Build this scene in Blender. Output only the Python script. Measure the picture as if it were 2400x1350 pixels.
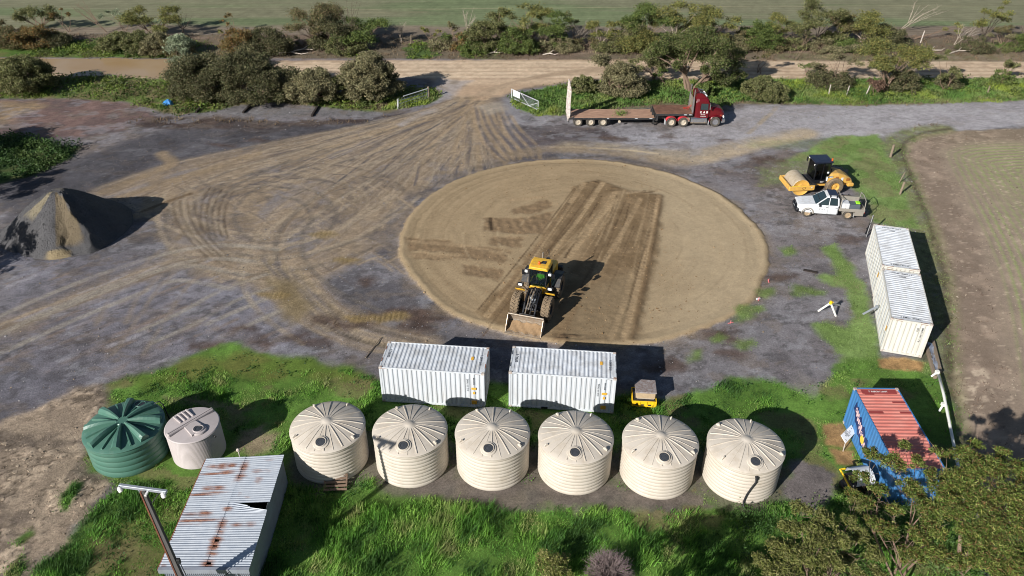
import bpy, bmesh, math, random
import numpy as np
from mathutils import Vector, Matrix, Euler

for _o in list(bpy.data.objects): bpy.data.objects.remove(_o)
scene = bpy.context.scene
COL = scene.collection
R = math.radians
PI = math.pi

# ---------------------------------------------------------------- camera (drone, about 31 m up)
F, PIT, ROLL, HC = 1844.544, 0.58925386, 0.00412934, 31.234
_fw = np.array([0, math.cos(PIT), -math.sin(PIT)])
_rt = np.array([1., 0, 0])
_up = np.array([0, math.sin(PIT), math.cos(PIT)])
_r2 = _rt*math.cos(ROLL) + _up*math.sin(ROLL)
_u2 = -_rt*math.sin(ROLL) + _up*math.cos(ROLL)
cam_d = bpy.data.cameras.new('camera'); cam = bpy.data.objects.new('camera', cam_d); COL.objects.link(cam)
cam_d.sensor_width = 36; cam_d.lens = F/2400*36; cam_d.clip_end = 3000; cam_d.clip_start = .5
cam.matrix_world = Matrix(((_r2[0], _u2[0], -_fw[0], 0), (_r2[1], _u2[1], -_fw[1], 0), (_r2[2], _u2[2], -_fw[2], HC), (0, 0, 0, 1)))
scene.camera = cam

# ---------------------------------------------------------------- light
SUN_AZ, SUN_EL = 43.3 + 180, 26.0          # compass from +Y towards +X, of the sun itself
world = bpy.data.worlds.new('World'); scene.world = world; world.use_nodes = True
_nt = world.node_tree; _nt.nodes.clear()
_sky = _nt.nodes.new('ShaderNodeTexSky'); _sky.sky_type = 'NISHITA'; _sky.sun_disc = False
_sky.sun_elevation = R(SUN_EL); _sky.sun_rotation = R(SUN_AZ)
_sky.air_density = 1.0; _sky.dust_density = .6; _sky.ozone_density = 1.5
_bg = _nt.nodes.new('ShaderNodeBackground'); _bg.inputs['Strength'].default_value = .05
_wo = _nt.nodes.new('ShaderNodeOutputWorld')
_nt.links.new(_sky.outputs[0], _bg.inputs[0]); _nt.links.new(_bg.outputs[0], _wo.inputs[0])
sun_d = bpy.data.lights.new('sun', 'SUN'); sun_d.energy = 5.0; sun_d.angle = R(.53); sun_d.color = (1, .965, .915)
sun = bpy.data.objects.new('sun', sun_d); COL.objects.link(sun)
_sd = Vector((math.sin(R(SUN_AZ))*math.cos(R(SUN_EL)), math.cos(R(SUN_AZ))*math.cos(R(SUN_EL)), math.sin(R(SUN_EL))))
sun.rotation_euler = _sd.to_track_quat('Z', 'Y').to_euler(); sun.location = _sd*200
scene.view_settings.view_transform = 'Standard'; scene.view_settings.look = 'None'
scene.view_settings.exposure = .45; scene.view_settings.gamma = 1; scene.view_settings.use_curve_mapping = False
scene.render.engine = 'CYCLES'
scene.cycles.max_bounces = 6; scene.cycles.filter_width = 1.0

# ---------------------------------------------------------------- helpers
def g(u, v, z=0.):
    d = _fw + (u-1200)/F*_r2 + (675-v)/F*_u2
    t = (z-HC)/d[2]
    return Vector((d[0]*t, d[1]*t, z))
def aty(u, v, y):
    d = _fw + (u-1200)/F*_r2 + (675-v)/F*_u2
    t = y/d[1]
    return Vector((d[0]*t, y, HC+d[2]*t))
def lin(c):
    a = np.asarray(c, float)/255
    return np.where(a <= .04045, a/12.92, ((a+.055)/1.055)**2.4)

class MB:
    def __init__(s): s.v = []; s.f = []
    def add(s, vs, fs, m=None):
        b = len(s.v)
        if m is not None: vs = [m @ Vector(p) for p in vs]
        s.v += [tuple(p) for p in vs]; s.f += [tuple(i+b for i in q) for q in fs]
        return s
    def box(s, c, d, rot=(0, 0, 0), m=None):
        x, y, z = d[0]/2, d[1]/2, d[2]/2
        M = Matrix.Translation(c) @ Euler(rot).to_matrix().to_4x4()
        if m is not None: M = m @ M
        return s.add([(a*x, b*y, e*z) for e in (-1, 1) for b in (-1, 1) for a in (-1, 1)],
              [(0, 2, 3, 1), (4, 5, 7, 6), (0, 1, 5, 4), (2, 6, 7, 3), (0, 4, 6, 2), (1, 3, 7, 5)], M)
    def hexa(s, lo, hi):      # two quads (bottom ccw, top ccw)
        return s.add(list(lo)+list(hi), [(3, 2, 1, 0), (4, 5, 6, 7)] + [(i, (i+1) % 4, 4+(i+1) % 4, 4+i) for i in range(4)])
    def cyl(s, p0, p1, r0, r1=None, n=12, caps=True):
        r1 = r0 if r1 is None else r1
        p0 = Vector(p0); p1 = Vector(p1); d = (p1-p0)
        if d.length < 1e-6: return s
        q = d.to_track_quat('Z', 'Y').to_matrix()
        vs = []
        for p, r in ((p0, r0), (p1, r1)):
            vs += [p + q @ Vector((r*math.cos(2*PI*i/n), r*math.sin(2*PI*i/n), 0)) for i in range(n)]
        fs = [(i, (i+1) % n, n+(i+1) % n, n+i) for i in range(n)]
        if caps: fs += [tuple(range(n-1, -1, -1)), tuple(range(n, 2*n))]
        return s.add(vs, fs)
    def tube(s, pts, r, n=6):
        pts = [Vector(p) for p in pts]; rs = r if isinstance(r, (list, tuple)) else [r]*len(pts)
        b = []; ref = None
        for i, p in enumerate(pts):
            d = (pts[min(i+1, len(pts)-1)]-pts[max(i-1, 0)]).normalized()
            if ref is None: ref = d.orthogonal().normalized()
            ref = (ref - d*ref.dot(d)).normalized(); o = d.cross(ref)
            b += [p + (ref*math.cos(2*PI*k/n)+o*math.sin(2*PI*k/n))*rs[i] for k in range(n)]
        fs = []
        for i in range(len(pts)-1):
            for k in range(n): fs.append((i*n+k, i*n+(k+1) % n, (i+1)*n+(k+1) % n, (i+1)*n+k))
        L = (len(pts)-1)*n
        fs += [tuple(range(n-1, -1, -1)), tuple(range(L, L+n))]
        return s.add(b, fs)
    def lathe(s, prof, n=32, axis='z', c=(0, 0, 0), a0=0, a1=2*PI):   # prof: (r, h)
        full = abs(a1-a0-2*PI) < 1e-6; m = n if full else n+1
        vs = []
        for r, h in prof:
            for i in range(m):
                a = a0+(a1-a0)*i/n; x, y = r*math.cos(a), r*math.sin(a)
                p = (x, y, h) if axis == 'z' else ((x, h, y) if axis == 'y' else (h, x, y))
                vs.append((p[0]+c[0], p[1]+c[1], p[2]+c[2]))
        fs = []
        for j in range(len(prof)-1):
            for i in range(n):
                k = (i+1) % m; q = (j*m+i, j*m+k, (j+1)*m+k, (j+1)*m+i)
                fs.append(q if axis != 'y' else q[::-1])
        return s.add(vs, fs)
    def prism(s, poly, h0, h1, plane='xy', m=None):
        n = len(poly)
        def P(a, b, h): return (a, b, h) if plane == 'xy' else ((a, h, b) if plane == 'xz' else (h, a, b))
        vs = [P(a, b, h0) for a, b in poly]+[P(a, b, h1) for a, b in poly]
        return s.add(vs, [tuple(range(n-1, -1, -1)), tuple(range(n, 2*n))]+[(i, (i+1) % n, n+(i+1) % n, n+i) for i in range(n)], m)
    def loft(s, secs, close=True, caps=True):
        n = len(secs[0]); vs = [p for q in secs for p in q]; fs = []
        for j in range(len(secs)-1):
            for i in range(n if close else n-1): fs.append((j*n+i, j*n+(i+1) % n, (j+1)*n+(i+1) % n, (j+1)*n+i))
        if caps: fs += [tuple(range(n-1, -1, -1)), tuple(range((len(secs)-1)*n, len(secs)*n))]
        return s.add(vs, fs)
    def mesh(s, name, bevel=0, recalc=True, segs=1):
        me = bpy.data.meshes.new(name); me.from_pydata(s.v, [], s.f)
        if recalc or bevel:
            bm = bmesh.new(); bm.from_mesh(me)
            if recalc: bmesh.ops.recalc_face_normals(bm, faces=bm.faces)
            if bevel:
                bmesh.ops.remove_doubles(bm, verts=bm.verts, dist=1e-5)
                es = [e for e in bm.edges if len(e.link_faces) == 2 and e.calc_face_angle(0) > .5]
                bmesh.ops.bevel(bm, geom=es, offset=bevel, segments=segs, affect='EDGES', clamp_overlap=True)
            bm.to_mesh(me); bm.free()
        return me

def link(name, me, m=None, parent=None, loc=None, rot=None, smooth=None):
    o = bpy.data.objects.new(name, me); COL.objects.link(o)
    if m is not None and me is not None and not me.materials: me.materials.append(m)
    if parent is not None: o.parent = parent
    if loc is not None: o.location = loc
    if rot is not None: o.rotation_euler = rot
    if smooth:
        me.polygons.foreach_set('use_smooth', [True]*len(me.polygons))
        if smooth is not True:
            me.set_sharp_from_angle(angle=smooth)
    return o
def obj(name, mb, m, parent=None, loc=None, rot=None, bevel=0, smooth=None, recalc=True, segs=1):
    return link(name, mb.mesh(name, bevel, recalc, segs), m, parent, loc, rot, smooth)
def tag(o, label, cat, group=None):
    o['label'] = label; o['category'] = cat
    if group: o['group'] = group
    return o
def kind(o, k='structure'): o['kind'] = k; return o
def thing(name, label, cat, loc=(0, 0, 0), yaw=0, group=None):
    o = bpy.data.objects.new(name, None); COL.objects.link(o); o.location = loc; o.rotation_euler = (0, 0, yaw)
    o.empty_display_size = .3
    return tag(o, label, cat, group)
def copy_tree(o, parent=None):
    c = o.copy(); COL.objects.link(c)
    if parent is not None: c.parent = parent
    for ch in [x for x in bpy.data.objects if x.parent == o]: copy_tree(ch, c)
    return c

_text_cache = {}
def text_mb(s, size, extr=.004, font_shear=0):
    cu = bpy.data.curves.new('t', 'FONT'); cu.body = s; cu.size = size; cu.align_x = 'CENTER'; cu.align_y = 'CENTER'; cu.extrude = extr
    cu.resolution_u = 2; cu.shear = font_shear; cu.offset = size*.012
    o = bpy.data.objects.new('t', cu); COL.objects.link(o)
    dg = bpy.context.evaluated_depsgraph_get(); me = bpy.data.meshes.new_from_object(o.evaluated_get(dg))
    bpy.data.objects.remove(o); bpy.data.curves.remove(cu)
    return me
def text(name, s, size, m, parent, loc, X, Y, extr=.004):
    """flat lettering: X = reading direction, Y = up direction of the letters"""
    me = text_mb(s, size, extr); me.materials.clear()
    X = Vector(X).normalized(); Y = Vector(Y).normalized(); Z = X.cross(Y)
    o = link(name, me, m, parent)
    o.matrix_local = Matrix.Translation(loc) @ Matrix((X, Y, Z)).transposed().to_4x4()
    return o

# ---------------------------------------------------------------- materials
def nodes(m):
    m.use_nodes = True; nt = m.node_tree; nt.nodes.clear()
    out = nt.nodes.new('ShaderNodeOutputMaterial'); b = nt.nodes.new('ShaderNodeBsdfPrincipled')
    nt.links.new(b.outputs[0], out.inputs[0]); return nt, b
def N(nt, t, **k):
    n = nt.nodes.new(t)
    for a, b in k.items():
        if a == 'i':
            for q, w in b.items(): n.inputs[q].default_value = w
        else: setattr(n, a, b)
    return n
def mixc(nt, fac, a, b, mode='MIX'):
    n = nt.nodes.new('ShaderNodeMix'); n.data_type = 'RGBA'; n.blend_type = mode
    for s, val in ((n.inputs[0], fac), (n.inputs[6], a), (n.inputs[7], b)):
        if isinstance(val, bpy.types.NodeSocket): nt.links.new(val, s)
        elif isinstance(val, (int, float)): s.default_value = val
        else: s.default_value = (*val, 1)
    return n.outputs[2]
def maprange(nt, val, a, b, c, d):
    n = N(nt, 'ShaderNodeMapRange', i={1: a, 2: b, 3: c, 4: d}); nt.links.new(val, n.inputs[0]); return n.outputs[0]
def noise(nt, vec, scale, detail=4, rough=.55, dist=0):
    n = N(nt, 'ShaderNodeTexNoise', i={'Scale': scale, 'Detail': detail, 'Roughness': rough, 'Distortion': dist}); nt.links.new(vec, n.inputs['Vector']); return n.outputs[0]
def mat(name, rgb, rough=.6, metal=0., var=.12, scale=2.5, dust=None, dustamt=.35, bump=0., bscale=30, spec=.5, stretch=(1, 1, 1)):
    m = bpy.data.materials.new(name); nt, b = nodes(m)
    tc = N(nt, 'ShaderNodeTexCoord'); oi = N(nt, 'ShaderNodeObjectInfo'); va = N(nt, 'ShaderNodeVectorMath', operation='ADD'); vm_ = N(nt, 'ShaderNodeMath', operation='MULTIPLY', i={1: 61.}); nt.links.new(oi.outputs['Random'], vm_.inputs[0]); nt.links.new(tc.outputs['Object'], va.inputs[0]); nt.links.new(vm_.outputs[0], va.inputs[1]); vec = va.outputs[0]
    if stretch != (1, 1, 1):
        mp = N(nt, 'ShaderNodeMapping', i={'Scale': stretch}); nt.links.new(vec, mp.inputs[0]); vec = mp.outputs[0]
    c = tuple(lin(rgb))
    n1 = noise(nt, vec, scale, 5, .6)
    f = maprange(nt, n1, .25, .75, 1-var, 1+var); vr_ = N(nt, 'ShaderNodeMath', operation='MULTIPLY'); nt.links.new(f, vr_.inputs[0]); nt.links.new(maprange(nt, oi.outputs['Random'], 0, 1, .95, 1.04), vr_.inputs[1]); f = vr_.outputs[0]
    cc = mixc(nt, 1., c, N_rgb(nt, f), 'MULTIPLY')
    if dust is not None:
        n2 = noise(nt, vec, scale*1.7, 6, .65)
        geo = N(nt, 'ShaderNodeNewGeometry'); sx = N(nt, 'ShaderNodeSeparateXYZ'); nt.links.new(geo.outputs['Normal'], sx.inputs[0])
        upf = maprange(nt, sx.outputs[2], -.2, 1, .6, 1.)
        fac = maprange(nt, n2, .62-dustamt*.5, .85-dustamt*.35, 0, min(1, .25+dustamt))
        mm = N(nt, 'ShaderNodeMath', operation='MULTIPLY'); nt.links.new(fac, mm.inputs[0]); nt.links.new(upf, mm.inputs[1])
        cc = mixc(nt, mm.outputs[0], cc, tuple(lin(dust)))
    nt.links.new(cc, b.inputs['Base Color'])
    b.inputs['Roughness'].default_value = rough; b.inputs['Metallic'].default_value = metal
    b.inputs['Specular IOR Level'].default_value = spec
    if bump:
        n3 = noise(nt, vec, bscale, 3, .6)
        bp = N(nt, 'ShaderNodeBump', i={'Strength': bump, 'Distance': .02}); nt.links.new(n3, bp.inputs['Height']); nt.links.new(bp.outputs[0], b.inputs['Normal'])
    return m
def N_rgb(nt, f):
    n = N(nt, 'ShaderNodeCombineColor')
    for i in range(3): nt.links.new(f, n.inputs[i])
    return n.outputs[0]
def attr_mat(name, rough=.8, transl=0., fine=0., fscale=20, attr='col', spec=.3, bump=0., bdist=.05, metal=0):
    m = bpy.data.materials.new(name); nt, b = nodes(m)
    a = N(nt, 'ShaderNodeAttribute', attribute_name=attr); cc = a.outputs['Color']
    if fine or bump:
        tc = N(nt, 'ShaderNodeTexCoord')
    if fine:
        nn = noise(nt, tc.outputs['Object'], fscale, 5, .7)
        cc = mixc(nt, 1., cc, N_rgb(nt, maprange(nt, nn, .25, .75, 1-fine, 1+fine)), 'MULTIPLY')
    nt.links.new(cc, b.inputs['Base Color']); b.inputs['Roughness'].default_value = rough
    b.inputs['Specular IOR Level'].default_value = spec; b.inputs['Metallic'].default_value = metal
    if bump:
        n3 = noise(nt, tc.outputs['Object'], fscale*.6, 4, .65)
        bp = N(nt, 'ShaderNodeBump', i={'Strength': bump, 'Distance': bdist}); nt.links.new(n3, bp.inputs['Height']); nt.links.new(bp.outputs[0], b.inputs['Normal'])
    if transl:
        out = [n for n in nt.nodes if n.type == 'OUTPUT_MATERIAL'][0]
        t = N(nt, 'ShaderNodeBsdfTranslucent'); nt.links.new(cc, t.inputs[0])
        mx = N(nt, 'ShaderNodeMixShader', i={0: transl}); nt.links.new(b.outputs[0], mx.inputs[1]); nt.links.new(t.outputs[0], mx.inputs[2]); nt.links.new(mx.outputs[0], out.inputs[0])
    return m
def glass_mat(name, rgb=(40, 55, 60), rough=.05):
    m = bpy.data.materials.new(name); nt, b = nodes(m)
    b.inputs['Base Color'].default_value = (*lin(rgb), 1); b.inputs['Roughness'].default_value = rough; b.inputs['Specular IOR Level'].default_value = .9
    return m
def clear_glass(name):
    m = bpy.data.materials.new(name); nt, b = nodes(m); out = [n for n in nt.nodes if n.type == 'OUTPUT_MATERIAL'][0]
    t = N(nt, 'ShaderNodeBsdfTransparent', i={0: (.62, .74, .74, 1)}); gl = N(nt, 'ShaderNodeBsdfGlossy', i={'Roughness': .05})
    mx = N(nt, 'ShaderNodeMixShader', i={0: .18}); nt.links.new(t.outputs[0], mx.inputs[1]); nt.links.new(gl.outputs[0], mx.inputs[2]); nt.links.new(mx.outputs[0], out.inputs[0])
    return m

# numpy value noise
def _hash(ix, iy, seed):
    h = (ix.astype(np.int64)*374761393 + iy.astype(np.int64)*668265263 + seed*974634777) & 0xffffffff
    h = ((h ^ (h >> 13))*1274126177) & 0xffffffff
    return ((h ^ (h >> 16)) & 0xffff)/65535.
def vnoise(x, y, seed=0):
    x0 = np.floor(x); y0 = np.floor(y); fx = x-x0; fy = y-y0
    fx = fx*fx*(3-2*fx); fy = fy*fy*(3-2*fy)
    a = _hash(x0, y0, seed); b = _hash(x0+1, y0, seed); c = _hash(x0, y0+1, seed); d = _hash(x0+1, y0+1, seed)
    return (a*(1-fx)+b*fx)*(1-fy)+(c*(1-fx)+d*fx)*fy
def fbm(x, y, s=1., oct=4, seed=0, gain=.5):
    t = 0; a = 1; n = 0
    for i in range(oct):
        t = t+a*vnoise(x*s+i*17.3, y*s-i*9.1, seed+i*31); n += a; a *= gain; s *= 2.03
    return t/n
def sstep(a, b, x):
    t = np.clip((x-a)/(b-a), 0, 1); return t*t*(3-2*t)
def fast_mesh(name, V, Fq, colors=None, nv=4):
    """V (n,3) float, Fq (m,nv) int"""
    me = bpy.data.meshes.new(name); me.vertices.add(len(V)); me.vertices.foreach_set('co', np.ascontiguousarray(V, np.float32).ravel())
    m = len(Fq); me.loops.add(m*nv); me.loops.foreach_set('vertex_index', np.ascontiguousarray(Fq, np.int32).ravel())
    me.polygons.add(m); me.polygons.foreach_set('loop_start', np.arange(0, m*nv, nv, dtype=np.int32))
    try: me.polygons.foreach_set('loop_total', np.full(m, nv, np.int32))
    except Exception: pass
    me.update(calc_edges=True)
    if colors is not None:
        at = me.attributes.new('col', 'FLOAT_COLOR', 'POINT')
        c4 = np.ones((len(V), 4), np.float32); c4[:, :3] = colors; at.data.foreach_set('color', c4.ravel())
    return me
# ================================================================ GROUND
def graded(segs):
    out = [segs[0][0]]
    for a, b, s0, s1 in segs:
        x = a
        while x < b-1e-6:
            t = (x-a)/(b-a); x = min(b, x+s0+(s1-s0)*t); out.append(x)
    return np.array(out)
xs_r = graded([(0, 24, .132, .132), (24, 40, .16, .20), (40, 90, .22, .8), (90, 900, 1.5, 90)])
xs = np.concatenate([-xs_r[:0:-1], xs_r])
ys = graded([(-60, 14, 8, 1.2), (14, 21, .7, .17), (21, 36, .155, .14), (36, 70, .125, .125), (70, 86, .14, .22), (86, 136, .24, .5), (136, 1500, .8, 120)])
X, Y = np.meshgrid(xs, ys); ny, nx = X.shape
C = np.zeros((ny, nx, 3)); Zg = np.zeros((ny, nx)); GR = np.zeros((ny, nx)); WD = np.zeros((ny, nx)); DR = np.zeros((ny, nx)); CL = np.zeros((ny, nx), np.int8)
def W2(p): q = g(*p); return (q.x, q.y)
def slc(x0, x1, y0, y1):
    return (slice(max(0, np.searchsorted(ys, y0)-1), np.searchsorted(ys, y1)+1), slice(max(0, np.searchsorted(xs, x0)-1), np.searchsorted(xs, x1)+1))
def seg_d2(px, py, a, b):
    dx, dy = b[0]-a[0], b[1]-a[1]; L = dx*dx+dy*dy+1e-12
    t = np.clip(((px-a[0])*dx+(py-a[1])*dy)/L, 0, 1)
    return (px-a[0]-t*dx)**2+(py-a[1]-t*dy)**2
def poly_sdf(pts, x, y):
    ins = np.zeros(x.shape, bool); d = np.full(x.shape, 1e9)
    for i in range(len(pts)):
        a, b = pts[i], pts[(i+1) % len(pts)]
        d = np.minimum(d, seg_d2(x, y, a, b))
        c = ((a[1] > y) != (b[1] > y)) & (x < (b[0]-a[0])*(y-a[1])/((b[1]-a[1]) or 1e-9)+a[0]); ins ^= c
    d = np.sqrt(d); return np.where(ins, d, -d)
def region(px, soft=.4, warp=.8, ws=.45, seed=1, world=False):
    pts = px if world else [W2(p) for p in px]
    ax = [p[0] for p in pts]; ay = [p[1] for p in pts]; e = soft+warp+.5
    s = slc(min(ax)-e, max(ax)+e, min(ay)-e, max(ay)+e); x, y = X[s], Y[s]
    if warp:
        x = x+warp*2*(fbm(x, y, ws, 4, seed, .6)-.5); y = y+warp*2*(fbm(x, y, ws, 4, seed+50, .6)-.5)
    return s, sstep(-soft, soft, poly_sdf(pts, x, y))
def col(rgb): return lin(rgb)
def put(s, m, rgb, var=.1, sc=1.2, seed=3, rgb2=None, stretch=None):
    x, y = X[s], Y[s]
    if stretch:
        a, k = stretch; ca, sa = math.cos(a), math.sin(a); x, y = (x*ca+y*sa)*k, -x*sa+y*ca
    n = fbm(x, y, sc, 4, seed)
    c = col(rgb)[None, None]*(1+var*2*(n[..., None]-.5)*2)
    if rgb2 is not None:
        n2 = sstep(.38, .62, fbm(x, y, sc*.5, 4, seed+7)); c = c*(1-n2[..., None])+col(rgb2)*n2[..., None]
    C[s] = C[s]*(1-m[..., None])+c*m[..., None]
def smooth_line(pts, n=10):
    pts = [np.array(p, float) for p in pts]
    if len(pts) < 3:
        return [pts[0]+(pts[-1]-pts[0])*t for t in np.linspace(0, 1, 6)]
    P = [2*pts[0]-pts[1]]+pts+[2*pts[-1]-pts[-2]]; out = []
    for i in range(1, len(P)-2):
        for t in np.linspace(0, 1, n, endpoint=False):
            out.append(.5*((2*P[i])+(-P[i-1]+P[i+1])*t+(2*P[i-1]-5*P[i]+4*P[i+1]-P[i+2])*t*t+(-P[i-1]+3*P[i]-3*P[i+1]+P[i+2])*t**3))
    out.append(P[-2]); return out
def stroke(pts, w, rgb=None, a=1., soft=.12, seed=1, dz=0., tread=0., px=True, breakup=.5, pitch=.35, var=.1, n=10):
    P = smooth_line([W2(p) for p in pts] if px else pts, n)
    ax = [p[0] for p in P]; ay = [p[1] for p in P]; e = w+soft
    s = slc(min(ax)-e, max(ax)+e, min(ay)-e, max(ay)+e); x, y = X[s], Y[s]
    best = np.full(x.shape, 1e9); arc = np.zeros(x.shape); acc = 0
    for i in range(len(P)-1):
        a_, b_ = P[i], P[i+1]; L = math.hypot(*(b_-a_))
        j0 = slc(min(a_[0], b_[0])-e, max(a_[0], b_[0])+e, min(a_[1], b_[1])-e, max(a_[1], b_[1])+e)
        j = (slice(max(0, j0[0].start-s[0].start), j0[0].stop-s[0].start), slice(max(0, j0[1].start-s[1].start), j0[1].stop-s[1].start))
        d2 = seg_d2(x[j], y[j], a_, b_); better = d2 < best[j]
        best[j] = np.where(better, d2, best[j])
        if tread and L > 0:
            t = ((x[j]-a_[0])*(b_[0]-a_[0])+(y[j]-a_[1])*(b_[1]-a_[1]))/L
            arc[j] = np.where(better, acc+t, arc[j])
        acc += L
    d = np.sqrt(best); m = 1-sstep(w/2-soft, w/2+soft, d)
    if breakup: m = m*(1-breakup+breakup*sstep(.3, .55, fbm(x, y, .9, 4, seed+5)))
    m = m*a
    if rgb is not None:
        c = col(rgb)*(1+var*2*(fbm(x, y, 2.5, 3, seed)[..., None]-.5)*2)
        if tread: c = c*(1+.10*np.sign(np.sin(arc*2*PI/pitch))[..., None])
        C[s] = C[s]*(1-m[..., None])+c*m[..., None]
    Zg[s] += dz*m
    if tread: Zg[s] += tread*m*np.sin(arc*2*PI/pitch)
    return s, m
def offs(pts, d):
    P = [np.array(W2(p)) for p in pts]; out = []
    for i, p in enumerate(P):
        t = P[min(i+1, len(P)-1)]-P[max(i-1, 0)]; t = t/(np.hypot(*t)+1e-9); out.append(p+np.array((-t[1], t[0]))*d)
    return out
def twin(pts, gap, w, rgb, **k):
    seed = k.pop('seed', 1)
    for q, d in enumerate((-gap/2, gap/2)): stroke(offs(pts, d), w, rgb, px=False, seed=seed+q, **k)
ALL = (slice(0, ny), slice(0, nx))

# --- base gravel: patchy blue-grey to dark and brownish
n1 = fbm(X, Y, .09, 4, 11); n2 = fbm(X, Y, .45, 4, 12); n3 = fbm(X, Y, .22, 4, 15)
C[:] = col((118, 112, 113))
t = sstep(.45, .62, n1)[..., None]; C[:] = C*(1-t)+col((96, 92, 95))*t
t = (sstep(.5, .68, n3)*.55)[..., None]; C[:] = C*(1-t)+col((112, 99, 88))*t
t = (sstep(.52, .66, n2)*.5)[..., None]; C[:] = C*(1-t)+col((131, 128, 133))*t
C *= (.82+.36*fbm(X, Y, 1.9, 4, 14, .65))[..., None]
# far / off-screen default: paddock
far = sstep(108, 110.5, Y+1.2*(fbm(X, Y, .2, 3, 21)-.5)*2)
# --- yard zones
s, m = region([(250, 870), (430, 760), (520, 665), (650, 690), (660, 740), (760, 800), (700, 850), (560, 800), (420, 850)], 1.5, 1.5, seed=2); put(s, m*.85, (136, 133, 141), .12, 1.5, rgb2=(120, 117, 124))
s, m = region([(0, 600), (330, 600), (420, 640), (520, 660), (420, 770), (240, 870), (0, 1010)], 1.5, 1.5, seed=5); put(s, m*.7, (108, 104, 110), .14, .5, rgb2=(126, 123, 131), stretch=(.5, .35))
s, m = region([(0, 850), (240, 870), (250, 905), (100, 950), (0, 1000)], 1., 1., seed=6); put(s, m*.7, (98, 95, 102), .15, .6, rgb2=(122, 119, 126), stretch=(.5, .35))
for q in range(14):
    u0 = 60+q*33; stroke([(u0+260, 690+q*4), (u0+120, 770+q*7), (u0-60, 850+q*9)], .5, (88, 82, 84) if q % 3 else (128, 108, 92), a=.5, soft=.5, seed=60+q, breakup=.9)
s, m = region([(300, 330), (420, 300), (640, 298), (820, 290), (960, 272), (860, 300), (700, 338), (500, 372), (330, 425), (230, 452), (140, 470), (0, 490), (0, 420), (120, 395)], .8, 1., seed=7); put(s, m*.92, (80, 77, 82), .12, .7, rgb2=(90, 88, 93))
s, m = region([(330, 372), (450, 330), (560, 345), (640, 350), (520, 395), (420, 420), (310, 430)], 1.2, 1.4, seed=19); put(s, m*.55, (112, 108, 112), .1, .7)
s, m = region([(430, 247), (560, 245), (800, 258), (930, 250), (880, 272), (600, 274), (420, 268)], .6, .7, seed=8); put(s, m, (116, 112, 112), .12, 1.)
s, m = region([(1170, 240), (1230, 250), (1330, 262), (1560, 300), (1760, 250), (2000, 246), (2450, 236), (2450, 292), (2080, 320), (1900, 322), (1750, 350), (1640, 400), (1330, 345), (1220, 350), (1170, 300)], 1., 1.2, seed=9); put(s, m*.9, (152, 148, 150), .1, .5, rgb2=(138, 133, 135), stretch=(0, .3))
s, m = region([(1185, 300), (1330, 283), (1420, 305), (1470, 325), (1380, 340), (1230, 345), (1195, 335)], 1., 1.6, seed=10); put(s, m*.9, (74, 64, 64), .25, 1.2, rgb2=(98, 90, 90), stretch=(0, .35))
s, m = region([(330, 272), (480, 272), (640, 284), (830, 280), (960, 262), (860, 290), (690, 302), (600, 315), (450, 300), (300, 298)], .5, 1.2, seed=11); put(s, m*.9, (66, 52, 46), .3, 1.6, rgb2=(86, 72, 62), stretch=(0, .4)); DR[s] = np.maximum(DR[s], m*.5)
s, m = region([(-60, 240), (200, 228), (320, 243), (370, 275), (300, 305), (200, 322), (0, 330), (-60, 330)], .8, 1., seed=12); put(s, m, (121, 98, 91), .16, 1.1, rgb2=(104, 86, 82)); CL[s][m > .5] = 7
s, m = region([(-60, 238), (90, 238), (110, 250), (50, 268), (0, 300), (-60, 300)], .8, .8, seed=13); put(s, m*.9, (148, 126, 98), .06)
# around the wheel of yard on right side
s, m = region([(1560, 830), (1700, 720), (1830, 560), (1900, 540), (2020, 600), (2020, 840), (1850, 900), (1640, 915), (1560, 930)], 1.5, 1.2, seed=14); put(s, m*.75, (128, 123, 124), .12, .8, rgb2=(112, 105, 105))
s, m = region([(1700, 440), (1850, 460), (2000, 530), (1990, 570), (1850, 560), (1800, 500)], 1.5, 1.2, seed=16); put(s, m*.75, (132, 126, 126), .1, .8, rgb2=(118, 108, 102))
s, m = region([(1600, 395), (1840, 360), (1850, 420), (1800, 450), (1720, 420)], 1.5, 1.2, seed=17); put(s, m*.7, (112, 104, 102), .15, .6, rgb2=(98, 84, 78))
s, m = region([(850, 900), (900, 780), (1060, 770), (1180, 800), (1180, 880)], 1., 1., seed=18); put(s, m*.7, (92, 89, 92), .12, .8)
# sharper patches of dark, pale and brownish stone
yd = 1.*(Y < 90)
for sd_, th_, c_, a_ in ((188, .57, (76, 74, 75), .40), (189, .59, (146, 144, 147), .36), (190, .59, (112, 99, 87), .42), (191, .62, (64, 60, 60), .45)):
    t = (yd*sstep(th_, th_+.05, fbm(X*.8+Y*.3, Y*1.2-X*.2, .6 if sd_ != 191 else 1.3, 5, sd_, .68))*a_)[..., None]; C[:] = C*(1-t)+col(c_)*t
C *= np.where(Y[..., None] < 92, np.array([.93, .95, .97]), 1.)
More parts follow.
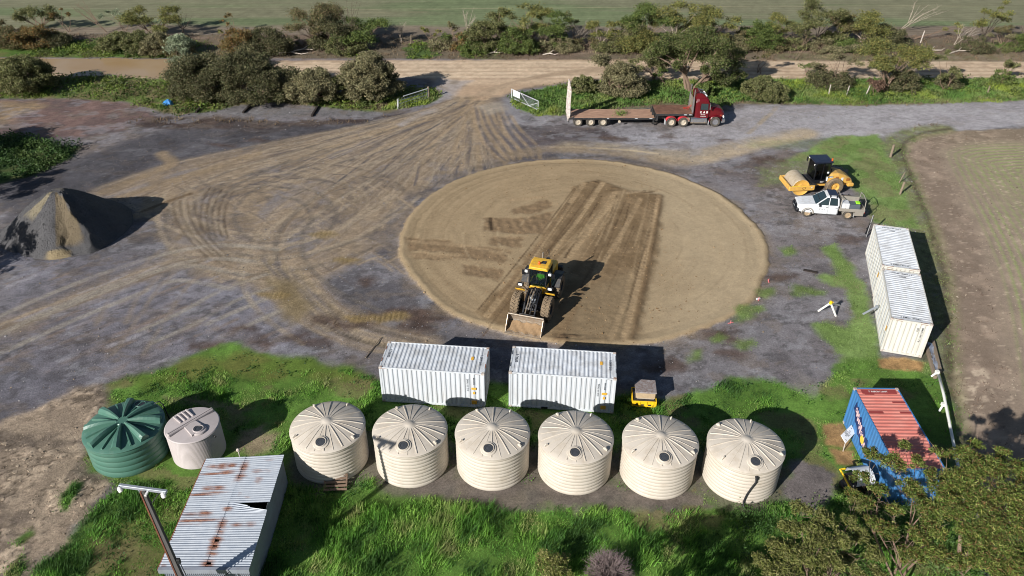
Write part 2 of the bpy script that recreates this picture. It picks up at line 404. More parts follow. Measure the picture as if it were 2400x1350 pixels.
# --- sand carried over the yard, streaked along the vehicle paths
ex, ey = W2((1115, 215))
s, m = region([(1010, 195), (1330, 165), (1300, 200), (1215, 210), (1160, 240), (1185, 300), (1195, 350), (1150, 380), (1060, 410), (970, 470), (930, 540), (860, 570), (760, 620), (680, 720), (610, 660), (520, 640), (420, 590), (395, 530), (330, 500), (235, 450), (330, 420), (500, 372), (700, 335), (860, 300), (980, 268), (1050, 235)], 1.2, 1.6, .35, seed=20)
x, y = X[s], Y[s]; ang = np.arctan2(x-ex, y-ey); rad = np.hypot(x-ex, y-ey)
cx, cy = W2((600, 470)); r2 = np.hypot(x-cx, y-cy); near = 1-sstep(6, 13, r2)
st = fbm(ang*42, rad*.10, 1, 4, 22); st2 = fbm(r2*2.2, np.arctan2(x-cx, y-cy)*1.5, 1, 4, 23); st3 = fbm(x, y, .35, 4, 24); st4 = fbm((x*.9+y*.44)*.25, (y*.9-x*.44)*1.6, 1, 4, 29); st5 = fbm(ang*150, rad*.22, 1, 3, 32)*(1-near)+fbm(r2*6.5, np.arctan2(x-cx, y-cy)*3, 1, 3, 33)*near
mixn = (st*(1-near)+st2*near)*.34+st3*.24+st4*.16+st5*.26
core = sstep(.40, .54, mixn+.10*(1-sstep(3, 26, rad)))
put(s, m*(.50+.50*core), (140, 123, 102), .15, 1.6, rgb2=(124, 109, 92)); C[s] *= (1+.30*(st5-.5)*m)[..., None]
t = m*sstep(.56, .66, fbm(x, y, .3, 4, 27))*.55*sstep(10, 16, rad); put(s, t, (124, 120, 122), .1)
s, m = region([(300, 330), (420, 300), (640, 298), (820, 290), (960, 272), (860, 300), (700, 338), (500, 372), (330, 425), (230, 452), (140, 470), (0, 490), (0, 420), (120, 395)], .8, 1., seed=7); put(s, m*.6, (60, 58, 61), .2, 1.4, rgb2=(76, 74, 77))
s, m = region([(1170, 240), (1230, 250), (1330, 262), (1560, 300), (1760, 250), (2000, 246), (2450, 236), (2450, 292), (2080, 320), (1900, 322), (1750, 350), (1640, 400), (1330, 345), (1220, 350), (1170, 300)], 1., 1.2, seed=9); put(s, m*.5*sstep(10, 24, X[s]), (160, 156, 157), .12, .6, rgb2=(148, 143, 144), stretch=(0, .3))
rr = random.Random(5)
for q, (P, w_) in enumerate([([(1110, 230), (990, 275), (840, 325), (640, 372), (470, 415), (330, 470)], 3.2), ([(1120, 235), (1010, 300), (850, 390), (700, 470), (620, 560), (640, 660)], 2.6), ([(1140, 250), (1090, 320), (960, 420), (830, 540), (720, 620), (610, 640)], 2.6), ([(1100, 232), (930, 290), (760, 320), (560, 360), (400, 395), (240, 450)], 2.4), ([(600, 600), (650, 680), (740, 750), (860, 800), (1010, 815)], 1.8), ([(700, 620), (760, 700), (860, 765), (1000, 800)], 1.5), ([(420, 590), (520, 640), (620, 650), (740, 640), (880, 570)], 2.2), ([(640, 610), (480, 600), (340, 640), (180, 700), (0, 770)], 2.2), ([(1150, 260), (1160, 320), (1180, 372)], 2.2)]):
    stroke(P, w_, (142, 125, 104), a=.62, soft=.7, seed=1800+q, breakup=.5)
    for k in range(7):
        d_ = rr.uniform(-w_*.5, w_*.5); stroke(offs(P, d_), rr.uniform(.10, .3), (150, 134, 113) if k % 2 else (110, 94, 78), a=rr.uniform(.35, .75), px=False, soft=.06, seed=1850+q*9+k, breakup=.65, dz=-.012, tread=.01 if k % 3 == 0 else 0)
for q in range(170):    # fine tyre streaks out of the gateway
    a = rr.uniform(0, 1); tu, tv = (560+a*640, 380+a*5+rr.uniform(-45, 70)); c1 = (1020+a*110, 266+rr.uniform(-14, 14)); light = rr.random() < .72
    f0 = rr.uniform(0, .85); p0 = (1105+rr.uniform(-30, 40), 232); q0 = (p0[0]+(c1[0]-p0[0])*f0, p0[1]+(c1[1]-p0[1])*f0)
    stroke([q0, ((tu+c1[0])/2+rr.uniform(-30, 30), (tv+c1[1])/2+rr.uniform(-8, 4)), (tu, tv)], rr.uniform(.10, .24), (150, 135, 115) if light else (84, 79, 82), a=rr.uniform(.4, .9), soft=.05, seed=1100+q, breakup=.8, n=5)
for q in range(90):     # scuffs across the middle
    u0, v0 = rr.uniform(380, 900), rr.uniform(390, 620); L_ = rr.uniform(30, 110); sl = rr.choice((-.45, -.3, .5, .65, .1))
    stroke([(u0, v0), (u0+L_*.5, v0+L_*.5*sl-3), (u0+L_, v0+L_*sl)], rr.uniform(.10, .3), (152, 134, 110) if q % 2 else (94, 86, 82), a=rr.uniform(.4, .85), soft=.06, seed=1300+q, breakup=.8, n=5)
for q in range(60):
    u0, v0 = rr.uniform(0, 560), rr.uniform(640, 860); L_ = rr.uniform(60, 170)
    stroke([(u0+L_, v0-L_*.34), (u0+L_*.5, v0-L_*.12), (u0, v0+L_*.06)], rr.uniform(.12, .4), rr.choice(((150, 146, 150), (88, 84, 88), (124, 108, 96), (84, 78, 80))), a=rr.uniform(.3, .65), soft=.1, seed=1400+q, breakup=.85, n=5)
for q in range(46):     # tracks fanning out of the gateway
    a = rr.uniform(0, 1); tu, tv = (640+a*560, 345+a*30+rr.uniform(-10, 40)); c1 = (1040+a*80, 262+rr.uniform(-8, 8))
    light = rr.random() < .8
    stroke([(1105+rr.uniform(-25, 35), 228+rr.uniform(-8, 8)), c1, ((tu+c1[0])/2+rr.uniform(-10, 10), (tv+c1[1])/2-4+rr.uniform(-4, 4)), (tu, tv)], rr.uniform(.25, .6), (150, 130, 104) if light else (82, 76, 78), a=rr.uniform(.3, .6), soft=.12, seed=100+q, dz=-.015, tread=.012 if q % 3 == 0 else 0, breakup=.8)
for q in range(7):
    twin([(1130+q*6, 250), (1140+q*9, 300), (1165+q*12, 345), (1200+q*7, 372)], 1.9, .4, (148, 128, 102) if q % 2 == 0 else (92, 86, 88), a=.7, seed=150+q, breakup=.6, dz=-.01)
for q, P in enumerate([[(980, 272), (760, 345), (560, 405), (440, 470), (430, 560), (540, 622), (720, 612), (880, 560), (945, 500)], [(1060, 300), (900, 360), (700, 410), (520, 440), (470, 500), (520, 570), (640, 590), (780, 560), (900, 500), (960, 455)], [(860, 310), (640, 360), (450, 420), (400, 500), (450, 590), (600, 640), (760, 640)], [(1010, 330), (820, 430), (700, 520), (680, 600), (740, 680), (860, 740), (1000, 780)], [(960, 350), (760, 470), (640, 560), (600, 640), (640, 720), (740, 790)], [(330, 470), (420, 520), (540, 560), (680, 560), (800, 510), (920, 430)], [(700, 380), (560, 450), (520, 520), (580, 580), (700, 570), (760, 510), (720, 460), (640, 450)]]):
    twin(P, 2.0, .42, (152, 137, 116) if q % 3 else (102, 94, 86), a=.6, seed=1950+3*q, breakup=.6, dz=-.015, tread=.014, soft=.07)
for q in range(26):     # turning circles in the middle left
    a0 = rr.uniform(0, 6.28); rr_ = rr.uniform(2.5, 11); L = rr.uniform(.6, 2.0)
    cc_ = (cx+rr.uniform(-2, 2), cy+rr.uniform(-1.5, 1.5))
    P = [(cc_[0]+rr_*1.25*math.cos(a0+L*k/6), cc_[1]+rr_*.8*math.sin(a0+L*k/6)) for k in range(7)]
    stroke(P, rr.uniform(.12, .3), (150, 134, 112) if q % 3 else (100, 90, 82), a=rr.uniform(.25, .6), px=False, seed=200+q, dz=-.02, tread=.02 if q % 2 else 0, breakup=.6)
for q in range(5):      # dark scuffed arcs near the heap
    P = [(470+q*14+(2.2*(k-3))**2*.5, 440+k*22+q*2) for k in range(6)]
    stroke(P, .16, (78, 66, 55), a=.85, seed=240+q, dz=-.03, breakup=.5)
for q in range(4):
    P = [(405+q*17+k*k*3.2, 470+k*26) for k in range(6)]
    stroke(P, .16, (84, 72, 60), a=.8, seed=250+q, dz=-.03, breakup=.5)
for q, P in enumerate([[(240, 452), (330, 415), (400, 385), (380, 360)], [(450, 452), (390, 470), (320, 505)], [(260, 470), (420, 420), (600, 360)]]):
    stroke(P, 1.2, (140, 121, 96), a=.8, soft=.4, seed=270+q)
stroke([(445, 455), (390, 474), (335, 496)], .45, (98, 80, 60), a=.8, dz=.06, seed=274, breakup=.2)
# sweeping truck tracks to the lower left
for q, (P, gap, w) in enumerate([([(640, 600), (520, 590), (410, 605), (250, 655), (100, 715), (-30, 775)], 2.0, .5), ([(560, 660), (420, 640), (300, 680), (150, 740), (-30, 820)], 2.0, .5), ([(640, 655), (540, 690), (440, 745), (340, 790)], 1.9, .4), ([(660, 705), (580, 740), (500, 775)], 2.0, .45), ([(400, 590), (340, 650), (290, 700), (260, 760)], 1.9, .35), ([(460, 620), (400, 680), (360, 740), (300, 830)], 1.9, .35)]):
    twin(P, gap, w, (148, 140, 127) if q < 4 else (130, 118, 106), a=.6, seed=300+3*q, breakup=.6, dz=-.015, tread=.012)
for q in range(7):
    P = [(600+q*16, 600+q*6), (680+q*20, 690+q*8), (760+q*16, 760+q*6), (860+q*20, 800+q*3)]
    stroke(P, rr.uniform(.3, .6), (142, 126, 102) if q % 2 == 0 else (104, 97, 95), a=.75, seed=330+q, dz=-.015, tread=.012, breakup=.5)
s, m = region([(630, 650), (700, 665), (720, 720), (690, 760), (640, 720)], .6, .8, seed=30); put(s, m*.85, (124, 108, 78), .15)
# dead weed patches
for q, (u, v, a, b) in enumerate([(760, 745, 1.0, .5), (830, 760, 1.3, .6), (960, 735, 2.0, .8), (1000, 750, 1.5, .7), (985, 770, 1.2, .5), (560, 770, 1.2, .5), (480, 810, 1.5, .6), (610, 800, .8, .4), (870, 745, .8, .4), (700, 790, 1, .4), (740, 800, 1.2, .5), (860, 660, .9, .5), (1560, 855, 1.4, .7), (1690, 790, 1.2, .8), (1720, 830, 1.0, .6), (1830, 650, 1.6, .5), (2000, 560, 1.6, .5), (520, 340, 1.2, .4), (600, 330, 1.0, .4), (1440, 325, 1.5, .5), (1700, 330, 1., .4), (1800, 375, 2., .8), (1560, 320, 1, .4)]):
    c = W2((u, v)); P = [(c[0]+a*math.cos(k*.7), c[1]+b*math.sin(k*.7)) for k in range(9)]
    s, m = region(P, .5, .8, .9, seed=400+q, world=True); put(s, m*.8, (78, 62, 54), .3, 2.)
    DR[s] = np.maximum(DR[s], m*.35)
for q, (u, v) in enumerate([(905, 745), (930, 742), (845, 742), (640, 690), (815, 610), (760, 550)]):
    c = W2((u, v)); P = [(c[0]+1.1*math.cos(k*.7), c[1]+.5*math.sin(k*.7)) for k in range(9)]
    s, m = region(P, .4, .5, .9, seed=430+q, world=True); put(s, m*.8, (132, 112, 72), .15, 2.); Zg[s] += .03*m*np.sin(X[s]*18)
# --- road
s, m = region([(-400, 134), (430, 141), (640, 143), (1000, 141), (1200, 140), (1650, 136), (1900, 137), (2200, 136), (3200, 130), (3200, 190), (2400, 182), (1900, 184), (1650, 187), (1400, 185), (1330, 192), (1230, 206), (1180, 225), (1060, 225), (1010, 186), (960, 182), (780, 184), (660, 178), (400, 186), (180, 182), (-400, 170)], .5, .5, seed=40)
put(s, m, (186, 160, 132), .07, .5, rgb2=(172, 144, 116), stretch=(0, .08)); CL[s][m > .5] = 2
for q in range(16):
    v = 144+q*2.7+rr.uniform(-1.5, 1.5); light = q % 3
    stroke([(640, v), (1000, v-1), (1300, v-1.5), (1700, v-1.5), (2100, v-1), (2600, v-2)], .5, (206, 186, 158) if light else (150, 122, 100), a=.55, soft=.25, seed=450+q, breakup=.7, n=3)
for q in range(12):
    k = q*4; stroke([(1115+k*.6, 232), (1135+k, 212-k*.12), (1220+k, 190-k*.3), (1340+k, 174-k*.3), (1600, 163-k*.2)], .5, (176, 152, 124) if q % 2 else (146, 122, 98), a=.6, soft=.25, seed=470+q, breakup=.6)
s, m = region([(1030, 183), (1105, 188), (1075, 210), (1055, 232), (1000, 245), (985, 238), (1020, 215), (1010, 200)], .6, .6, seed=41); put(s, m*.85, (150, 146, 148), .12, 1.2, rgb2=(128, 120, 112))
s, m = region([(1180, 225), (1215, 212), (1330, 196), (1300, 206), (1235, 222), (1205, 250), (1230, 268), (1185, 270)], .5, .5, seed=42); put(s, m*.85, (122, 120, 124), .1, 1.2)
s, m = region([(1120, 248), (1170, 240), (1190, 258), (1150, 270)], .5, .8, seed=43); put(s, m*.7, (150, 140, 126), .15)
stroke([(940, 292), (985, 268), (1020, 258)], .8, (148, 142, 140), a=.8, soft=.3, seed=44)
# sandy edge strip beside the truck lane and above the pad
stroke([(1330, 345), (1420, 348), (1540, 361), (1640, 362), (1760, 338), (1890, 312)], 2.6, (150, 136, 114), a=.8, soft=.6, seed=45)
stroke([(1290, 345), (1370, 346), (1470, 352), (1540, 360)], .35, (188, 170, 140), a=.9, soft=.12, seed=46, breakup=.2)
stroke([(1540, 372), (1640, 376), (1760, 345), (1890, 314)], 1.7, (168, 150, 124), a=.8, soft=.5, seed=47)
stroke([(1200, 362), (1290, 350), (1400, 352), (1520, 372), (1600, 385)], 1.8, (128, 112, 92), a=.7, soft=.5, seed=48)
for q, (u, v) in enumerate([(1805, 268), (1780, 290)]):
    stroke([(u-25, v+22), (u, v), (u+16, v-18)], .5, (150, 136, 116), a=.6, seed=49+q)
# --- the round sand pad
PCX, PCY, PR = 5.55, 54.35, 14.35
pang = np.arctan2(Y-PCY, X-PCX); prad = np.hypot(X-PCX, Y-PCY)+.45*(fbm(np.cos(pang)*3, np.sin(pang)*3, 1.5, 3, 77)-.5)+.25*(fbm(X, Y, 1.6, 3, 79)-.5)
s = slc(PCX-18, PCX+18, PCY-18, PCY+18); pr_ = prad[s]; pa = pang[s]; x, y = X[s], Y[s]
m = 1-sstep(PR-.05, PR+.12, pr_)
roll_ = .6*fbm(pr_*1.1, pa*2.2, 1, 4, 70)+.4*fbm(pr_*3.2, pa*1.6, 1, 4, 78)
put(s, m, (154, 132, 102), .05, 1.1); C[s] *= (1+(.34*(roll_-.5)*m))[..., None]
t = m*sstep(.5, .64, fbm(x, y, .16, 3, 71))*.4; put(s, t, (143, 124, 95), .05)
t = m*sstep(.52, .62, fbm(pr_*3, pa*1.2, 1, 3, 72))*.25; put(s, t, (166, 143, 111), .04)
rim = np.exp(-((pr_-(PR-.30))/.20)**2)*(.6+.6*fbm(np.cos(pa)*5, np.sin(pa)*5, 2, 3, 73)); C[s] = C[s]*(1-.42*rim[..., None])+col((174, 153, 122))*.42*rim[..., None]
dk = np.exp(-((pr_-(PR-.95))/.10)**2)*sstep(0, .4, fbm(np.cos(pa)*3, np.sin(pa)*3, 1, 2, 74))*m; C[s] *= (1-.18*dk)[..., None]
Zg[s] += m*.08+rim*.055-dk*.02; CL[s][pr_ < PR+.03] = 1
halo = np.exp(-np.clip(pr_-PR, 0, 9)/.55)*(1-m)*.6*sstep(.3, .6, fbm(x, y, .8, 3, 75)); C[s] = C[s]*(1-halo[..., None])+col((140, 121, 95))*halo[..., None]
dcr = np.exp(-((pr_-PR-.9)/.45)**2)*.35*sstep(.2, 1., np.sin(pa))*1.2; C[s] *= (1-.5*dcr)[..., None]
for q, rad_ in enumerate([13.0, 12.4, 11.6, 10.9, 10.0, 9.1, 8.2, 7.0]):
    a0 = -1.2+q*.2; P = [(PCX+rad_*math.cos(a0+k*.16), PCY+rad_*math.sin(a0+k*.16)) for k in range(16)]
    stroke(P, .3, (166, 143, 112) if q % 2 else (142, 119, 90), a=.5, px=False, seed=480+q, breakup=.8, tread=.006 if q % 2 else 0)
    a0 = 2.0+q*.12; P = [(PCX+rad_*math.cos(a0+k*.14), PCY+rad_*math.sin(a0+k*.14)) for k in range(14)]
    stroke(P, .3, (168, 146, 115) if q % 2 == 0 else (140, 117, 89), a=.45, px=False, seed=490+q, breakup=.8, tread=.01)
dry = (1-sstep(PR-.6, PR, pr_))*sstep(1, 9, x-PCX+4*(fbm(x, y, .25, 3, 84)-.5)); put(s, dry*.6, (176, 159, 132), .06, 1.4)  # 'dry' is only the mask for a side-to-side brightness gradient painted into the sand colour
# freshly spread runs
s, m = region([(1345, 440), (1400, 424), (1480, 450), (1552, 458), (1540, 600), (1490, 800), (1320, 808), (1130, 750), (1112, 735), (1190, 660), (1290, 530)], .35, .35, 1.2, seed=80)
put(s, m*.97, (130, 105, 76), .12, 2.2, rgb2=(118, 94, 66)); Zg[s] += m*(.05+.05*(fbm(X[s], Y[s], 5, 2, 81)-.5))
s, m = region([(1440, 445), (1470, 452), (1330, 640), (1290, 800), (1240, 780), (1300, 620)], .3, .3, 1, seed=82); put(s, m*.75, (150, 125, 94), .06)
s, m = region([(1330, 700), (1480, 640), (1500, 800), (1330, 806)], .8, .6, .6, seed=83); put(s, m*.6, (139, 120, 93), .06)
for q, (a, b, w, c_, dz) in enumerate([((1368, 432), (1140, 745), .6, (160, 134, 101), -.03), ((1412, 432), (1290, 600), .55, (164, 138, 104), -.03), ((1440, 455), (1330, 610), .5, (160, 134, 101), -.03), ((1345, 445), (1120, 730), .14, (84, 63, 44), .0), ((1395, 440), (1130, 790), .12, (92, 70, 50), .0), ((1446, 460), (1390, 600), .12, (92, 70, 50), .0), ((1475, 480), (1440, 580), .14, (88, 66, 46), 0), ((1550, 462), (1480, 800), .35, (118, 94, 68), .06), ((1540, 470), (1460, 800), .5, (158, 132, 100), -.02), ((1500, 470), (1400, 640), .5, (156, 130, 98), -.02), ((1480, 640), (1430, 800), .5, (152, 128, 97), -.02), ((1330, 480), (1170, 700), .4, (126, 100, 72), .05), ((1470, 455), (1545, 448), .5, (158, 134, 104), .02), ((1445, 470), (1350, 560), .45, (162, 137, 104), -.02), ((1390, 620), (1310, 800), .5, (126, 101, 73), .03)]):
    stroke([a, ((a[0]+b[0])/2+4, (a[1]+b[1])/2), b], w*.85, c_, a=.85, seed=500+q, dz=dz, tread=.012 if w > .4 else 0, breakup=.35, soft=.045)
for q, (poly_, ph) in enumerate([([(1140, 512), (1230, 512), (1300, 498), (1272, 552), (1200, 548), (1138, 540)], 1.2), ([(1150, 556), (1230, 558), (1215, 582), (1145, 575)], .5), ([(955, 560), (1060, 566), (1050, 590), (960, 590)], .45), ([(1050, 572), (1200, 590), (1185, 618), (1060, 606)], .45), ([(965, 595), (1050, 600), (1060, 612), (970, 608)], .4), ([(1085, 622), (1185, 632), (1170, 662), (1085, 642)], .6), ([(1205, 490), (1280, 470), (1295, 482), (1260, 500), (1200, 505)], .5)]):
    s, m = region(poly_, .2, .35, 1.3, seed=520+q); put(s, m*.8, (124, 98, 72), .16, 3.)
    Zg[s] += m*(.012*np.sin(X[s]*2*PI/ph*1.6+Y[s]*2)+.10*(fbm(X[s], Y[s], 4.2, 3, 530+q)-.5)-.02)
for q, P in enumerate([[(955, 568), (1060, 575), (1190, 596)], [(960, 600), (1060, 608), (1185, 622)], [(1200, 470), (1290, 462)], [(985, 590), (1080, 600)]]):
    stroke(P, .5, (160, 134, 102), a=.7, seed=545+q, tread=.012, pitch=.3, dz=.01, breakup=.4)
stroke([(1150, 512), (1152, 540)], .25, (50, 36, 26), a=.9, seed=560, dz=-.05, breakup=.1)
for q in range(34):
    e0 = rr.uniform(0, 1); p0 = (1350+e0*190+rr.uniform(-4, 4), 436+rr.uniform(0, 120)); L_ = rr.uniform(.2, .8); k = (1125+e0*360, 745+e0*50); p1 = (p0[0]+(k[0]-p0[0])*L_, p0[1]+(k[1]-p0[1])*L_)
    stroke([p0, p1], rr.uniform(.06, .16), rr.choice(((88, 66, 46), (160, 136, 104), (104, 80, 56), (150, 126, 95))), a=rr.uniform(.4, .9), soft=.04, seed=1600+q, dz=rr.choice((-.02, .03)), breakup=.7)
for q in range(40):
    rad_ = rr.uniform(4, 13.8); a0 = rr.uniform(-1.4, 1.0) if q % 3 else rr.uniform(1.8, 3.9); P = [(PCX+rad_*math.cos(a0+k*.09), PCY+rad_*math.sin(a0+k*.09)) for k in range(rr.randint(4, 12))]
    stroke(P, rr.uniform(.06, .2), (172, 151, 120) if q % 2 else (134, 114, 88), a=rr.uniform(.25, .55), px=False, soft=.05, seed=1700+q, breakup=.8)
for q in range(30):
    u, v = rr.choice([(1385, 428), (1440, 447), (1512, 455), (1310, 800), (1325, 790)]); u += rr.uniform(-16, 16); v += rr.uniform(-4, 4)
    c = W2((u, v)); stroke([c, (c[0]+rr.uniform(.1, .6), c[1]+rr.uniform(-.2, .2))], .12, (92, 70, 50), a=.8, px=False, dz=.06, seed=570+q, breakup=0)
# --- right-hand paddock with sown rows following the fence
EDGE = [(140., 79.5), (62., 77.2), (50., 76.6), (44.5, 76.), (41., 74.6), (38.6, 72.3), (36.9, 67), (33.9, 55.0), (31.2, 46.8), (27.6, 38.4), (24.9, 31.5), (21.5, 20.), (16., 0.), (8, -40)]
s, m = region(EDGE+[(900., -40.), (900., 79.5)], .35, .7, .6, seed=90, world=True); x, y = X[s], Y[s]
put(s, m, (124, 109, 96), .10, 1.3, rgb2=(117, 103, 92)); tg = m*sstep(4, 9, np.hypot(x-70, (y-60)*.8)*0+x-36)*sstep(40, 55, y)*.5; put(s, tg, (112, 112, 78), .08, .6); CL[s][m > .5] = 4
dd = np.full(x.shape, 1e9); P = smooth_line(EDGE, 6)
for i in range(len(P)-1): dd = np.minimum(dd, seg_d2(x, y, P[i], P[i+1]))
dd = np.sqrt(dd); rows = .5+.5*np.sin(2*PI*dd/.62+.6*(fbm(x, y, .5, 2, 91)-.5))
gfac = m*sstep(3.0, 5.0, dd)*(.45+.75*sstep(.25, .5, fbm(x, y, .12, 3, 92)))*sstep(.55, .95, rows)*sstep(28, 44, y)*(1-sstep(55, 66, x))
C[s] = C[s]*(1-.95*gfac[..., None])+col((104, 124, 62))*.95*gfac[..., None]
Zg[s] += m*.03*rows*sstep(3, 4, dd)
t = m*(1-sstep(2.2, 4.2, dd+1.5*(fbm(x, y, .5, 3, 93)-.5)))*.7; put(s, t, (122, 104, 92), .28, 1.5, rgb2=(100, 84, 74)); DR[s] = np.maximum(DR[s], t*.8)
spk = m*sstep(.76, .82, fbm(x, y, 3.6, 2, 94))*.35; C[s] = C[s]*(1-spk[..., None])+col((176, 158, 140))*spk[..., None]
s2, m2 = region([(2220, 860), (2290, 850), (2340, 900), (2300, 960), (2250, 960)], .5, 1., .8, seed=95); x2, y2 = X[s2], Y[s2]
t = m2*sstep(.58, .66, fbm(x2, y2, 3.4, 2, 96)); C[s2] = C[s2]*(1-.5*t[..., None])+col((176, 162, 142))*.5*t[..., None]
E2 = [(p[0]-.9*(1 if p[1] < 73 else .3), p[1]+(.6 if p[1] >= 73 else 0)) for p in EDGE[3:11]]
s, m = stroke(E2, 2.6, (104, 106, 66), a=.85, soft=.5, px=False, seed=97, breakup=.35, var=.25); GR[s] = np.maximum(GR[s], m*.5); DR[s] = np.maximum(DR[s], m*.55)
stroke([(p[0]+.7, p[1]) for p in E2], .5, (74, 64, 50), a=.7, soft=.25, px=False, seed=98, breakup=.5)
# --- the big paddock beyond the road
s = slc(-900, 900, 96, 1500); x, y = X[s], Y[s]
edge_ = 109.6+.012*x+1.6*(fbm(x, y, .15, 3, 101)-.5)
mf = sstep(-.6, .6, y-edge_); MFF = np.zeros((ny, nx)); MFF[s] = mf; put(s, mf, (116, 103, 90), .08, .4, rgb2=(110, 97, 86), stretch=(0, .12)); CL[s][mf > .5] = 3
gf = mf*(1-sstep(900, 901, y))*sstep(.35, .55, (y-edge_)/9+.5*(fbm(x, y*2, .12, 3, 102)-.5)); put(s, gf, (96, 108, 76), .07, .5, rgb2=(110, 109, 86), stretch=(0, .10)); C[s] *= (1+mf*(.5*(fbm(x*.9, y*.7, 1.1, 4, 105, .7)-.5)+.22*(fbm(x*.06, y*.5, 1, 3, 106)-.5)))[..., None]
C[s] *= (1+.10*mf*np.sin(2*PI*(y+.004*x)/1.05)*(1-sstep(135, 160, y)))[..., None]
stroke([(700, 24), (1150, 20), (1500, 17), (2000, 14), (2420, 16)], .35, (142, 132, 104), a=.6, seed=103, n=3, breakup=.5)
stroke([(760, 31), (1000, 28)], .3, (140, 128, 100), a=.4, seed=104, n=3)
# --- far verge between road and paddock
s = slc(-300, 300, 95, 112); x, y = X[s], Y[s]
mv = sstep(98.3, 99.1, y+.9*(fbm(x, y, .4, 3, 111)-.5))*(1-MFF[s])
put(s, mv, (120, 104, 90), .2, .8, rgb2=(106, 96, 80), stretch=(0, .4)); CL[s][mv > .5] = 5
DR[s] = np.maximum(DR[s], mv*.55)
lf = mv*(1-sstep(-47, -36, x+5*(fbm(x, y, .2, 3, 112)-.5)))*sstep(97, 99, y)*(1-sstep(104.5, 107, y)); put(s, lf, (78, 104, 46), .2, 1.2, rgb2=(96, 98, 58)); WD[s] = np.maximum(WD[s], lf); DR[s] *= (1-lf)
lf = mv*sstep(.5, .6, fbm(x, y, .25, 3, 113))*sstep(-22, -18, x)*(1-sstep(-8, 2, x))*.9; put(s, lf, (70, 92, 44), .2, 1.2); WD[s] = np.maximum(WD[s], lf)
lf = mv*sstep(38, 42, x)*sstep(.42, .55, fbm(x, y*1.5, .2, 3, 114))*sstep(101.5, 103, y)*(1-sstep(106, 107.5, y)); put(s, lf, (104, 124, 64), .2, 1.2); WD[s] = np.maximum(WD[s], lf*.8)
lf = mv*sstep(30, 34, x)*(1-sstep(101.2, 102.3, y)); put(s, lf*.8, (128, 116, 96), .2, 1.4, rgb2=(112, 108, 80))
# --- near verge
s, m = region([(-400, 168), (150, 178), (395, 184), (480, 210), (660, 215), (790, 215), (930, 205), (1010, 205), (1035, 222), (1000, 245), (900, 262), (800, 255), (640, 240), (560, 246), (500, 262), (430, 268), (380, 262), (330, 250), (280, 236), (100, 230), (-400, 232)], .4, .6, seed=120)
put(s, m, (92, 108, 54), .2, 1., rgb2=(112, 106, 72)); WD[s] = np.maximum(WD[s], m*.8); DR[s] = np.maximum(DR[s], m*.35); CL[s][m > .5] = 5
s, m = region([(930, 228), (1005, 208), (1030, 225), (1000, 243), (900, 258)], .4, .4, seed=121); put(s, m, (88, 128, 48), .12); GR[s] = np.maximum(GR[s], m)
s, m = region([(1200, 218), (1235, 216), (1330, 196), (1420, 190), (1900, 186), (2400, 184), (3000, 184), (3000, 232), (2400, 234), (2000, 246), (1900, 244), (1740, 238), (1680, 250), (1560, 240), (1300, 268), (1250, 270), (1215, 252), (1205, 240)], .4, .5, seed=122)
put(s, m, (92, 124, 58), .2, .8, rgb2=(108, 126, 68)); GR[s] = np.maximum(GR[s], m*.9); WD[s] = np.maximum(WD[s], m*.4); CL[s][m > .5] = 5
s, m = region([(1300, 258), (1560, 232), (1700, 234), (2000, 238), (2400, 228), (2400, 236), (2000, 248), (1740, 243), (1560, 252), (1300, 270)], .4, .6, seed=123); put(s, m*.8, (110, 104, 74), .2, 1.2); DR[s] = np.maximum(DR[s], m*.7)
s, m = region([(1450, 195), (1760, 190), (1780, 222), (1700, 235), (1460, 230)], .8, .9, seed=124); put(s, m*.6, (88, 84, 56), .2, 1.2)
s, m = region([(1680, 0+186), (2400, 184), (2400, 190), (1680, 192)], .3, .3, seed=125); put(s, m*.7, (84, 140, 64), .1)
# weeds at the left edge
s, m = region([(-80, 318), (90, 328), (190, 345), (165, 368), (115, 400), (60, 420), (-80, 450)], .4, .7, seed=126); put(s, m, (54, 76, 38), .2, 1., rgb2=(74, 80, 48)); WD[s] = np.maximum(WD[s], m*1.3); CL[s][m > .5] = 5
# roadside strips of grass in the yard, right side
def grassy(px, soft=.5, warp=.7, seed=1, c1=(116, 138, 80), c2=(104, 126, 68), a=1., gr=1., wd=.0):
    s, m = region(px, soft, warp, .7, seed); put(s, m*a, c1, .14, 1.4, rgb2=c2); GR[s] = np.maximum(GR[s], m*gr); WD[s] = np.maximum(WD[s], m*wd)
    if a > .8: CL[s][m > .5] = 5
grassy([(1930, 335), (1960, 320), (2062, 316), (2072, 345), (2100, 400), (2122, 450), (2150, 535), (2095, 530), (2045, 520), (2040, 470), (2000, 440), (1990, 400), (1920, 372), (1840, 378)], .4, .5, 130)
s, m = region([(1850, 370), (1960, 320), (2070, 316), (2150, 535), (2045, 520), (1990, 400)], .5, .6, .7, 136); t = m*sstep(.5, .62, fbm(X[s], Y[s], .55, 4, 137)); put(s, t*.7, (120, 118, 82), .15, 1.4); GR[s] *= 1-.6*t; DR[s] = np.maximum(DR[s], t*.3)
grassy([(1780, 395), (1850, 375), (1900, 372), (1900, 400), (1840, 430), (1790, 440)], 1., 1., 131, (112, 122, 74), (118, 116, 84), a=.6, gr=.35)
grassy([(1750, 345), (1760, 330), (1950, 325), (1940, 345), (1860, 350)], .8, .8, 132, a=.25, gr=.15)
grassy([(1925, 578), (1965, 572), (1985, 612), (2025, 660), (2050, 760), (2060, 842), (2185, 845), (2205, 890), (2240, 1030), (2100, 1060), (1960, 1000), (1900, 920), (1960, 880), (1975, 830), (1930, 790), (1908, 757), (1940, 750), (1990, 770), (2000, 740), (1985, 680), (1925, 660), (1920, 648), (1965, 640), (1950, 610)], .35, .5, 133)
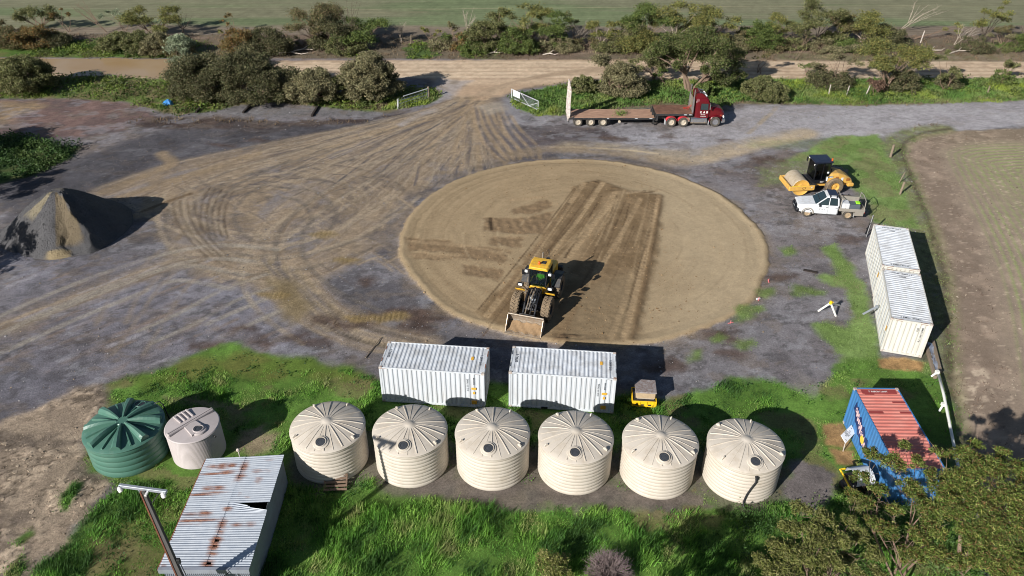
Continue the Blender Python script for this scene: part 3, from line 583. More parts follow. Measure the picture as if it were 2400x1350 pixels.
for q, P in enumerate([[(1855, 680), (1870, 668), (1935, 682), (1930, 692), (1870, 694)], [(1780, 678), (1805, 674), (1810, 690), (1790, 700), (1776, 695)], [(1735, 712), (1790, 715), (1800, 725), (1755, 745), (1715, 755)], [(1660, 790), (1680, 775), (1705, 785), (1690, 800), (1668, 800)], [(1725, 805), (1760, 790), (1770, 815), (1740, 822)], [(1825, 583), (1860, 580), (1870, 595), (1835, 598)], [(1620, 820), (1640, 815), (1640, 840), (1610, 845)]]):
    grassy(P, .35, .5, 140+q, (104, 128, 64), (96, 112, 60), a=.85, gr=.7)
# lower grass
grassy([(250, 905), (330, 880), (420, 850), (500, 815), (555, 803), (590, 825), (720, 840), (850, 868), (890, 900), (1150, 890), (1300, 910), (1450, 925), (1560, 930), (1640, 912), (1720, 892), (1850, 898), (1930, 905), (1985, 850), (2060, 845), (2120, 850), (2210, 900), (2240, 1040), (2300, 1360), (2400, 1700), (100, 1700), (75, 1350), (100, 1310), (150, 1270), (215, 1205), (285, 1135), (255, 1128), (200, 1112), (195, 1060), (240, 980)], .4, .7, 150, (92, 124, 54), (80, 108, 46), gr=1.0, wd=.25)
s, m = region([(265, 900), (340, 880), (430, 850), (560, 828), (720, 842), (850, 868), (885, 905), (700, 890), (520, 880), (330, 905)], .6, .8, .6, seed=151); put(s, m*.75, (100, 98, 52), .2, 1.2, rgb2=(88, 104, 44)); GR[s] *= (1-.45*m)
s, m = region([(560, 1010), (620, 1000), (660, 1035), (600, 1065), (545, 1060)], .4, .6, 1., seed=152); put(s, m*.9, (134, 118, 98), .15, 1.5); GR[s] *= 1-.85*m; WD[s] *= 1-m
s, m = region([(380, 930), (480, 930), (600, 955), (560, 968), (440, 945)], .3, .5, 1., seed=153); put(s, m*.7, (128, 112, 90), .15, 1.5); GR[s] *= 1-.7*m
# bare ground between and before the tanks
s, m = region([(845, 1108), (1060, 1115), (1250, 1130), (1440, 1140), (1640, 1150), (1690, 1190), (1580, 1196), (1380, 1196), (1180, 1190), (980, 1162)], .35, .7, 1., seed=154); put(s, m*.95, (98, 90, 86), .2, 1.6, rgb2=(110, 100, 92)); GR[s] *= 1-.93*m; WD[s] *= 1-m
for q, c in enumerate([(-9.6, 30.3), (-5.3, 29.9), (-1., 29.75), (3.3, 29.5), (7.65, 29.25), (12., 29.0), (-20.6, 30.7), (-16.95, 30.7)]):
    s = slc(c[0]-3, c[0]+3, c[1]-3, c[1]+3); rr2 = np.hypot(X[s]-c[0], Y[s]-c[1]); t = 1-sstep(1.75, 2.2, rr2); GR[s] *= 1-t; WD[s] *= 1-t
    if q < 6: t = (1-sstep(2.1, 2.9, rr2+.8*(fbm(X[s], Y[s], 1.5, 3, 160+q)-.5)))*.8; put(s, t, (98, 90, 84), .15, 1.6); GR[s] *= 1-.8*t
s, m = region([(1850, 1085), (1900, 1080), (1945, 1105), (1960, 1150), (1930, 1215), (1870, 1205), (1840, 1160)], .3, .5, 1., seed=155); put(s, m, (104, 97, 95), .15, 1.6); GR[s] *= 1-.95*m; WD[s] *= 1-m
for q, P in enumerate([[(1925, 992), (1972, 992), (1998, 1045), (1985, 1052), (1932, 1042)], [(1940, 1048), (2000, 1056), (2010, 1090), (1962, 1088)], [(2058, 842), (2120, 838), (2168, 850), (2160, 872), (2062, 862)]]):
    s, m = region(P, .15, .2, 1.2, seed=156+q); put(s, m, (148, 118, 80), .25, 3.); GR[s] *= 1-m; WD[s] *= 1-m
s, m = region([(1870, 870), (1930, 905), (1900, 930), (1850, 910)], .4, .5, 1., seed=159); put(s, m*.8, (122, 116, 112), .15); GR[s] *= 1-.8*m
# dry and dark grass lower left
s, m = region([(300, 1180), (400, 1170), (480, 1230), (420, 1350), (180, 1350), (220, 1270)], .6, 1., .6, seed=161); put(s, m*.6, (98, 88, 56), .2, 1.2, rgb2=(84, 92, 44)); DR[s] = np.maximum(DR[s], m*.55)
# beige rubble lower left
s, m = region([(-80, 1040), (20, 985), (100, 950), (170, 915), (235, 900), (255, 915), (240, 975), (196, 1060), (200, 1112), (262, 1132), (215, 1205), (150, 1270), (100, 1310), (70, 1350), (60, 1700), (-200, 1700)], .4, .6, .7, seed=162)
put(s, m, (146, 130, 112), .14, 1.4, rgb2=(132, 117, 101)); CL[s][m > .5] = 6; GR[s] *= 1-m; WD[s] *= 1-m
t = m*sstep(.55, .66, fbm(X[s], Y[s], .7, 3, 163))*.7; put(s, t, (92, 82, 74), .15)
xr, yr = X[s]*2.1+.5*fbm(X[s], Y[s], 1.2, 2, 640), Y[s]*2.1+.5*fbm(X[s], Y[s], 1.2, 2, 641); f1 = np.full(xr.shape, 9.); f2 = f1.copy(); cid = np.zeros(xr.shape)
for di in (-1, 0, 1):
    for dj in (-1, 0, 1):
        gx_, gy_ = np.floor(xr)+di, np.floor(yr)+dj; d_ = np.hypot(gx_+_hash(gx_, gy_, 642)-xr, gy_+_hash(gx_, gy_, 643)-yr); nw = d_ < f1
        f2 = np.where(nw, f1, np.minimum(f2, d_)); cid = np.where(nw, _hash(gx_, gy_, 644), cid); f1 = np.where(nw, d_, f1)
slab = sstep(.42, .56, fbm(X[s], Y[s], .5, 3, 645)); C[s] *= (1+m*slab*.9*(cid-.42))[..., None]
t = m*(1-sstep(.03, .12, f2-f1))*(.35+.5*slab); put(s, t*.95, (78, 68, 58), .1); Zg[s] += m*slab*(.05*cid+.03*sstep(0, .12, f2-f1))
for q, P in enumerate([[(140, 1170), (180, 1130), (195, 1135), (160, 1195), (145, 1195)], [(30, 1270), (75, 1240), (85, 1255), (50, 1280)], [(20, 1335), (50, 1300), (70, 1320), (50, 1350), (20, 1350)]]):
    grassy(P, .15, .3, 165+q, (74, 104, 44), (70, 92, 48), gr=.8, wd=1.)
wear = sstep(.60, .70, fbm(X, Y, .42, 4, 172))*(GR > .3)*(Y < 37); C[:] = C*(1-.6*wear[..., None])+col((112, 100, 72))*.6*wear[..., None]; GR *= 1-.75*wear; DR = np.maximum(DR, .55*wear)
# blobs of weeds
WDn = fbm(X, Y, .5, 3, 170)

dw = np.where(CL == 1, .12, np.where(CL == 3, .5, np.where(CL == 4, .5, 1.))); C *= (1+dw*(.44*(fbm(X, Y, 2.3, 4, 185, .7)-.5)+.20*(fbm(X, Y, .6, 3, 186)-.5)))[..., None]
Zg += .03*(fbm(X, Y, .5, 3, 180)-.5)*(1-sstep(90, 120, Y))
for k_, gain, tgt, ds in ((1, .95, (166, 149, 120), .38), (4, 1.5, (144, 130, 112), .5), (3, 1.15, (118, 116, 94), .2), (2, 1.0, (190, 172, 150), .35), (0, 1.0, (126, 121, 116), .06), (6, 1.12, (150, 136, 118), .2)):
    mk = CL == k_; lum = C[mk] @ np.array([.25, .6, .15]); tc_ = lin(tgt); tc_ = tc_/(tc_ @ np.array([.25, .6, .15])); C[mk] = (C[mk]*(1-ds)+lum[:, None]*tc_*ds)*gain
gl = 1+.16*sstep(5, 45, X)[..., None]*(CL == 0)[..., None]; C = C*gl  # yard gravel brightened towards the right, lens haze put into its colour
KG = .93
ALB = np.clip(C/KG, .004, .8)
GROUGH = np.ones((ny, nx))
me_cols = ALB.reshape(-1, 3)
def ground_mat(name, vA, vB, vC, bs):
    gm = bpy.data.materials.new(name); nt, b = nodes(gm)
    at = N(nt, 'ShaderNodeAttribute', attribute_name='col'); geo = N(nt, 'ShaderNodeNewGeometry'); pos = geo.outputs['Position']
    nA = noise(nt, pos, 8, 5, .75); nB = noise(nt, pos, 34, 3, .7); nC = noise(nt, pos, 2.2, 5, .65)
    c1 = mixc(nt, 1., at.outputs['Color'], N_rgb(nt, maprange(nt, nA, .28, .72, 1-vA, 1+vA)), 'MULTIPLY')
    c1 = mixc(nt, 1., c1, N_rgb(nt, maprange(nt, nB, .25, .75, 1-vB, 1+vB)), 'MULTIPLY')
    c1 = mixc(nt, 1., c1, N_rgb(nt, maprange(nt, nC, .3, .7, 1-vC, 1+vC)), 'MULTIPLY')
    nt.links.new(c1, b.inputs['Base Color']); b.inputs['Roughness'].default_value = .95; b.inputs['Specular IOR Level'].default_value = .15
    bp = N(nt, 'ShaderNodeBump', i={'Strength': bs, 'Distance': .05}); nt.links.new(nA, bp.inputs['Height'])
    bp2 = N(nt, 'ShaderNodeBump', i={'Strength': bs*.7, 'Distance': .02}); nt.links.new(nB, bp2.inputs['Height']); nt.links.new(bp.outputs[0], bp2.inputs['Normal']); nt.links.new(bp2.outputs[0], b.inputs['Normal'])
    return gm
gm = ground_mat('gravelly_earth', .36, .28, .16, .65)
gm_soft = ground_mat('fine_earth', .15, .14, .08, .35)
Vg = np.stack([X, Y, Zg], -1).reshape(-1, 3)
ii = (np.arange(ny-1)[:, None]*nx+np.arange(nx-1)[None]); FQ = np.stack([ii, ii+1, ii+nx+1, ii+nx], -1)
CLf = CL[:-1, :-1]
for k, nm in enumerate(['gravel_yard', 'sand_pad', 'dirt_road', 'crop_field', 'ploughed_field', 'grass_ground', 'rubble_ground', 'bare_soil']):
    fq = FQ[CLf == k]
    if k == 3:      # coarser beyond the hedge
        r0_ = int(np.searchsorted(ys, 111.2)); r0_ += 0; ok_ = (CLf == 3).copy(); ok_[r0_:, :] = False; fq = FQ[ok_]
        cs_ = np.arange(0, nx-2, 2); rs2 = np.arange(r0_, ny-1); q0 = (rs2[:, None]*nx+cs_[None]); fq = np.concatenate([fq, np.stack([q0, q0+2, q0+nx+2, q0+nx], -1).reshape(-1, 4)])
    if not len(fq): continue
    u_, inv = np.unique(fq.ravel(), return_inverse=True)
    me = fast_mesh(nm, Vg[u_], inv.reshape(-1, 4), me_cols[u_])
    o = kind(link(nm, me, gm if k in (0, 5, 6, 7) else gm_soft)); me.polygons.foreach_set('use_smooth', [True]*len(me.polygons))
def gz(x, y):
    i = min(max(np.searchsorted(ys, y), 0), ny-1); j = min(max(np.searchsorted(xs, x), 0), nx-1); return float(Zg[i, j])
def samp(A, x, y):
    i = np.clip(np.searchsorted(ys, y), 0, ny-1); j = np.clip(np.searchsorted(xs, x), 0, nx-1); return A[i, j]
# muddy water over the road at left and the puddle
wm = bpy.data.materials.new('muddy_water'); nt, b = nodes(wm)
geo = N(nt, 'ShaderNodeNewGeometry'); nn = noise(nt, geo.outputs['Position'], .12, 3, .5)
nt.links.new(mixc(nt, maprange(nt, nn, .4, .6, 0, 1), tuple(lin((156, 130, 96))), tuple(lin((162, 140, 112)))), b.inputs['Base Color'])
b.inputs['Roughness'].default_value = .15; b.inputs['Specular IOR Level'].default_value = .16
def sheet(name, pts, m, z=.06, warp=.5):
    P = smooth_line([W2(p) for p in pts]+[W2(pts[0])], 8)[:-1]
    rnd = random.Random(3); P = [(p[0]+rnd.uniform(-.12, .12), p[1]+rnd.uniform(-.12, .12)) for p in P]
    mb = MB(); mb.add([(p[0], p[1], z) for p in P], [tuple(range(len(P)))]); return obj(name, mb, m, recalc=False)
kind(sheet('flood_water', [(-160, 136), (40, 137), (180, 139), (260, 137), (330, 140), (425, 141), (440, 160), (400, 182), (300, 180), (190, 179), (90, 171), (-160, 166)], wm, .05))
# ================================================================ TANKS, CONTAINERS, SHED, POLE, HEAP
M_tank = mat('cream_plastic', (193, 184, 171), .5, var=.07, scale=.9, dust=(160, 145, 124), dustamt=.30, spec=.4)
M_green = mat('green_plastic', (76, 114, 100), .36, var=.07, scale=1.5, dust=(120, 140, 125), dustamt=.2)
M_pink = mat('pale_grey_plastic', (176, 167, 165), .55, var=.05, scale=1.2, dust=(165, 155, 148), dustamt=.25)
M_black = mat('black_plastic', (38, 39, 42), .5, var=.2)
M_lid = mat('dark_lid', (58, 61, 66), .5, var=.25, scale=9)
def tank(name, label, cat, c, Rr, H, hub, m, rings, amp, hatch_ang, hatch_r, seed, group=None, nrib=24, big=None, z=0):
    t = thing(name, label, cat, (c[0], c[1], z), 0, group)
    # ringed wall
    prof = []; n = rings*6
    for i in range(n+1):
        h = H*i/n; ph = (i/6.) % 1; bul = amp*math.sin(PI*ph)**.7 if amp > 0 else 0
        prof.append((Rr-amp+bul, h))
    w = MB().lathe(prof, 52); obj('wall', w, m, t, smooth=R(40))
    rp = [(Rr+.015, H-.05), (Rr+.03, H), (Rr*.985, H+.045)]
    for k in range(1, 7):
        q = k/7; rp.append((Rr*.985*(1-q)+.19*q, H+.045+(hub-.05)*math.sin(q*PI/2*.96)))
    rp += [(.19, H+hub+.03), (.16, H+hub+.05), (0, H+hub+.05)]
    roof = obj('roof', MB().lathe(rp, 64), m, t, smooth=R(35))
    def roofz(r):
        q = np.clip((Rr*.985-r)/(Rr*.985-.19), 0, 1); return H+.045+(hub-.05)*math.sin(q*PI/2*.96)
    return t, roof, roofz
def rib_mesh(roofz, r0, r1, w0, w1, h, name='roof_rib', taper=True, round_=False):
    secs = []
    for k in range(9):
        r = r0+(r1-r0)*k/8; ww = (w0+(w1-w0)*k/8)/2; z = roofz(r); hh = h*(.5+.5*math.sin(min(1, k/5)*PI/2)) * (1 if k < 8 else .9)
        if round_: secs.append([(r, -ww, z-.03), (r, -ww*.8, z+hh*.6), (r, -ww*.35, z+hh), (r, ww*.35, z+hh), (r, ww*.8, z+hh*.6), (r, ww, z-.03)])
        else: secs.append([(r, -ww, z-.02), (r, -ww*.55, z+hh), (r, ww*.55, z+hh), (r, ww, z-.02)])
    return MB().loft(secs, True, True).mesh(name)
def hatch(roof, roofz, ang, r, Rh, m, t, lid=True):
    z = roofz(r); x, y = r*math.cos(ang), r*math.sin(ang); til = math.atan2(roofz(r-.3)-roofz(r+.3), .6)
    M = Matrix.Translation((x, y, z)) @ Matrix.Rotation(ang, 4, 'Z') @ Matrix.Rotation(til, 4, 'Y')
    o = obj('hatch_ring', MB().lathe([(Rh+.17, -.04), (Rh+.14, .03), (Rh+.05, .05), (Rh+.03, .10), (Rh, .10), (Rh, .03)], 32), m, roof, smooth=R(40)); o.matrix_local = M
    o = obj('hatch_lid', MB().lathe([(Rh, .03), (Rh-.02, .075), (Rh*.6, .085), (Rh*.58, .07), (Rh*.2, .08), (.0, .08)], 32), M_lid, roof, smooth=R(30)); o.matrix_local = M
TANKS = [((-9.62, 30.2), 2.28, -92), ((-5.28, 29.95), 2.3, -97), ((-.98, 29.78), 2.3, -97), ((3.33, 29.52), 2.3, -96), ((7.65, 29.25), 2.28, -92), ((11.98, 29.0), 2.26, -86)]
TLAB = ['cream ribbed water tank nearest the rusty shed, timber pallet leaning at its foot', 'cream ribbed water tank with the shadow of the pole crossarm on its lid', 'cream ribbed water tank in front of the gap between the two white containers', 'cream ribbed water tank in front of the right white container, third from the row end', 'cream ribbed water tank in front of the yellow tray, last but one in the row', 'rightmost cream ribbed water tank with a dark hose down its front']
proto = None
for k, (c, H, ha) in enumerate(TANKS):
    t, roof, rz = tank('water_tank', TLAB[k], 'water tank', c, 1.93, H, .42, M_tank, 10, .036, 0, 0, k, 'cream water tanks in a row')
    if k == 0:
        big = rib_mesh(rz, .2, 1.84, .05, .08, .036); sm = rib_mesh(rz, .2, 1.86, .03, .045, .02)
    for q in range(24):
        o = link('roof_rib', big if q % 2 == 0 else sm, M_tank, roof, (0, 0, H-2.28), (0, 0, q*2*PI/24+k*.21+.09))
    a = R(ha); hatch(roof, rz, a, 1.38, .25, M_tank, t)
    for q, aa in enumerate((a+1.05, a-1.0, a+2.7, a-2.5)):
        o = obj('lifting_lug', MB().prism([(-.12, -.03), (.14, -.03), (.14, .05), (.04, .14), (-.04, .14)], -.03, .03, 'xz'), M_tank, roof, (1.72*math.cos(aa), 1.72*math.sin(aa), rz(1.72)), (0, 0, aa))
    if k == 5:
        pts = [(.10, -1.99, 2.0), (.08, -2.03, 1.7), (-.06, -2.02, 1.3), (-.20, -2.0, .8), (-.26, -1.98, .3), (-.25, -2.05, .04), (-.22, -2.3, .05)]
        obj('hose', MB().tube(pts, .045, 8), M_black, t, smooth=True)
        obj('hose_elbow', MB().cyl((.10, -1.9, 2.0), (.10, -2.02, 2.0), .08).cyl((.10, -2.0, 2.06), (.10, -2.0, 1.86), .065), M_black, t, smooth=R(40))
# green tank
t, roof, rz = tank('water_tank', 'dark green water tank with big radial roof ribs, left end of the yard', 'water tank', (-20.6, 30.65), 2.02, 1.82, .30, M_green, 5, .045, 0, 0, 9)
big = rib_mesh(rz, .26, 1.9, .14, .52, .30, round_=True); sm = rib_mesh(rz, .5, 1.85, .05, .13, .10)
obj('roof_hub', MB().lathe([(.36, 2.0), (.33, 2.2), (.30, 2.23), (0, 2.23)], 24), M_green, roof, smooth=R(40))
for q in range(16):
    link('roof_rib', big if q % 2 == 0 else sm, M_green, roof, None, (0, 0, R(11)+q*PI/8))
o = R(80); hatch(roof, rz, R(78), 1.52, .27, M_green, t)
obj('hose', MB().tube([(1.15, 1.45, 2.1), (1.35, 1.6, 2.15), (1.5, 1.62, 1.9), (1.56, 1.62, 1.2), (1.6, 1.7, .05)], .035, 6), M_black, t, smooth=True)
# pale tank
t, roof, rz = tank('water_tank', 'small pale grey water tank between the green tank and the rusty shed', 'water tank', (-16.95, 30.65), 1.38, 1.9, .14, M_pink, 24, .016, 0, 0, 10)
a = R(50); ca = Matrix.Rotation(a, 4, 'Z')
o = obj('roof_ridge', MB().prism([(-1.32, -.13), (1.32, -.13), (1.36, 0), (1.32, .13), (-1.32, .13)], 1.9, 2.13, 'xy'), M_pink, roof, bevel=.04); o.matrix_local = ca @ Matrix.Translation((0, .12, 0))
o = obj('roof_ridge', MB().box((0, 0, 2.15), (2.6, .06, .05)), M_pink, roof); o.matrix_local = ca @ Matrix.Translation((0, .12, 0))
o = obj('hatch_pad', MB().prism([(-.42, -.85), (.42, -.85), (.34, .0), (-.34, .0)], 1.95, 2.1, 'xy'), M_pink, roof, bevel=.02); o.matrix_local = ca @ Matrix.Translation((-.1, -.02, 0))
for q in range(4):
    o = obj('roof_rib', MB().box((0, .72, 2.03), (.10, .75, .10)), M_pink, roof, bevel=.02); o.matrix_local = ca @ Matrix.Translation((-.35+q*.24, .1, 0))
hatch(roof, lambda r: 2.04, a-R(92), .70, .24, M_pink, t)
obj('outlet', MB().cyl((1.3, -.6, 1.7), (1.42, -.66, 1.7), .05), M_black, t)

# --- containers
M_white = mat('container_white', (196, 201, 206), .5, var=.07, scale=1.3, dust=(158, 148, 134), dustamt=.34, stretch=(3, 3, .35))
M_cream = mat('container_cream', (198, 196, 188), .5, var=.07, scale=1.3, dust=(160, 148, 128), dustamt=.34, stretch=(3, 3, .35))
M_roofw = mat('container_roof', (208, 212, 217), .5, var=.06, scale=1.0, dust=(150, 146, 140), dustamt=.42)
M_blue = mat('container_blue', (62, 118, 172), .55, var=.10, scale=1.0, dust=(90, 130, 165), dustamt=.3)
M_red = mat('faded_red_roof', (200, 118, 106), .6, var=.12, scale=.9, dust=(214, 150, 136), dustamt=.4, stretch=(3, .7, 1))
M_dred = mat('dark_red_paint', (148, 62, 58), .6, var=.12)
M_rust = mat('rusty_steel', (122, 72, 44), .85, var=.35, scale=8)
M_ink = mat('black_ink', (62, 66, 74), .7, var=.1); M_amber = mat('amber_sticker', (222, 168, 60), .6, var=.1, scale=8)
M_wink = mat('white_ink', (226, 222, 218), .6, var=.05)
M_corner = mat('corner_casting', (196, 192, 184), .6, var=.15, scale=5, dust=(128, 78, 50), dustamt=.55)
M_gside = mat('container_side_grey', (178, 180, 180), .5, var=.06, scale=1.3, dust=(150, 146, 138), dustamt=.2)
CLn, CW, CH = 6.058, 2.438, 2.591
def corr(n, L, d):      # trapezoid profile along length: list (s, depth)
    p = L/n; out = []
    for i in range(n):
        a = i*p; out += [(a, 0), (a+.30*p, 0), (a+.5*p, d), (a+.80*p, d)]
    return out+[(L, 0)]
def container(label, c, yaw, m, mroof, rotz=0, roofcol=True, doors='+', side_n=21, group=None, sided=.045, side_mat=None):
    t = thing('shipping_container', label, 'container', (c[0], c[1], gz(c[0], c[1])+.02), yaw, group)
    L, W, H = CLn, CW, CH; e = .11
    for sx in (-1, 1):
        for sy in (-1, 1):
            obj('corner_post', MB().box((sx*(L/2-.06), sy*(W/2-.06), H/2), (.12, .12, H-.24)), m, t, bevel=.012)
            for z in (.06, H-.06):
                obj('corner_casting', MB().box((sx*(L/2-.085), sy*(W/2-.08), z), (.18, .165, .125)), M_corner, t, bevel=.012)
    fr = MB()
    for sy in (-1, 1): fr.box((0, sy*(W/2-.04), H-.05), (L-.35, .07, .08)).box((0, sy*(W/2-.05), .08), (L-.35, .08, .15))
    for sx in (-1, 1): fr.box((sx*(L/2-.05), 0, H-.07), (.09, W-.34, .12)).box((sx*(L/2-.05), 0, .08), (.09, W-.34, .15))
    obj('frame', fr, m, t, bevel=.008)
    for sy in (-1, 1):
        pr = corr(side_n, L-.24, sided); mb = MB(); vs = []
        for s_, d_ in pr:
            for z in (.15, H-.09): vs.append((-L/2+.12+s_, sy*(W/2-.015-d_), z))
        mb.add(vs, [(2*i, 2*i+2, 2*i+3, 2*i+1) for i in range(len(pr)-1)]); obj('side_wall', mb, side_mat or m, t, recalc=False)
    pr = corr(22, L-.62, -.028); mb = MB(); vs = []
    pr = [(-.12, .0), (-.001, .0)]+pr+[(L-.62+.001, 0), (L-.62+.12, 0)]
    for s_, d_ in pr:
        for y in (-W/2+.07, W/2-.07): vs.append((-L/2+.31+s_, y, H-.045-d_))
    mb.add(vs, [(2*i, 2*i+2, 2*i+3, 2*i+1) for i in range(len(pr)-1)])
    for y in (-1, 1):   # closing lips of the ribs
        pass
    mb.box((-L/2+.17, 0, H-.04), (.17, W-.36, .03)).box((L/2-.17, 0, H-.04), (.17, W-.36, .03))
    obj('roof', mb, mroof, t, recalc=False)
    # plain corrugated end (-x) and doors (+x)
    pr = corr(8, W-.24, .04); mb = MB(); vs = []
    for s_, d_ in pr:
        for z in (.15, H-.12): vs.append((-L/2+.03+d_, -W/2+.12+s_, z))
    mb.add(vs, [(2*i, 2*i+2, 2*i+3, 2*i+1) for i in range(len(pr)-1)]); obj('end_wall', mb, m, t, recalc=False)
    for sy in (-1, 1):
        d = obj('door', MB().box((L/2-.04, sy*(W/4-.06), H/2+.02), (.05, W/2-.14, H-.3)), m, t, bevel=.01)
        for q in (-.28, .28):
            obj('lock_rod', MB().cyl((L/2+.005, sy*(W/4-.06)+q, .15), (L/2+.005, sy*(W/4-.06)+q, H-.16), .018, n=6).box((L/2+.01, sy*(W/4-.06)+q+.1, 1.1), (.02, .22, .04)), M_corner, d)
    bu = MB()
    for i in range(14): bu.box((-L/2+.3+i*(L-.6)/13, 0, .12), (.05, W-.2, .1))
    bu.box((0, 0, .2), (L-.2, W-.2, .02)); obj('floor', bu, M_rust, t)
    return t
def stain(t, pts, m=M_rust):
    for p, d in pts: obj('rust_patch', MB().box(p, d), m, t)
for k, (c, yw, lab) in enumerate([((-4.44, 35.6), -5.4, 'white corrugated shipping container on the left, behind the first two cream tanks'), ((2.965, 35.2), -5.35, 'white corrugated shipping container right of its twin, behind the third and fourth cream tanks')]):
    t = container(lab, c, R(yw), M_white, M_roofw, group='white containers side by side', doors='+')
    L, W, H = CLn, CW, CH
    text('roof_number', 'EXWU 0', .2, M_ink, t, (-L/2+.36, .1, H-.012), (0, 1, 0), (-1, 0, 0), .002)
    text('roof_number', '1 EXW 010', .2, M_ink, t, (L/2-.36, .0, H-.012), (0, -1, 0), (1, 0, 0), .002)
    obj('roof_sticker', MB().box((L/2-.86, .12, H-.012), (.15, .3, .008)), M_amber, t)
    yf = -W/2+.002
    text('side_number', 'EXWU 010 2210', .13, M_ink, t, (L/2-.98, yf-.012, 1.7), (0, 0, -1), (1, 0, 0), .003)
    text('side_number', 'MAX GROSS', .09, M_ink, t, (L/2-.62, yf-.012, 2.0), (0, 0, -1), (1, 0, 0), .003)
    obj('side_sticker', MB().box((L/2-.62, yf-.008, 1.45), (.28, .012, .15)), M_amber, t); obj('side_sticker', MB().box((L/2-.62, yf-.008, 1.12), (.13, .012, .16)), M_amber, t)
    obj('side_sticker', MB().box((L/2-.62, yf-.008, .42), (.30, .012, .27)), M_amber, t)
    stain(t, [((-L/2+.35, -W/2-.003, H-.09), (.3, .006, .02)), ((L/2-.4, -W/2-.003, H-.09), (.26, .006, .02)), ((L/2-.02, .6, H-.005), (.05, .5, .006)), ((L/2-.02, -.5, H-.005), (.05, .4, .006)), ((-L/2+.04, -.5, H-.005), (.05, .35, .006)), ((-L/2+.04, .6, H-.005), (.05, .35, .006))], M_ink if k else M_rust)
    if k: obj('fork_pocket', MB().box((-.95, -W/2-.004, .1), (.36, .02, .13)), M_black, t)
for k, (c, yw, lab) in enumerate([((25.55, 42.17), 73.6, 'nearer cream container beside the brown paddock, its plain end in full sun'), ((27.38, 48.4), 74.4, 'further cream container beside the brown paddock, just below the white ute')]):
    t = container(lab, c, R(yw), M_cream, M_roofw, group='cream containers end to end by the paddock', side_n=24, sided=.075, side_mat=M_gside)
    L, W, H = CLn, CW, CH
    # our local +y is the yard side: rows of lock gear on the side doors
    lr = MB()
    for q in range(8):
        x = -L/2+.5+q*.72; r_ = obj('lock_rod', MB().cyl((x, W/2+.015, .2), (x, W/2+.015, H-.15), .03, n=6).box((x, W/2+.02, 1.15), (.3, .03, .06)).box((x, W/2+.02, 1.75), (.14, .03, .10)).box((x, W/2+.02, .6), (.14, .03, .10)), M_cream, t)
    text('roof_number', '2 EMSU 990451', .2, M_ink, t, (-L/2+.36, 0, H-.012), (0, -1, 0), (1, 0, 0), .002)
    text('roof_number', '1 990451 EMSU', .2, M_ink, t, (L/2-.36, 0, H-.012), (0, 1, 0), (-1, 0, 0), .002)
    text('roof_number', 'EMSU', .16, M_ink, t, (L/2-.75, 0, H-.012), (0, 1, 0), (-1, 0, 0), .002)
    text('end_number', 'EMCU 500117 8', .16, M_ink, t, (-L/2-.012, -.72, 1.7), (0, 0, -1), (0, -1, 0), .003)
    text('end_number', '22G1', .14, M_ink, t, (-L/2-.012, -.45, 2.05), (0, 0, -1), (0, -1, 0), .003)
    obj('side_sticker', MB().box((-L/2+.35, W/2+.004, 1.6), (.18, .012, .34)), M_amber, t)
    stain(t, [((-L/2+.04, .7, H-.005), (.05, .5, .006)), ((-L/2+.04, -.75, H-.005), (.05, .5, .006)), ((-L/2-.003, .7, H-.1), (.006, .35, .02)), ((-L/2-.003, -.75, H-.1), (.006, .4, .02)), ((L/2-.04, .7, H-.005), (.05, .5, .006))])
# blue container
BCy = math.atan2(g(2001, 912, 2.6).y-g(2070, 1181, 0).y, g(2001, 912, 2.6).x-g(2070, 1181, 0).x)
t = container('blue shipping container with faded red roof and painted lettering, half under the gum tree', (20.06, 30.06), R(89.4), M_blue, M_red, sided=.02)
L, W, H = CLn, CW, CH
text('roof_number', 'T INBOX UNIT', .16, M_wink, t, (L/2-.33, 0, H-.008), (0, -1, 0), (1, 0, 0), .002)
obj('roof_stripe', MB().box((L/2-.33, -.05, H-.018), (.34, 1.9, .006)), M_dred, t)
for (x, y, dx, dy) in ((1.85, -.8, .12, .7), (1.05, -.85, .14, .6), (1.05, .72, .16, .75), (2.5, .55, .10, .5)): obj('roof_patch', MB().box((x, y, H-.014), (dx, dy, .006)), M_dred, t)
# painted mural on the side facing the yard (local +y)
M_navy = mat('navy_paint', (28, 48, 98), .6, var=.1); M_pinkp = mat('pale_pink_paint', (222, 190, 190), .6, var=.12, scale=6); M_yel = mat('yellow_paint', (226, 196, 70), .6, var=.1)
ym = W/2+.004
def xz(pts, h0, h1, m_, nm):    # polygon drawn on the side: a = distance from far end, b = height
    obj(nm, MB().prism([(L/2-a, b) for a, b in pts], ym+h0, ym+h1, 'xz'), m_, t)
xz([(.8, 2.25), (1.0, 2.05), (1.2, 2.15), (1.45, 1.75), (1.75, 1.95), (1.95, 1.55), (2.3, 1.75), (2.55, 1.35), (2.95, 1.45), (3.05, 1.05), (3.4, 1.05), (3.1, .75), (2.9, .5), (2.7, .72), (2.4, .55), (2.1, .85), (1.8, .8), (1.5, 1.15), (1.2, 1.2), (.95, 1.6), (.7, 1.7)], .0, .01, M_navy, 'mural_shadow')
random.seed(4)
for q in range(10):
    a = 1.05+q*.19; b_ = 1.86-q*.105; w_ = .085; h_ = .17+.06*(q % 3)
    P = [(a+w_*math.cos(k*PI/4)*(.85+.3*random.random()), b_+h_*math.sin(k*PI/4)*(.8+.4*random.random())) for k in range(8)]
    xz(P, .011, .018, M_pinkp, 'mural_letter')
    if q % 2 == 0: xz([(a-.04, b_-.04), (a+.04, b_-.04), (a+.04, b_+.08), (a-.04, b_+.08)], .019, .021, M_navy, 'mural_letter_eye')
xz([(2.45+.22*math.cos(k*PI/6), 1.02+.24*math.sin(k*PI/6)) for k in range(12)], .02, .026, M_yel, 'mural_sun')
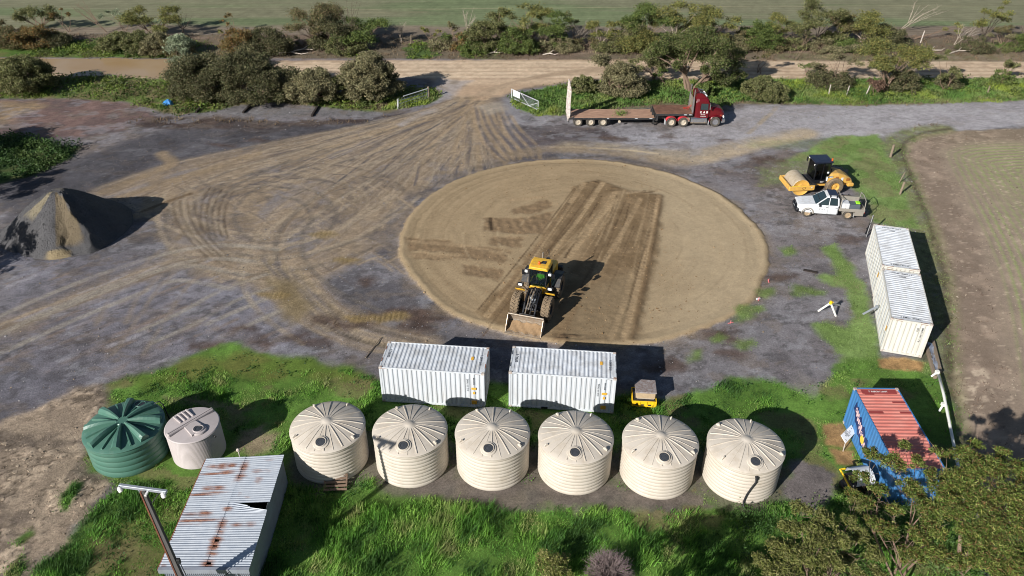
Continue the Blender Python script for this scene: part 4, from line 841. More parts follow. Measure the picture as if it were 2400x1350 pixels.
# white notice board leaning out from the blue container
Pb = [g(1982, 1039, .6), g(2004.4, 1014.4, .6), g(1995.6, 995.6, .8), g(1971, 1020, .8)]; cb_ = sum(Pb, Vector())/4
nb = thing('notice_board', 'white notice board leaning beside the blue container wall', 'sign', (cb_.x, cb_.y, 0))
M_board = mat('white_board', (226, 228, 230), .5, var=.04)
O_ = Vector(nb.location); Xb = (Pb[1]-Pb[0]).normalized(); Yb = (Pb[3]-Pb[0]); Yb = (Yb-Xb*Yb.dot(Xb)).normalized(); Zb = Xb.cross(Yb)
obj('board', MB().hexa([p-O_-Zb*.03 for p in Pb], [p-O_ for p in Pb]), M_board, nb)
for p in Pb[:2]: obj('leg', MB().cyl(tuple(p-O_-Zb*.05), (p.x-O_.x, p.y-O_.y, 0), .03, n=6), M_corner, nb)
for s_, fx, fy, sz in (('SITE', .42, .80, .16), ('KEEP OUT', .5, .56, .13), ('NO 1', .5, .34, .12), ('A', .88, .72, .12), ('S', .15, .2, .14)):
    p = Pb[0].lerp(Pb[1], fx).lerp(Pb[3].lerp(Pb[2], fx), fy); text('lettering', s_, sz, M_ink, nb, tuple(p-O_+Zb*.004), tuple(Xb), tuple(Yb), .002)

# --- rusty iron shed
M_iron = bpy.data.materials.new('corrugated_iron'); nt, b = nodes(M_iron)
geo = N(nt, 'ShaderNodeNewGeometry'); pos = geo.outputs['Position']; at = N(nt, 'ShaderNodeAttribute', attribute_name='col')
n1 = noise(nt, pos, 3.2, 6, .7); n2 = noise(nt, pos, 14, 5, .7)
mp = N(nt, 'ShaderNodeMapping', i={'Scale': (2.2, 11, 2)}); nt.links.new(pos, mp.inputs[0]); n3 = noise(nt, mp.outputs[0], 1, 5, .65)
ad = N(nt, 'ShaderNodeMath', operation='MULTIPLY_ADD', i={1: 1.0, 2: 0}); nt.links.new(at.outputs['Fac'], ad.inputs[0])
ss = N(nt, 'ShaderNodeMath', operation='ADD'); nt.links.new(ad.outputs[0], ss.inputs[0]); nt.links.new(maprange(nt, n3, .2, .8, -.38, .38), ss.inputs[1])
fac = maprange(nt, ss.outputs[0], .34, 1.15, 0, .9); N2 = [n for n in nt.nodes if n.type == 'MAP_RANGE'][-1]; N2.clamp = True
base = mixc(nt, maprange(nt, n1, .3, .7, 0, 1), tuple(lin((178, 186, 196))), tuple(lin((202, 207, 213))))
rust = mixc(nt, maprange(nt, n2, .35, .65, 0, 1), tuple(lin((112, 60, 42))), tuple(lin((168, 112, 74))))
nt.links.new(mixc(nt, fac, base, rust), b.inputs['Base Color']); b.inputs['Roughness'].default_value = .5; b.inputs['Metallic'].default_value = .15
M_wall = mat('galvanised_wall', (150, 156, 166), .55, .2, var=.12, scale=1.2, dust=(120, 110, 100), dustamt=.3)
shed = thing('iron_shed', 'old corrugated iron shed with rusty patches and a torn hole in its roof', 'shed', (-13.3, 24.9, 0))
SO = Vector(shed.location)
FLc, FRc, NRc, NLc = Vector((-15.15, 27.8, 2.32)), Vector((-11.55, 28.4, 2.02)), Vector((-11.42, 21.62, 2.02)), Vector((-15.12, 21.38, 2.32))
def roofp(a, c_, dz=0):   # a across left->right, c along far->near
    p = FLc.lerp(FRc, a).lerp(NLc.lerp(NRc, a), c_); p.z += dz; return p-SO
RUST = [(.12, .085, .055, .02, .8), (.24, .085, .04, .025, 1.), (.36, .08, .04, .02, 1.), (.15, .155, .09, .012, .9), (.33, .15, .06, .018, 1.), (.18, .30, .05, .02, .8), (.30, .30, .045, .02, .95), (.12, .36, .1, .014, .9), (.28, .345, .1, .01, .8), (.10, .54, .06, .02, .7), (.26, .535, .05, .022, 1.), (.10, .60, .08, .012, .95), (.28, .595, .10, .012, .95), (.10, .63, .1, .01, .6),
        (.53, .10, .03, .05, .95), (.53, .19, .04, .02, .9), (.51, .21, .03, .03, .8), (.52, .50, .035, .02, .9), (.52, .63, .03, .04, .9), (.53, .70, .03, .02, .8), (.52, .77, .035, .03, 1.15), (.52, .82, .03, .03, 1.15), (.53, .88, .04, .02, .9), (.52, .96, .04, .03, 1.), (.72, .15, .05, .02, .55), (.86, .15, .04, .02, .5), (.78, .24, .03, .03, .65), (.70, .64, .05, .02, .7), (.86, .64, .04, .02, .7), (.6, .37, .02, .02, .5), (.85, .04, .05, .02, .4), (.7, .40, .03, .012, .5), (.03, .97, .02, .01, .8)]
nsh = 9
for col_ in range(2):
    for k in range(nsh):
        if col_ == 0: a0, a1 = -.012, .505
        else: a0, a1 = .492, 1.012
        c0, c1_ = k/nsh-.004, (k+1)/nsh+.004
        ncor = 6; nu = 16; vs = []; fs = []; colr = []
        nv_ = ncor*4+1; lift = .004*(k % 2)+.012*(1-col_)
        rnd = random.Random(k*7+col_); wob = [rnd.uniform(-.012, .012) for _ in range(4)]
        for j in range(nv_):
            cc_ = c0+(c1_-c0)*j/(nv_-1)
            for i in range(nu+1):
                a = a0+(a1-a0)*i/nu; cy_ = cc_
                if col_ == 1 and k == 3:     # torn sheet: near edge bent back, leaving a wedge hole
                    pass
                if col_ == 1 and k == 4:
                    tear = max(0, (a-.56)/.44); cy_ = cc_+.0+tear*.075*(1-(j/(nv_-1)))
                z = .022*math.sin(2*PI*ncor*j/(nv_-1))+lift+wob[0]*math.sin(a*6)+wob[1]*math.cos(a*4)
                if col_ == 1 and k == 4: z += .05*max(0, (a-.56)/.44)*(1-j/(nv_-1))
                vs.append(roofp(a, cy_, z))
                f_ = 0
                for ra, rc, rx, ry, st_ in RUST:
                    f_ = max(f_, 1.3*st_*math.exp(-((a-ra)/(rx*2.3))**2-((cc_-rc)/(ry*1.5))**2))
                colr.append(f_)
        W_ = nu+1; F_ = [(j*W_+i, (j+1)*W_+i, (j+1)*W_+i+1, j*W_+i+1) for j in range(nv_-1) for i in range(nu)]
        if col_ == 1 and k == 4: F_ = [f for f in F_ if not (f[0]//W_ < 5 and f[0] % W_ > 7 and f[0]//W_ < (f[0] % W_-6)*.7)]
        for ra, rc in ((.52, .775), (.525, .815), (.525, .955)):    # rusted through
            F_ = [f for f in F_ if not (abs(a0+(a1-a0)*(f[0] % W_+.5)/nu-ra) < .026 and abs(c0+(c1_-c0)*(f[0]//W_+.5)/(nv_-1)-rc) < .008)]
        me = fast_mesh('roof_sheet', np.array([tuple(p) for p in vs]), np.array(F_), np.array(colr)[:, None].repeat(3, 1))
        link('roof_sheet', me, M_iron, shed); me.polygons.foreach_set('use_smooth', [True]*len(me.polygons))
def wall(name, A, B, zA, zB, m, n=18):
    A = Vector(A); B = Vector(B); L_ = (B-A).length; nrm = Vector(((B-A).y, -(B-A).x, 0)).normalized(); vs = []
    k = int(L_/.085)*2
    for i in range(k+1):
        p = A.lerp(B, i/k); q = p+nrm*(.018 if i % 2 else -.018)
        vs += [Vector((q.x, q.y, 0))-SO, Vector((q.x, q.y, zA+(zB-zA)*i/k))-SO]
    return obj(name, MB().add(vs, [(2*i, 2*i+2, 2*i+3, 2*i+1) for i in range(k)]), m, shed, recalc=False)
ins = .06
wall('side_wall', (-11.60, 28.3, 0), (-11.48, 21.72, 0), 1.97, 1.97, M_wall); wall('back_wall', (-15.08, 27.75, 0), (-11.60, 28.3, 0), 2.26, 1.97, M_wall)
wall('side_wall', (-15.05, 21.5, 0), (-15.08, 27.75, 0), 2.26, 2.26, M_wall); wall('front_wall', (-11.48, 21.72, 0), (-15.05, 21.5, 0), 1.97, 2.26, M_iron and M_wall)
obj('front_flashing', MB().hexa([NLc-SO+Vector((-.05, -.06, -.22)), NRc-SO+Vector((.05, -.06, -.22)), NRc-SO+Vector((.05, .02, -.22)), NLc-SO+Vector((-.05, .02, -.22))], [NLc-SO+Vector((-.05, -.06, .03)), NRc-SO+Vector((.05, -.06, .03)), NRc-SO+Vector((.05, .08, .045)), NLc-SO+Vector((-.05, .08, .045))]), M_wall, shed)
obj('side_fascia', MB().hexa([FLc-SO+Vector((-.10, 0, -.12)), NLc-SO+Vector((-.10, 0, -.12)), NLc-SO+Vector((-.03, 0, -.12)), FLc-SO+Vector((-.03, 0, -.12))], [FLc-SO+Vector((-.10, 0, .0)), NLc-SO+Vector((-.10, 0, .0)), NLc-SO+Vector((-.03, 0, .0)), FLc-SO+Vector((-.03, 0, .0))]), M_rust, shed)
rf = MB()
for k in range(5): rf.hexa([roofp(.02, .05+k*.18, -.12), roofp(.98, .05+k*.18, -.12), roofp(.98, .05+k*.18+.012, -.12), roofp(.02, .05+k*.18+.012, -.12)], [roofp(.02, .05+k*.18, -.04), roofp(.98, .05+k*.18, -.04), roofp(.98, .05+k*.18+.012, -.04), roofp(.02, .05+k*.18+.012, -.04)])
M_timber = mat('old_timber', (120, 100, 80), .9, var=.25, scale=5, stretch=(1, 6, 6))
obj('rafters', rf, M_timber, shed)
vp = obj('roof_vent', MB().cyl((0, 0, 0), (0, 0, .5), .03, n=8).lathe([(0, .64), (.08, .6), (.1, .54), (.08, .48), (0, .45)], 12), M_corner, shed, roofp(.42, -.012, -.1), smooth=R(50))

# --- stobie pole with crossarm
M_conc = mat('pole_concrete', (78, 76, 74), .9, var=.15, scale=5); M_prust = mat('pole_steel', (104, 62, 44), .8, var=.3, scale=5); M_galv = mat('galvanised_steel', (168, 174, 180), .45, .4, var=.12, scale=4)
pb, pt = Vector((-13.28, 20.08, 0)), Vector((-14.17, 20.8, 7.85))
pole = thing('power_pole', 'power pole of rusty steel and concrete with a grey crossarm, before the iron shed', 'power pole', tuple(pb))
D = pt-pb; ax = D.normalized(); sx = Vector((1, 0, 0)); sx = (sx-ax*sx.dot(ax)).normalized(); sy = ax.cross(sx)
def bar(lo, hi, w0, w1, d, off0, off1):
    A = lo*1.0; B = hi*1.0
    return ([A+sx*(off0-w0)-sy*d, A+sx*(off0+w0)-sy*d, A+sx*(off0+w0)+sy*d, A+sx*(off0-w0)+sy*d], [B+sx*(off1-w1)-sy*d, B+sx*(off1+w1)-sy*d, B+sx*(off1+w1)+sy*d, B+sx*(off1-w1)+sy*d])
Z0 = Vector((0, 0, 0))
obj('concrete_core', MB().hexa(*bar(Z0, D, .10, .05, .05, 0, 0)), M_conc, pole)
obj('steel_beam', MB().hexa(*bar(Z0, D, .035, .03, .075, -.135, -.08)), M_prust, pole); obj('steel_beam', MB().hexa(*bar(Z0, D, .02, .02, .075, .12, .07)), M_conc, pole)
a1_, a2_ = g(280, 1144, 7.9)-pb, g(392, 1159, 7.7)-pb
cd = (a2_-a1_).normalized(); mid = (a1_+a2_)/2; shift = (D-Vector((0, 0, .12)))-mid; shift = shift-cd*shift.dot(cd); a1_ += shift+Vector((0, .1, .15)); a2_ += shift+Vector((0, .1, .15))
xarm = MB(); q_ = cd.to_track_quat('X', 'Z'); xarm.box(tuple((a1_+a2_)/2), ((a2_-a1_).length, .12, .14), tuple(q_.to_euler())); arm = obj('crossarm', xarm, M_galv, pole, bevel=.01)
M_porc = mat('white_porcelain', (226, 224, 220), .25, var=.05)
for p in (a1_+cd*.05, a2_-cd*.12):
    obj('insulator', MB().lathe([(0, .02), (.05, .0), (.09, -.04), (.05, -.08), (.10, -.12), (.05, -.16), (.09, -.2), (0, -.22)], 12, c=tuple(p+Vector((-.02, -.08, .0)))), M_porc, arm, smooth=R(50))
for p in (a1_+cd*.02, a2_-cd*.04): obj('insulator_pin', MB().cyl(tuple(p+Vector((0, -.06, .05))), tuple(p+Vector((-.02, -.08, -.05))), .025, n=6), M_galv, arm)
obj('arm_brace', MB().cyl(tuple(a1_+cd*.75+Vector((0, -.05, -.05))), tuple(D*.915), .022, n=6), M_galv, pole); obj('arm_brace', MB().cyl(tuple(a2_-cd*.3+Vector((0, -.05, -.05))), tuple(D*.90), .022, n=6), M_black, pole)
obj('bracket', MB().box(tuple(a2_-cd*.75+Vector((0, -.13, -.06))), (.08, .3, .06)), M_porc, pole)
obj('junction_box', MB().box(tuple(D*.52+sx*.2), (.14, .12, .28)), M_black, pole, bevel=.01)
obj('cable', MB().tube([D*.52+sx*.22, D*.45+sx*.24, D*.36+sx*.28, D*.3+sx*.42+Vector((0, .05, -.1)), D*.27+sx*.6+Vector((0, .3, -.2)), Vector((1.15, 1.5, 2.0))], .018, 5), M_black, pole)

# --- gravel heap
rs = np.random.RandomState(3)
hp = (-35.3, 54.7); NH, NT = 60, 200; Hh = 3.75
th = np.linspace(0, 2*PI, NT, endpoint=False); rad = np.linspace(0, 1, NH)
def rout(a):    # outline radius by direction (deg ccw from +x)
    pts = [(-180, 5.5), (-150, 5.0), (-125, 4.4), (-100, 4.4), (-80, 4.6), (-60, 4.5), (-48, 4.9), (-35, 4.7), (-10, 4.6), (30, 4.8), (70, 5.2), (120, 5.6), (150, 5.6), (180, 5.5)]
    return np.interp(np.degrees(a), [p[0] for p in pts], [p[1] for p in pts])
TH, RD = np.meshgrid((th+PI) % (2*PI)-PI, rad); RO = rout(TH)
px_, py_ = RD*RO*np.cos(TH), RD*RO*np.sin(TH); hn = fbm(px_, py_, 1.3, 4, 302)
wv = R(10)*(fbm(RD*4, TH*2, 1, 3, 305)-.5)*2
crest = np.exp(-np.abs((TH+wv-R(-46))/.16))*sstep(.05, .35, RD)*.95*(1-sstep(.8, 1., RD)*.4)
gul = 0
for a0, w_, d_ in ((-70, .10, .5), (-104, .055, 1.15), (-98, .05, .5), (-122, .05, .8), (-60, .05, .45), (-25, .10, .25), (85, .12, .2)):
    gul = gul+np.exp(-((TH-R(a0)+.16*np.sin(RD*6+a0)+wv)/w_)**2)*d_*sstep(.45, .8, RD)*(1-sstep(.93, 1., RD))
zz = Hh*np.clip(1-RD, 0, 1)*(1+.10*np.sin(RD*PI))+crest-gul*.35+.34*(fbm(px_, py_, .8, 4, 301)-.5)*sstep(0, .3, RD)
zz = zz+.16*np.exp(-((RD*np.sin(TH-R(20)))/.10)**2)*np.exp(-((RD*np.cos(TH-R(20))-.02)/.12)**2)-.35*np.exp(-(RD/.07)**2)
zz = np.where(RD > .98, -.05, np.maximum(zz, 0))
hc = np.ones((NH, NT, 3))*lin((80, 79, 80)); hc = hc*(.8+.4*hn[..., None])
def hmix(m, c_):
    global hc
    m = np.clip(m, 0, 1)[..., None]; hc = hc*(1-m)+lin(c_)*m
THn = TH+.25*(fbm(px_, py_, .9, 3, 306)-.5)
hmix(sstep(R(-158), R(-152), THn)*(1-sstep(R(-126), R(-121), THn))*sstep(.0, .06, RD)*(1-sstep(.42, .55, RD+.2*(hn-.5))), (120, 112, 94))
hmix(sstep(R(-74), R(-70), THn+.1*RD)*(1-sstep(R(-50), R(-46), THn))*sstep(.03, .08, RD)*(1-sstep(.80, .86, RD+.1*(hn-.5))), (98, 88, 72))
hmix(sstep(R(-92), R(-86), THn)*(1-sstep(R(-66), R(-60), THn))*sstep(.86, .9, RD+.08*(hn-.5)), (134, 120, 94))
hmix(sstep(.0, .8, np.sin(TH+.3))*.35, (110, 103, 92))
Vh = np.stack([px_, py_, zz], -1).reshape(-1, 3); ih = np.arange(NH-1)[:, None]*NT+np.arange(NT)[None]; ih2 = np.arange(NH-1)[:, None]*NT+(np.arange(NT)[None]+1) % NT
me = fast_mesh('gravel_heap', Vh, np.stack([ih, ih+NT, ih2+NT, ih2], -1).reshape(-1, 4), hc.reshape(-1, 3))
heap = link('gravel_heap', me, attr_mat('heap_gravel', .95, fine=.4, fscale=14, bump=.8, bdist=.08, spec=.15), None, (hp[0], hp[1], 0)); tag(heap, 'tall heap of dark and sandy gravel at the left of the yard', 'gravel heap')
me.polygons.foreach_set('use_smooth', [True]*len(me.polygons))

# stones lying on the flanks and round the toe of the heap
rng = np.random.RandomState(61); n = 5200; ir, it = rng.uniform(4, NH*1.12, n), rng.randint(0, NT, n); fr_ = np.minimum(ir, NH-1.001); i0 = fr_.astype(int); t_ = (fr_-i0)
P3 = (np.stack([px_, py_, zz], -1)[i0, it]*(1-t_)[:, None]+np.stack([px_, py_, zz], -1)[np.minimum(i0+1, NH-1), it]*t_[:, None]); sc_ = np.maximum(1, ir/NH)[:, None]; P3[:, :2] *= sc_; P3[:, 2] = np.maximum(P3[:, 2], .0)
s_ = rng.uniform(.02, .07, n); ang = rng.uniform(0, 6.28, n); V = [P3+np.stack([np.cos(ang+k*PI/2)*s_, np.sin(ang+k*PI/2)*s_, -.03+0*s_], 1) for k in range(4)]+[P3+np.stack([0*s_, 0*s_, s_*.9], 1)]
V = np.stack(V, 1).reshape(-1, 3); b0 = (np.arange(n)*5)[:, None]; Fq = np.concatenate([b0+np.array([[k, (k+1) % 4, 4]]) for k in range(4)], 0)
cb2 = hc[i0, it]*rng.uniform(.7, 1.6, (n, 1)); me = fast_mesh('loose_stones', V, Fq, np.repeat(np.clip(cb2, 0, .5), 5, 0), 3)
kind(link('loose_stones', me, attr_mat('heap_stone', .95, spec=.1), heap), 'stuff')
# ================================================================ VEHICLES
M_yel_l = mat('loader_yellow', (222, 172, 48), .42, var=.08, dust=(156, 128, 84), dustamt=.36)
M_yel_r = mat('roller_yellow', (212, 164, 72), .5, var=.1, dust=(170, 140, 98), dustamt=.5)
M_tyre = mat('dusty_tyre', (58, 54, 50), .95, var=.2, scale=6, dust=(140, 120, 94), dustamt=.75)
M_tyre2 = mat('dark_tyre', (52, 50, 48), .95, var=.2, scale=6, dust=(120, 110, 96), dustamt=.5)
M_dark = mat('dark_steel', (48, 49, 52), .55, .2, var=.2, scale=5, dust=(110, 96, 76), dustamt=.3)
M_blk = mat('black_paint', (26, 27, 31), .3, var=.15)
M_navyroof = mat('blue_black_paint', (34, 40, 58), .3, var=.1)
M_glass = glass_mat('dark_glass'); M_clear = clear_glass('clear_glass')
M_steel = mat('worn_steel', (172, 166, 156), .4, .5, var=.15, scale=4, dust=(160, 132, 98), dustamt=.6)
M_sandload = mat('sand_load', (140, 115, 86), .95, var=.2, scale=5, bump=.7, bscale=12)
M_lampw = mat('lamp_lens', (240, 240, 236), .15, var=.02); M_orange = mat('orange_lens', (232, 96, 30), .3, var=.1); M_red_l = mat('red_lens', (170, 30, 26), .3)
M_vwhite = mat('vehicle_white', (206, 209, 212), .25, var=.03, dust=(160, 144, 122), dustamt=.28)
M_maroon = mat('maroon_paint', (96, 18, 26), .22, var=.06); M_pinkred = mat('guard_red', (206, 62, 72), .4, var=.08, dust=(170, 140, 125), dustamt=.2)
M_chrome = mat('chrome', (205, 206, 208), .18, .9, var=.05); M_alu = mat('tray_aluminium', (176, 170, 160), .4, .4, var=.08, dust=(150, 136, 116), dustamt=.4)
M_rimw = mat('dusty_rim', (196, 186, 170), .5, .2, var=.12, dust=(160, 138, 108), dustamt=.4)
M_bronze = mat('alloy_rim', (180, 160, 132), .4, .3, var=.1)
M_drum = mat('drum_steel', (186, 172, 150), .6, .2, var=.10, scale=2, dust=(150, 128, 98), dustamt=.4)
def wheel(parent, p, Rr, w, rim, mt, mr, lugs=0, name='wheel', both=True, seg=28, hub_out=.0):
    h = w/2; s = Rr-rim
    prof = [(rim, -h*.82), (rim+s*.45, -h), (Rr-.08*Rr, -h*.95), (Rr, -h*.66), (Rr, h*.66), (Rr-.08*Rr, h*.95), (rim+s*.45, h), (rim, h*.82)]
    mb = MB().lathe(prof, seg, 'y')
    for i in range(lugs):
        a = 2*PI*i/lugs
        for sy in (-1, 1):
            aa = a+(0 if sy < 0 else PI/lugs)
            M = Matrix.Rotation(aa, 4, 'Y') @ Matrix.Translation((Rr+.015, sy*h*.42, 0)) @ Matrix.Rotation(sy*R(28), 4, 'X')
            mb.box((0, 0, 0), (.07, h*.9, 2*PI*Rr/lugs*.42), m=M)
    o = obj(name, mb, mt, parent, p, smooth=R(35))
    rp = [(rim*1.02, h*.84), (rim*.92, h*.80), (rim*.82, h*.35+hub_out), (rim*.45, h*.38+hub_out), (rim*.36, h*.62+hub_out), (0, h*.62+hub_out)]
    mb = MB().lathe([(a, b) for a, b in rp], 20, 'y').lathe([(a, -b) for a, b in rp], 20, 'y')
    obj('rim', mb, mr, o, smooth=R(35))
    return o
# ---------------- wheel loader
ld = Vector((-.287, -.958, 0)); LY = math.atan2(ld.y, ld.x)
rear = Vector((1.36, 43.2, 0))-ld*2.95
ldr = thing('wheel_loader', 'yellow wheel loader on the round sand pad with its bucket down', 'wheel loader', (rear.x, rear.y, .09), LY)
for x in (0, 2.95):
    for sy in (-1, 1): wheel(ldr, (x, sy*1.06, .80), .80, .62, .36, M_tyre, M_dark, lugs=22)
obj('rear_chassis', MB().box((-.1, 0, .85), (2.9, .9, .6)).box((.4, 0, .75), (2., 1.3, .35)), M_dark, ldr, bevel=.03)
obj('front_chassis', MB().box((2.5, 0, .85), (1.4, .75, .6)).box((2.95, 0, .8), (.5, 1.5, .3)), M_dark, ldr, bevel=.03)
hood = MB().loft([[(x, -hw, z0), (x, hw, z0), (x, hw, z1-.12), (x, hw-.14, z1), (x, -hw+.14, z1), (x, -hw, z1-.12)] for x, hw, z0, z1 in ((.35, .62, 1.1, 2.05), (-.6, .66, 1.1, 2.0), (-1.3, .66, 1.0, 1.9), (-1.75, .6, .9, 1.75))])
obj('engine_hood', hood, M_yel_l, ldr, bevel=.03)
obj('counterweight', MB().box((-1.8, 0, .95), (.35, 1.9, .7)), M_dark, ldr, bevel=.06)
for sy in (-1, 1): obj('rear_fender', MB().loft([[(x, sy*.72, z), (x, sy*1.36, z), (x, sy*1.36, z+.05), (x, sy*.72, z+.05)] for x, z in ((.95, 1.25), (.55, 1.66), (0, 1.74), (-.55, 1.66), (-.85, 1.4))]), M_dark if sy > 0 else M_dark, ldr)
# cab
cb = [(.55, .68, 1.05), (1.75, .62, 1.05)]
obj('cab_base', MB().loft([[(.45, -.68, z), (1.55+a, -.60, z), (1.72+a, 0, z), (1.55+a, .60, z), (.45, .68, z)] for z, a in ((1.0, .0), (1.62, .15))]), M_yel_l, ldr, bevel=.03)
obj('cowl', MB().hexa([(1.55, -.42, 1.35), (1.98, -.34, 1.3), (1.98, .34, 1.3), (1.55, .42, 1.35)], [(1.55, -.42, 1.66), (1.95, -.30, 1.58), (1.95, .30, 1.58), (1.55, .42, 1.66)]), M_yel_l, ldr, bevel=.03)
def quad(name, P, m, parent, thick=.012):
    P = [Vector(p) for p in P]; n = (P[1]-P[0]).cross(P[2]-P[0]).normalized()*thick
    return obj(name, MB().hexa(P, [p+n for p in P]), m, parent)
zt = 2.86
wsb, wst = 1.86, 1.42
quad('windscreen', [(1.72, -.52, 1.62), (1.72, .52, 1.62), (1.40, .60, zt), (1.40, -.60, zt)], M_clear, ldr)
for sy in (-1, 1):
    quad('side_window', [(1.68, sy*.56, 1.62), (1.38, sy*.64, zt), (.5, sy*.66, zt), (.5, sy*.68, 1.62)], M_clear, ldr)
    pl = MB().cyl((1.73, sy*.55, 1.6), (1.40, sy*.63, zt), .045, n=6).cyl((.48, sy*.69, 1.6), (.48, sy*.67, zt), .06, n=6).cyl((1.05, sy*.66, 1.1), (1.0, sy*.66, zt), .04, n=6)
    obj('cab_pillar', pl, M_blk, ldr)
quad('rear_window', [(.44, -.62, 1.7), (.44, -.60, zt), (.44, .60, zt), (.44, .62, 1.7)], M_glass, ldr)
obj('cab_roof', MB().loft([[(x, -hw, z), (x, hw, z), (x, hw-.02, z+.10), (x, hw-.12, z+.2), (x, -hw+.12, z+.2), (x, -hw+.02, z+.10)] for x, hw, z in ((.32, .70, zt-.02), (.6, .74, zt), (1.30, .72, zt), (1.62, .66, zt-.04))]), M_yel_l, ldr, bevel=.03)
be = obj('beacon', MB().lathe([(.09, zt+.18), (.09, zt+.34), (.06, zt+.38), (0, zt+.38)], 12, c=(1.15, -.05, 0)), M_orange, ldr, smooth=R(40))
obj('air_vent', MB().box((.9, .22, zt+.21), (.35, .3, .05)), M_dark, ldr, bevel=.01)
obj('air_cleaner', MB().cyl((-.35, .2, 1.9), (-.35, .2, 2.55), .10, n=12).cyl((-.35, .2, 2.5), (-.35, .2, 2.68), .15, n=12), M_dark, ldr, smooth=R(40)); obj('exhaust', MB().cyl((-.6, -.25, 1.9), (-.6, -.25, 2.9), .06, n=10), M_steel, ldr, smooth=R(40))
obj('aerial', MB().tube([(.2, .3, 2.9), (-.1, .36, 3.3), (-.25, .2, 3.45)], .015, 5), M_blk, ldr)
for sy in (-1, 1):
    mi = obj('mirror', MB().box((1.5, sy*1.02, 2.45), (.08, .24, .36)).cyl((1.42, sy*.68, 2.75), (1.5, sy*1.02, 2.6), .02, n=5), M_blk, ldr, bevel=.008)
    obj('work_light', MB().box((1.6, sy*.82, 2.62), (.12, .2, .16)), M_lampw, ldr, bevel=.02)
    hl = obj('headlight_bracket', MB().box((2.25, sy*1.02, 1.95), (.16, .42, .22)).cyl((2.1, sy*.5, 1.4), (2.22, sy*.95, 1.9), .03, n=6), M_blk, ldr, bevel=.02)
    obj('headlight', MB().box((2.34, sy*1.02, 1.97), (.05, .26, .16)), M_lampw, hl, bevel=.01)
    obj('front_fender', MB().loft([[(x, sy*.76, z), (x, sy*1.34, z), (x, sy*1.34, z+.05), (x, sy*.76, z+.05)] for x, z in ((2.1, 1.35), (2.25, 1.58), (2.5, 1.70))]), M_yel_l, ldr)
    obj('cab_step', MB().box((.95, sy*.95, .55), (.5, .25, .05)).box((.95, sy*.92, .85), (.5, .22, .05)).box((.95, sy*.88, 1.15), (.5, .2, .05)).cyl((1.25, sy*.95, .5), (1.2, sy*.8, 1.9), .025, n=5), M_steel if sy < 0 else M_dark, ldr)
obj('cab_floor', MB().box((1.06, 0, 1.645), (1.15, 1.15, .03)), M_dark, ldr)
obj('seat', MB().box((.85, 0, 1.5), (.5, .5, .14)).box((.62, 0, 1.85), (.14, .48, .6)), M_blk, ldr, bevel=.03)
obj('steering_wheel', MB().lathe([(.19, -.015), (.2, 0), (.19, .015), (.18, 0), (.19, -.015)], 16, c=(0, 0, 0)).cyl((0, 0, 0), (.05, 0, -.45), .03, n=6), M_blk, ldr, (1.42, 0, 1.88), (0, R(-35), 0))
# loader arms
obj('arm_tower', MB().hexa([(2.0, -.34, .9), (2.5, -.34, .9), (2.5, .34, .9), (2.0, .34, .9)], [(2.08, -.34, 1.75), (2.3, -.34, 1.75), (2.3, .34, 1.75), (2.08, .34, 1.75)]), M_blk, ldr, bevel=.03)
for sy in (-1, 1):
    y = sy*.40
    obj('lift_arm', MB().loft([[(x, y-.055, z-hh), (x, y+.055, z-hh), (x, y+.055, z+hh), (x, y-.055, z+hh)] for x, z, hh in ((2.15, 1.62, .10), (2.8, 1.45, .17), (3.4, 1.15, .17), (3.85, .72, .13), (4.25, .42, .11))]), M_blk, ldr, bevel=.015)
    obj('lift_cylinder', MB().cyl((2.35, sy*.30, .85), (3.0, sy*.33, 1.05), .065, n=8).cyl((3.0, sy*.33, 1.05), (3.45, sy*.35, 1.1), .035, n=8), M_dark, ldr, smooth=R(40))
    obj('parallel_link', MB().tube([(2.25, sy*.2, 1.72), (3.0, sy*.18, 1.62), (3.65, sy*.16, 1.28), (4.15, sy*.16, .98)], .04, 6), M_steel if sy < 0 else M_dark, ldr)
obj('tilt_cylinder', MB().cyl((2.2, 0, 1.7), (3.1, 0, 1.55), .07, n=8).cyl((3.1, 0, 1.55), (3.9, 0, 1.15), .035, n=8), M_steel, ldr, smooth=R(40))
obj('crosstube', MB().cyl((3.55, -.42, 1.0), (3.55, .42, 1.0), .09, n=8), M_dark, ldr)
obj('hydraulic_hose', MB().tube([(2.2, .15, 1.75), (2.5, .22, 1.9), (2.9, .2, 1.75), (3.4, .12, 1.45)], .025, 5).tube([(2.2, -.15, 1.75), (2.5, -.2, 1.88), (2.9, -.22, 1.72), (3.4, -.14, 1.4)], .025, 5).tube([(2.1, .05, 1.75), (2.35, 0, 1.98), (2.7, .05, 1.85)], .025, 5), M_blk, ldr)
obj('valve_block', MB().box((2.55, 0, 1.25), (.5, .42, .25)).box((2.9, .1, 1.15), (.3, .25, .2)), M_galv, ldr, bevel=.02)
obj('quick_hitch', MB().box((4.22, 0, .65), (.12, 1.1, .6)).cyl((4.2, -.55, .95), (4.2, .55, .95), .05, n=8), M_dark, ldr, bevel=.02)
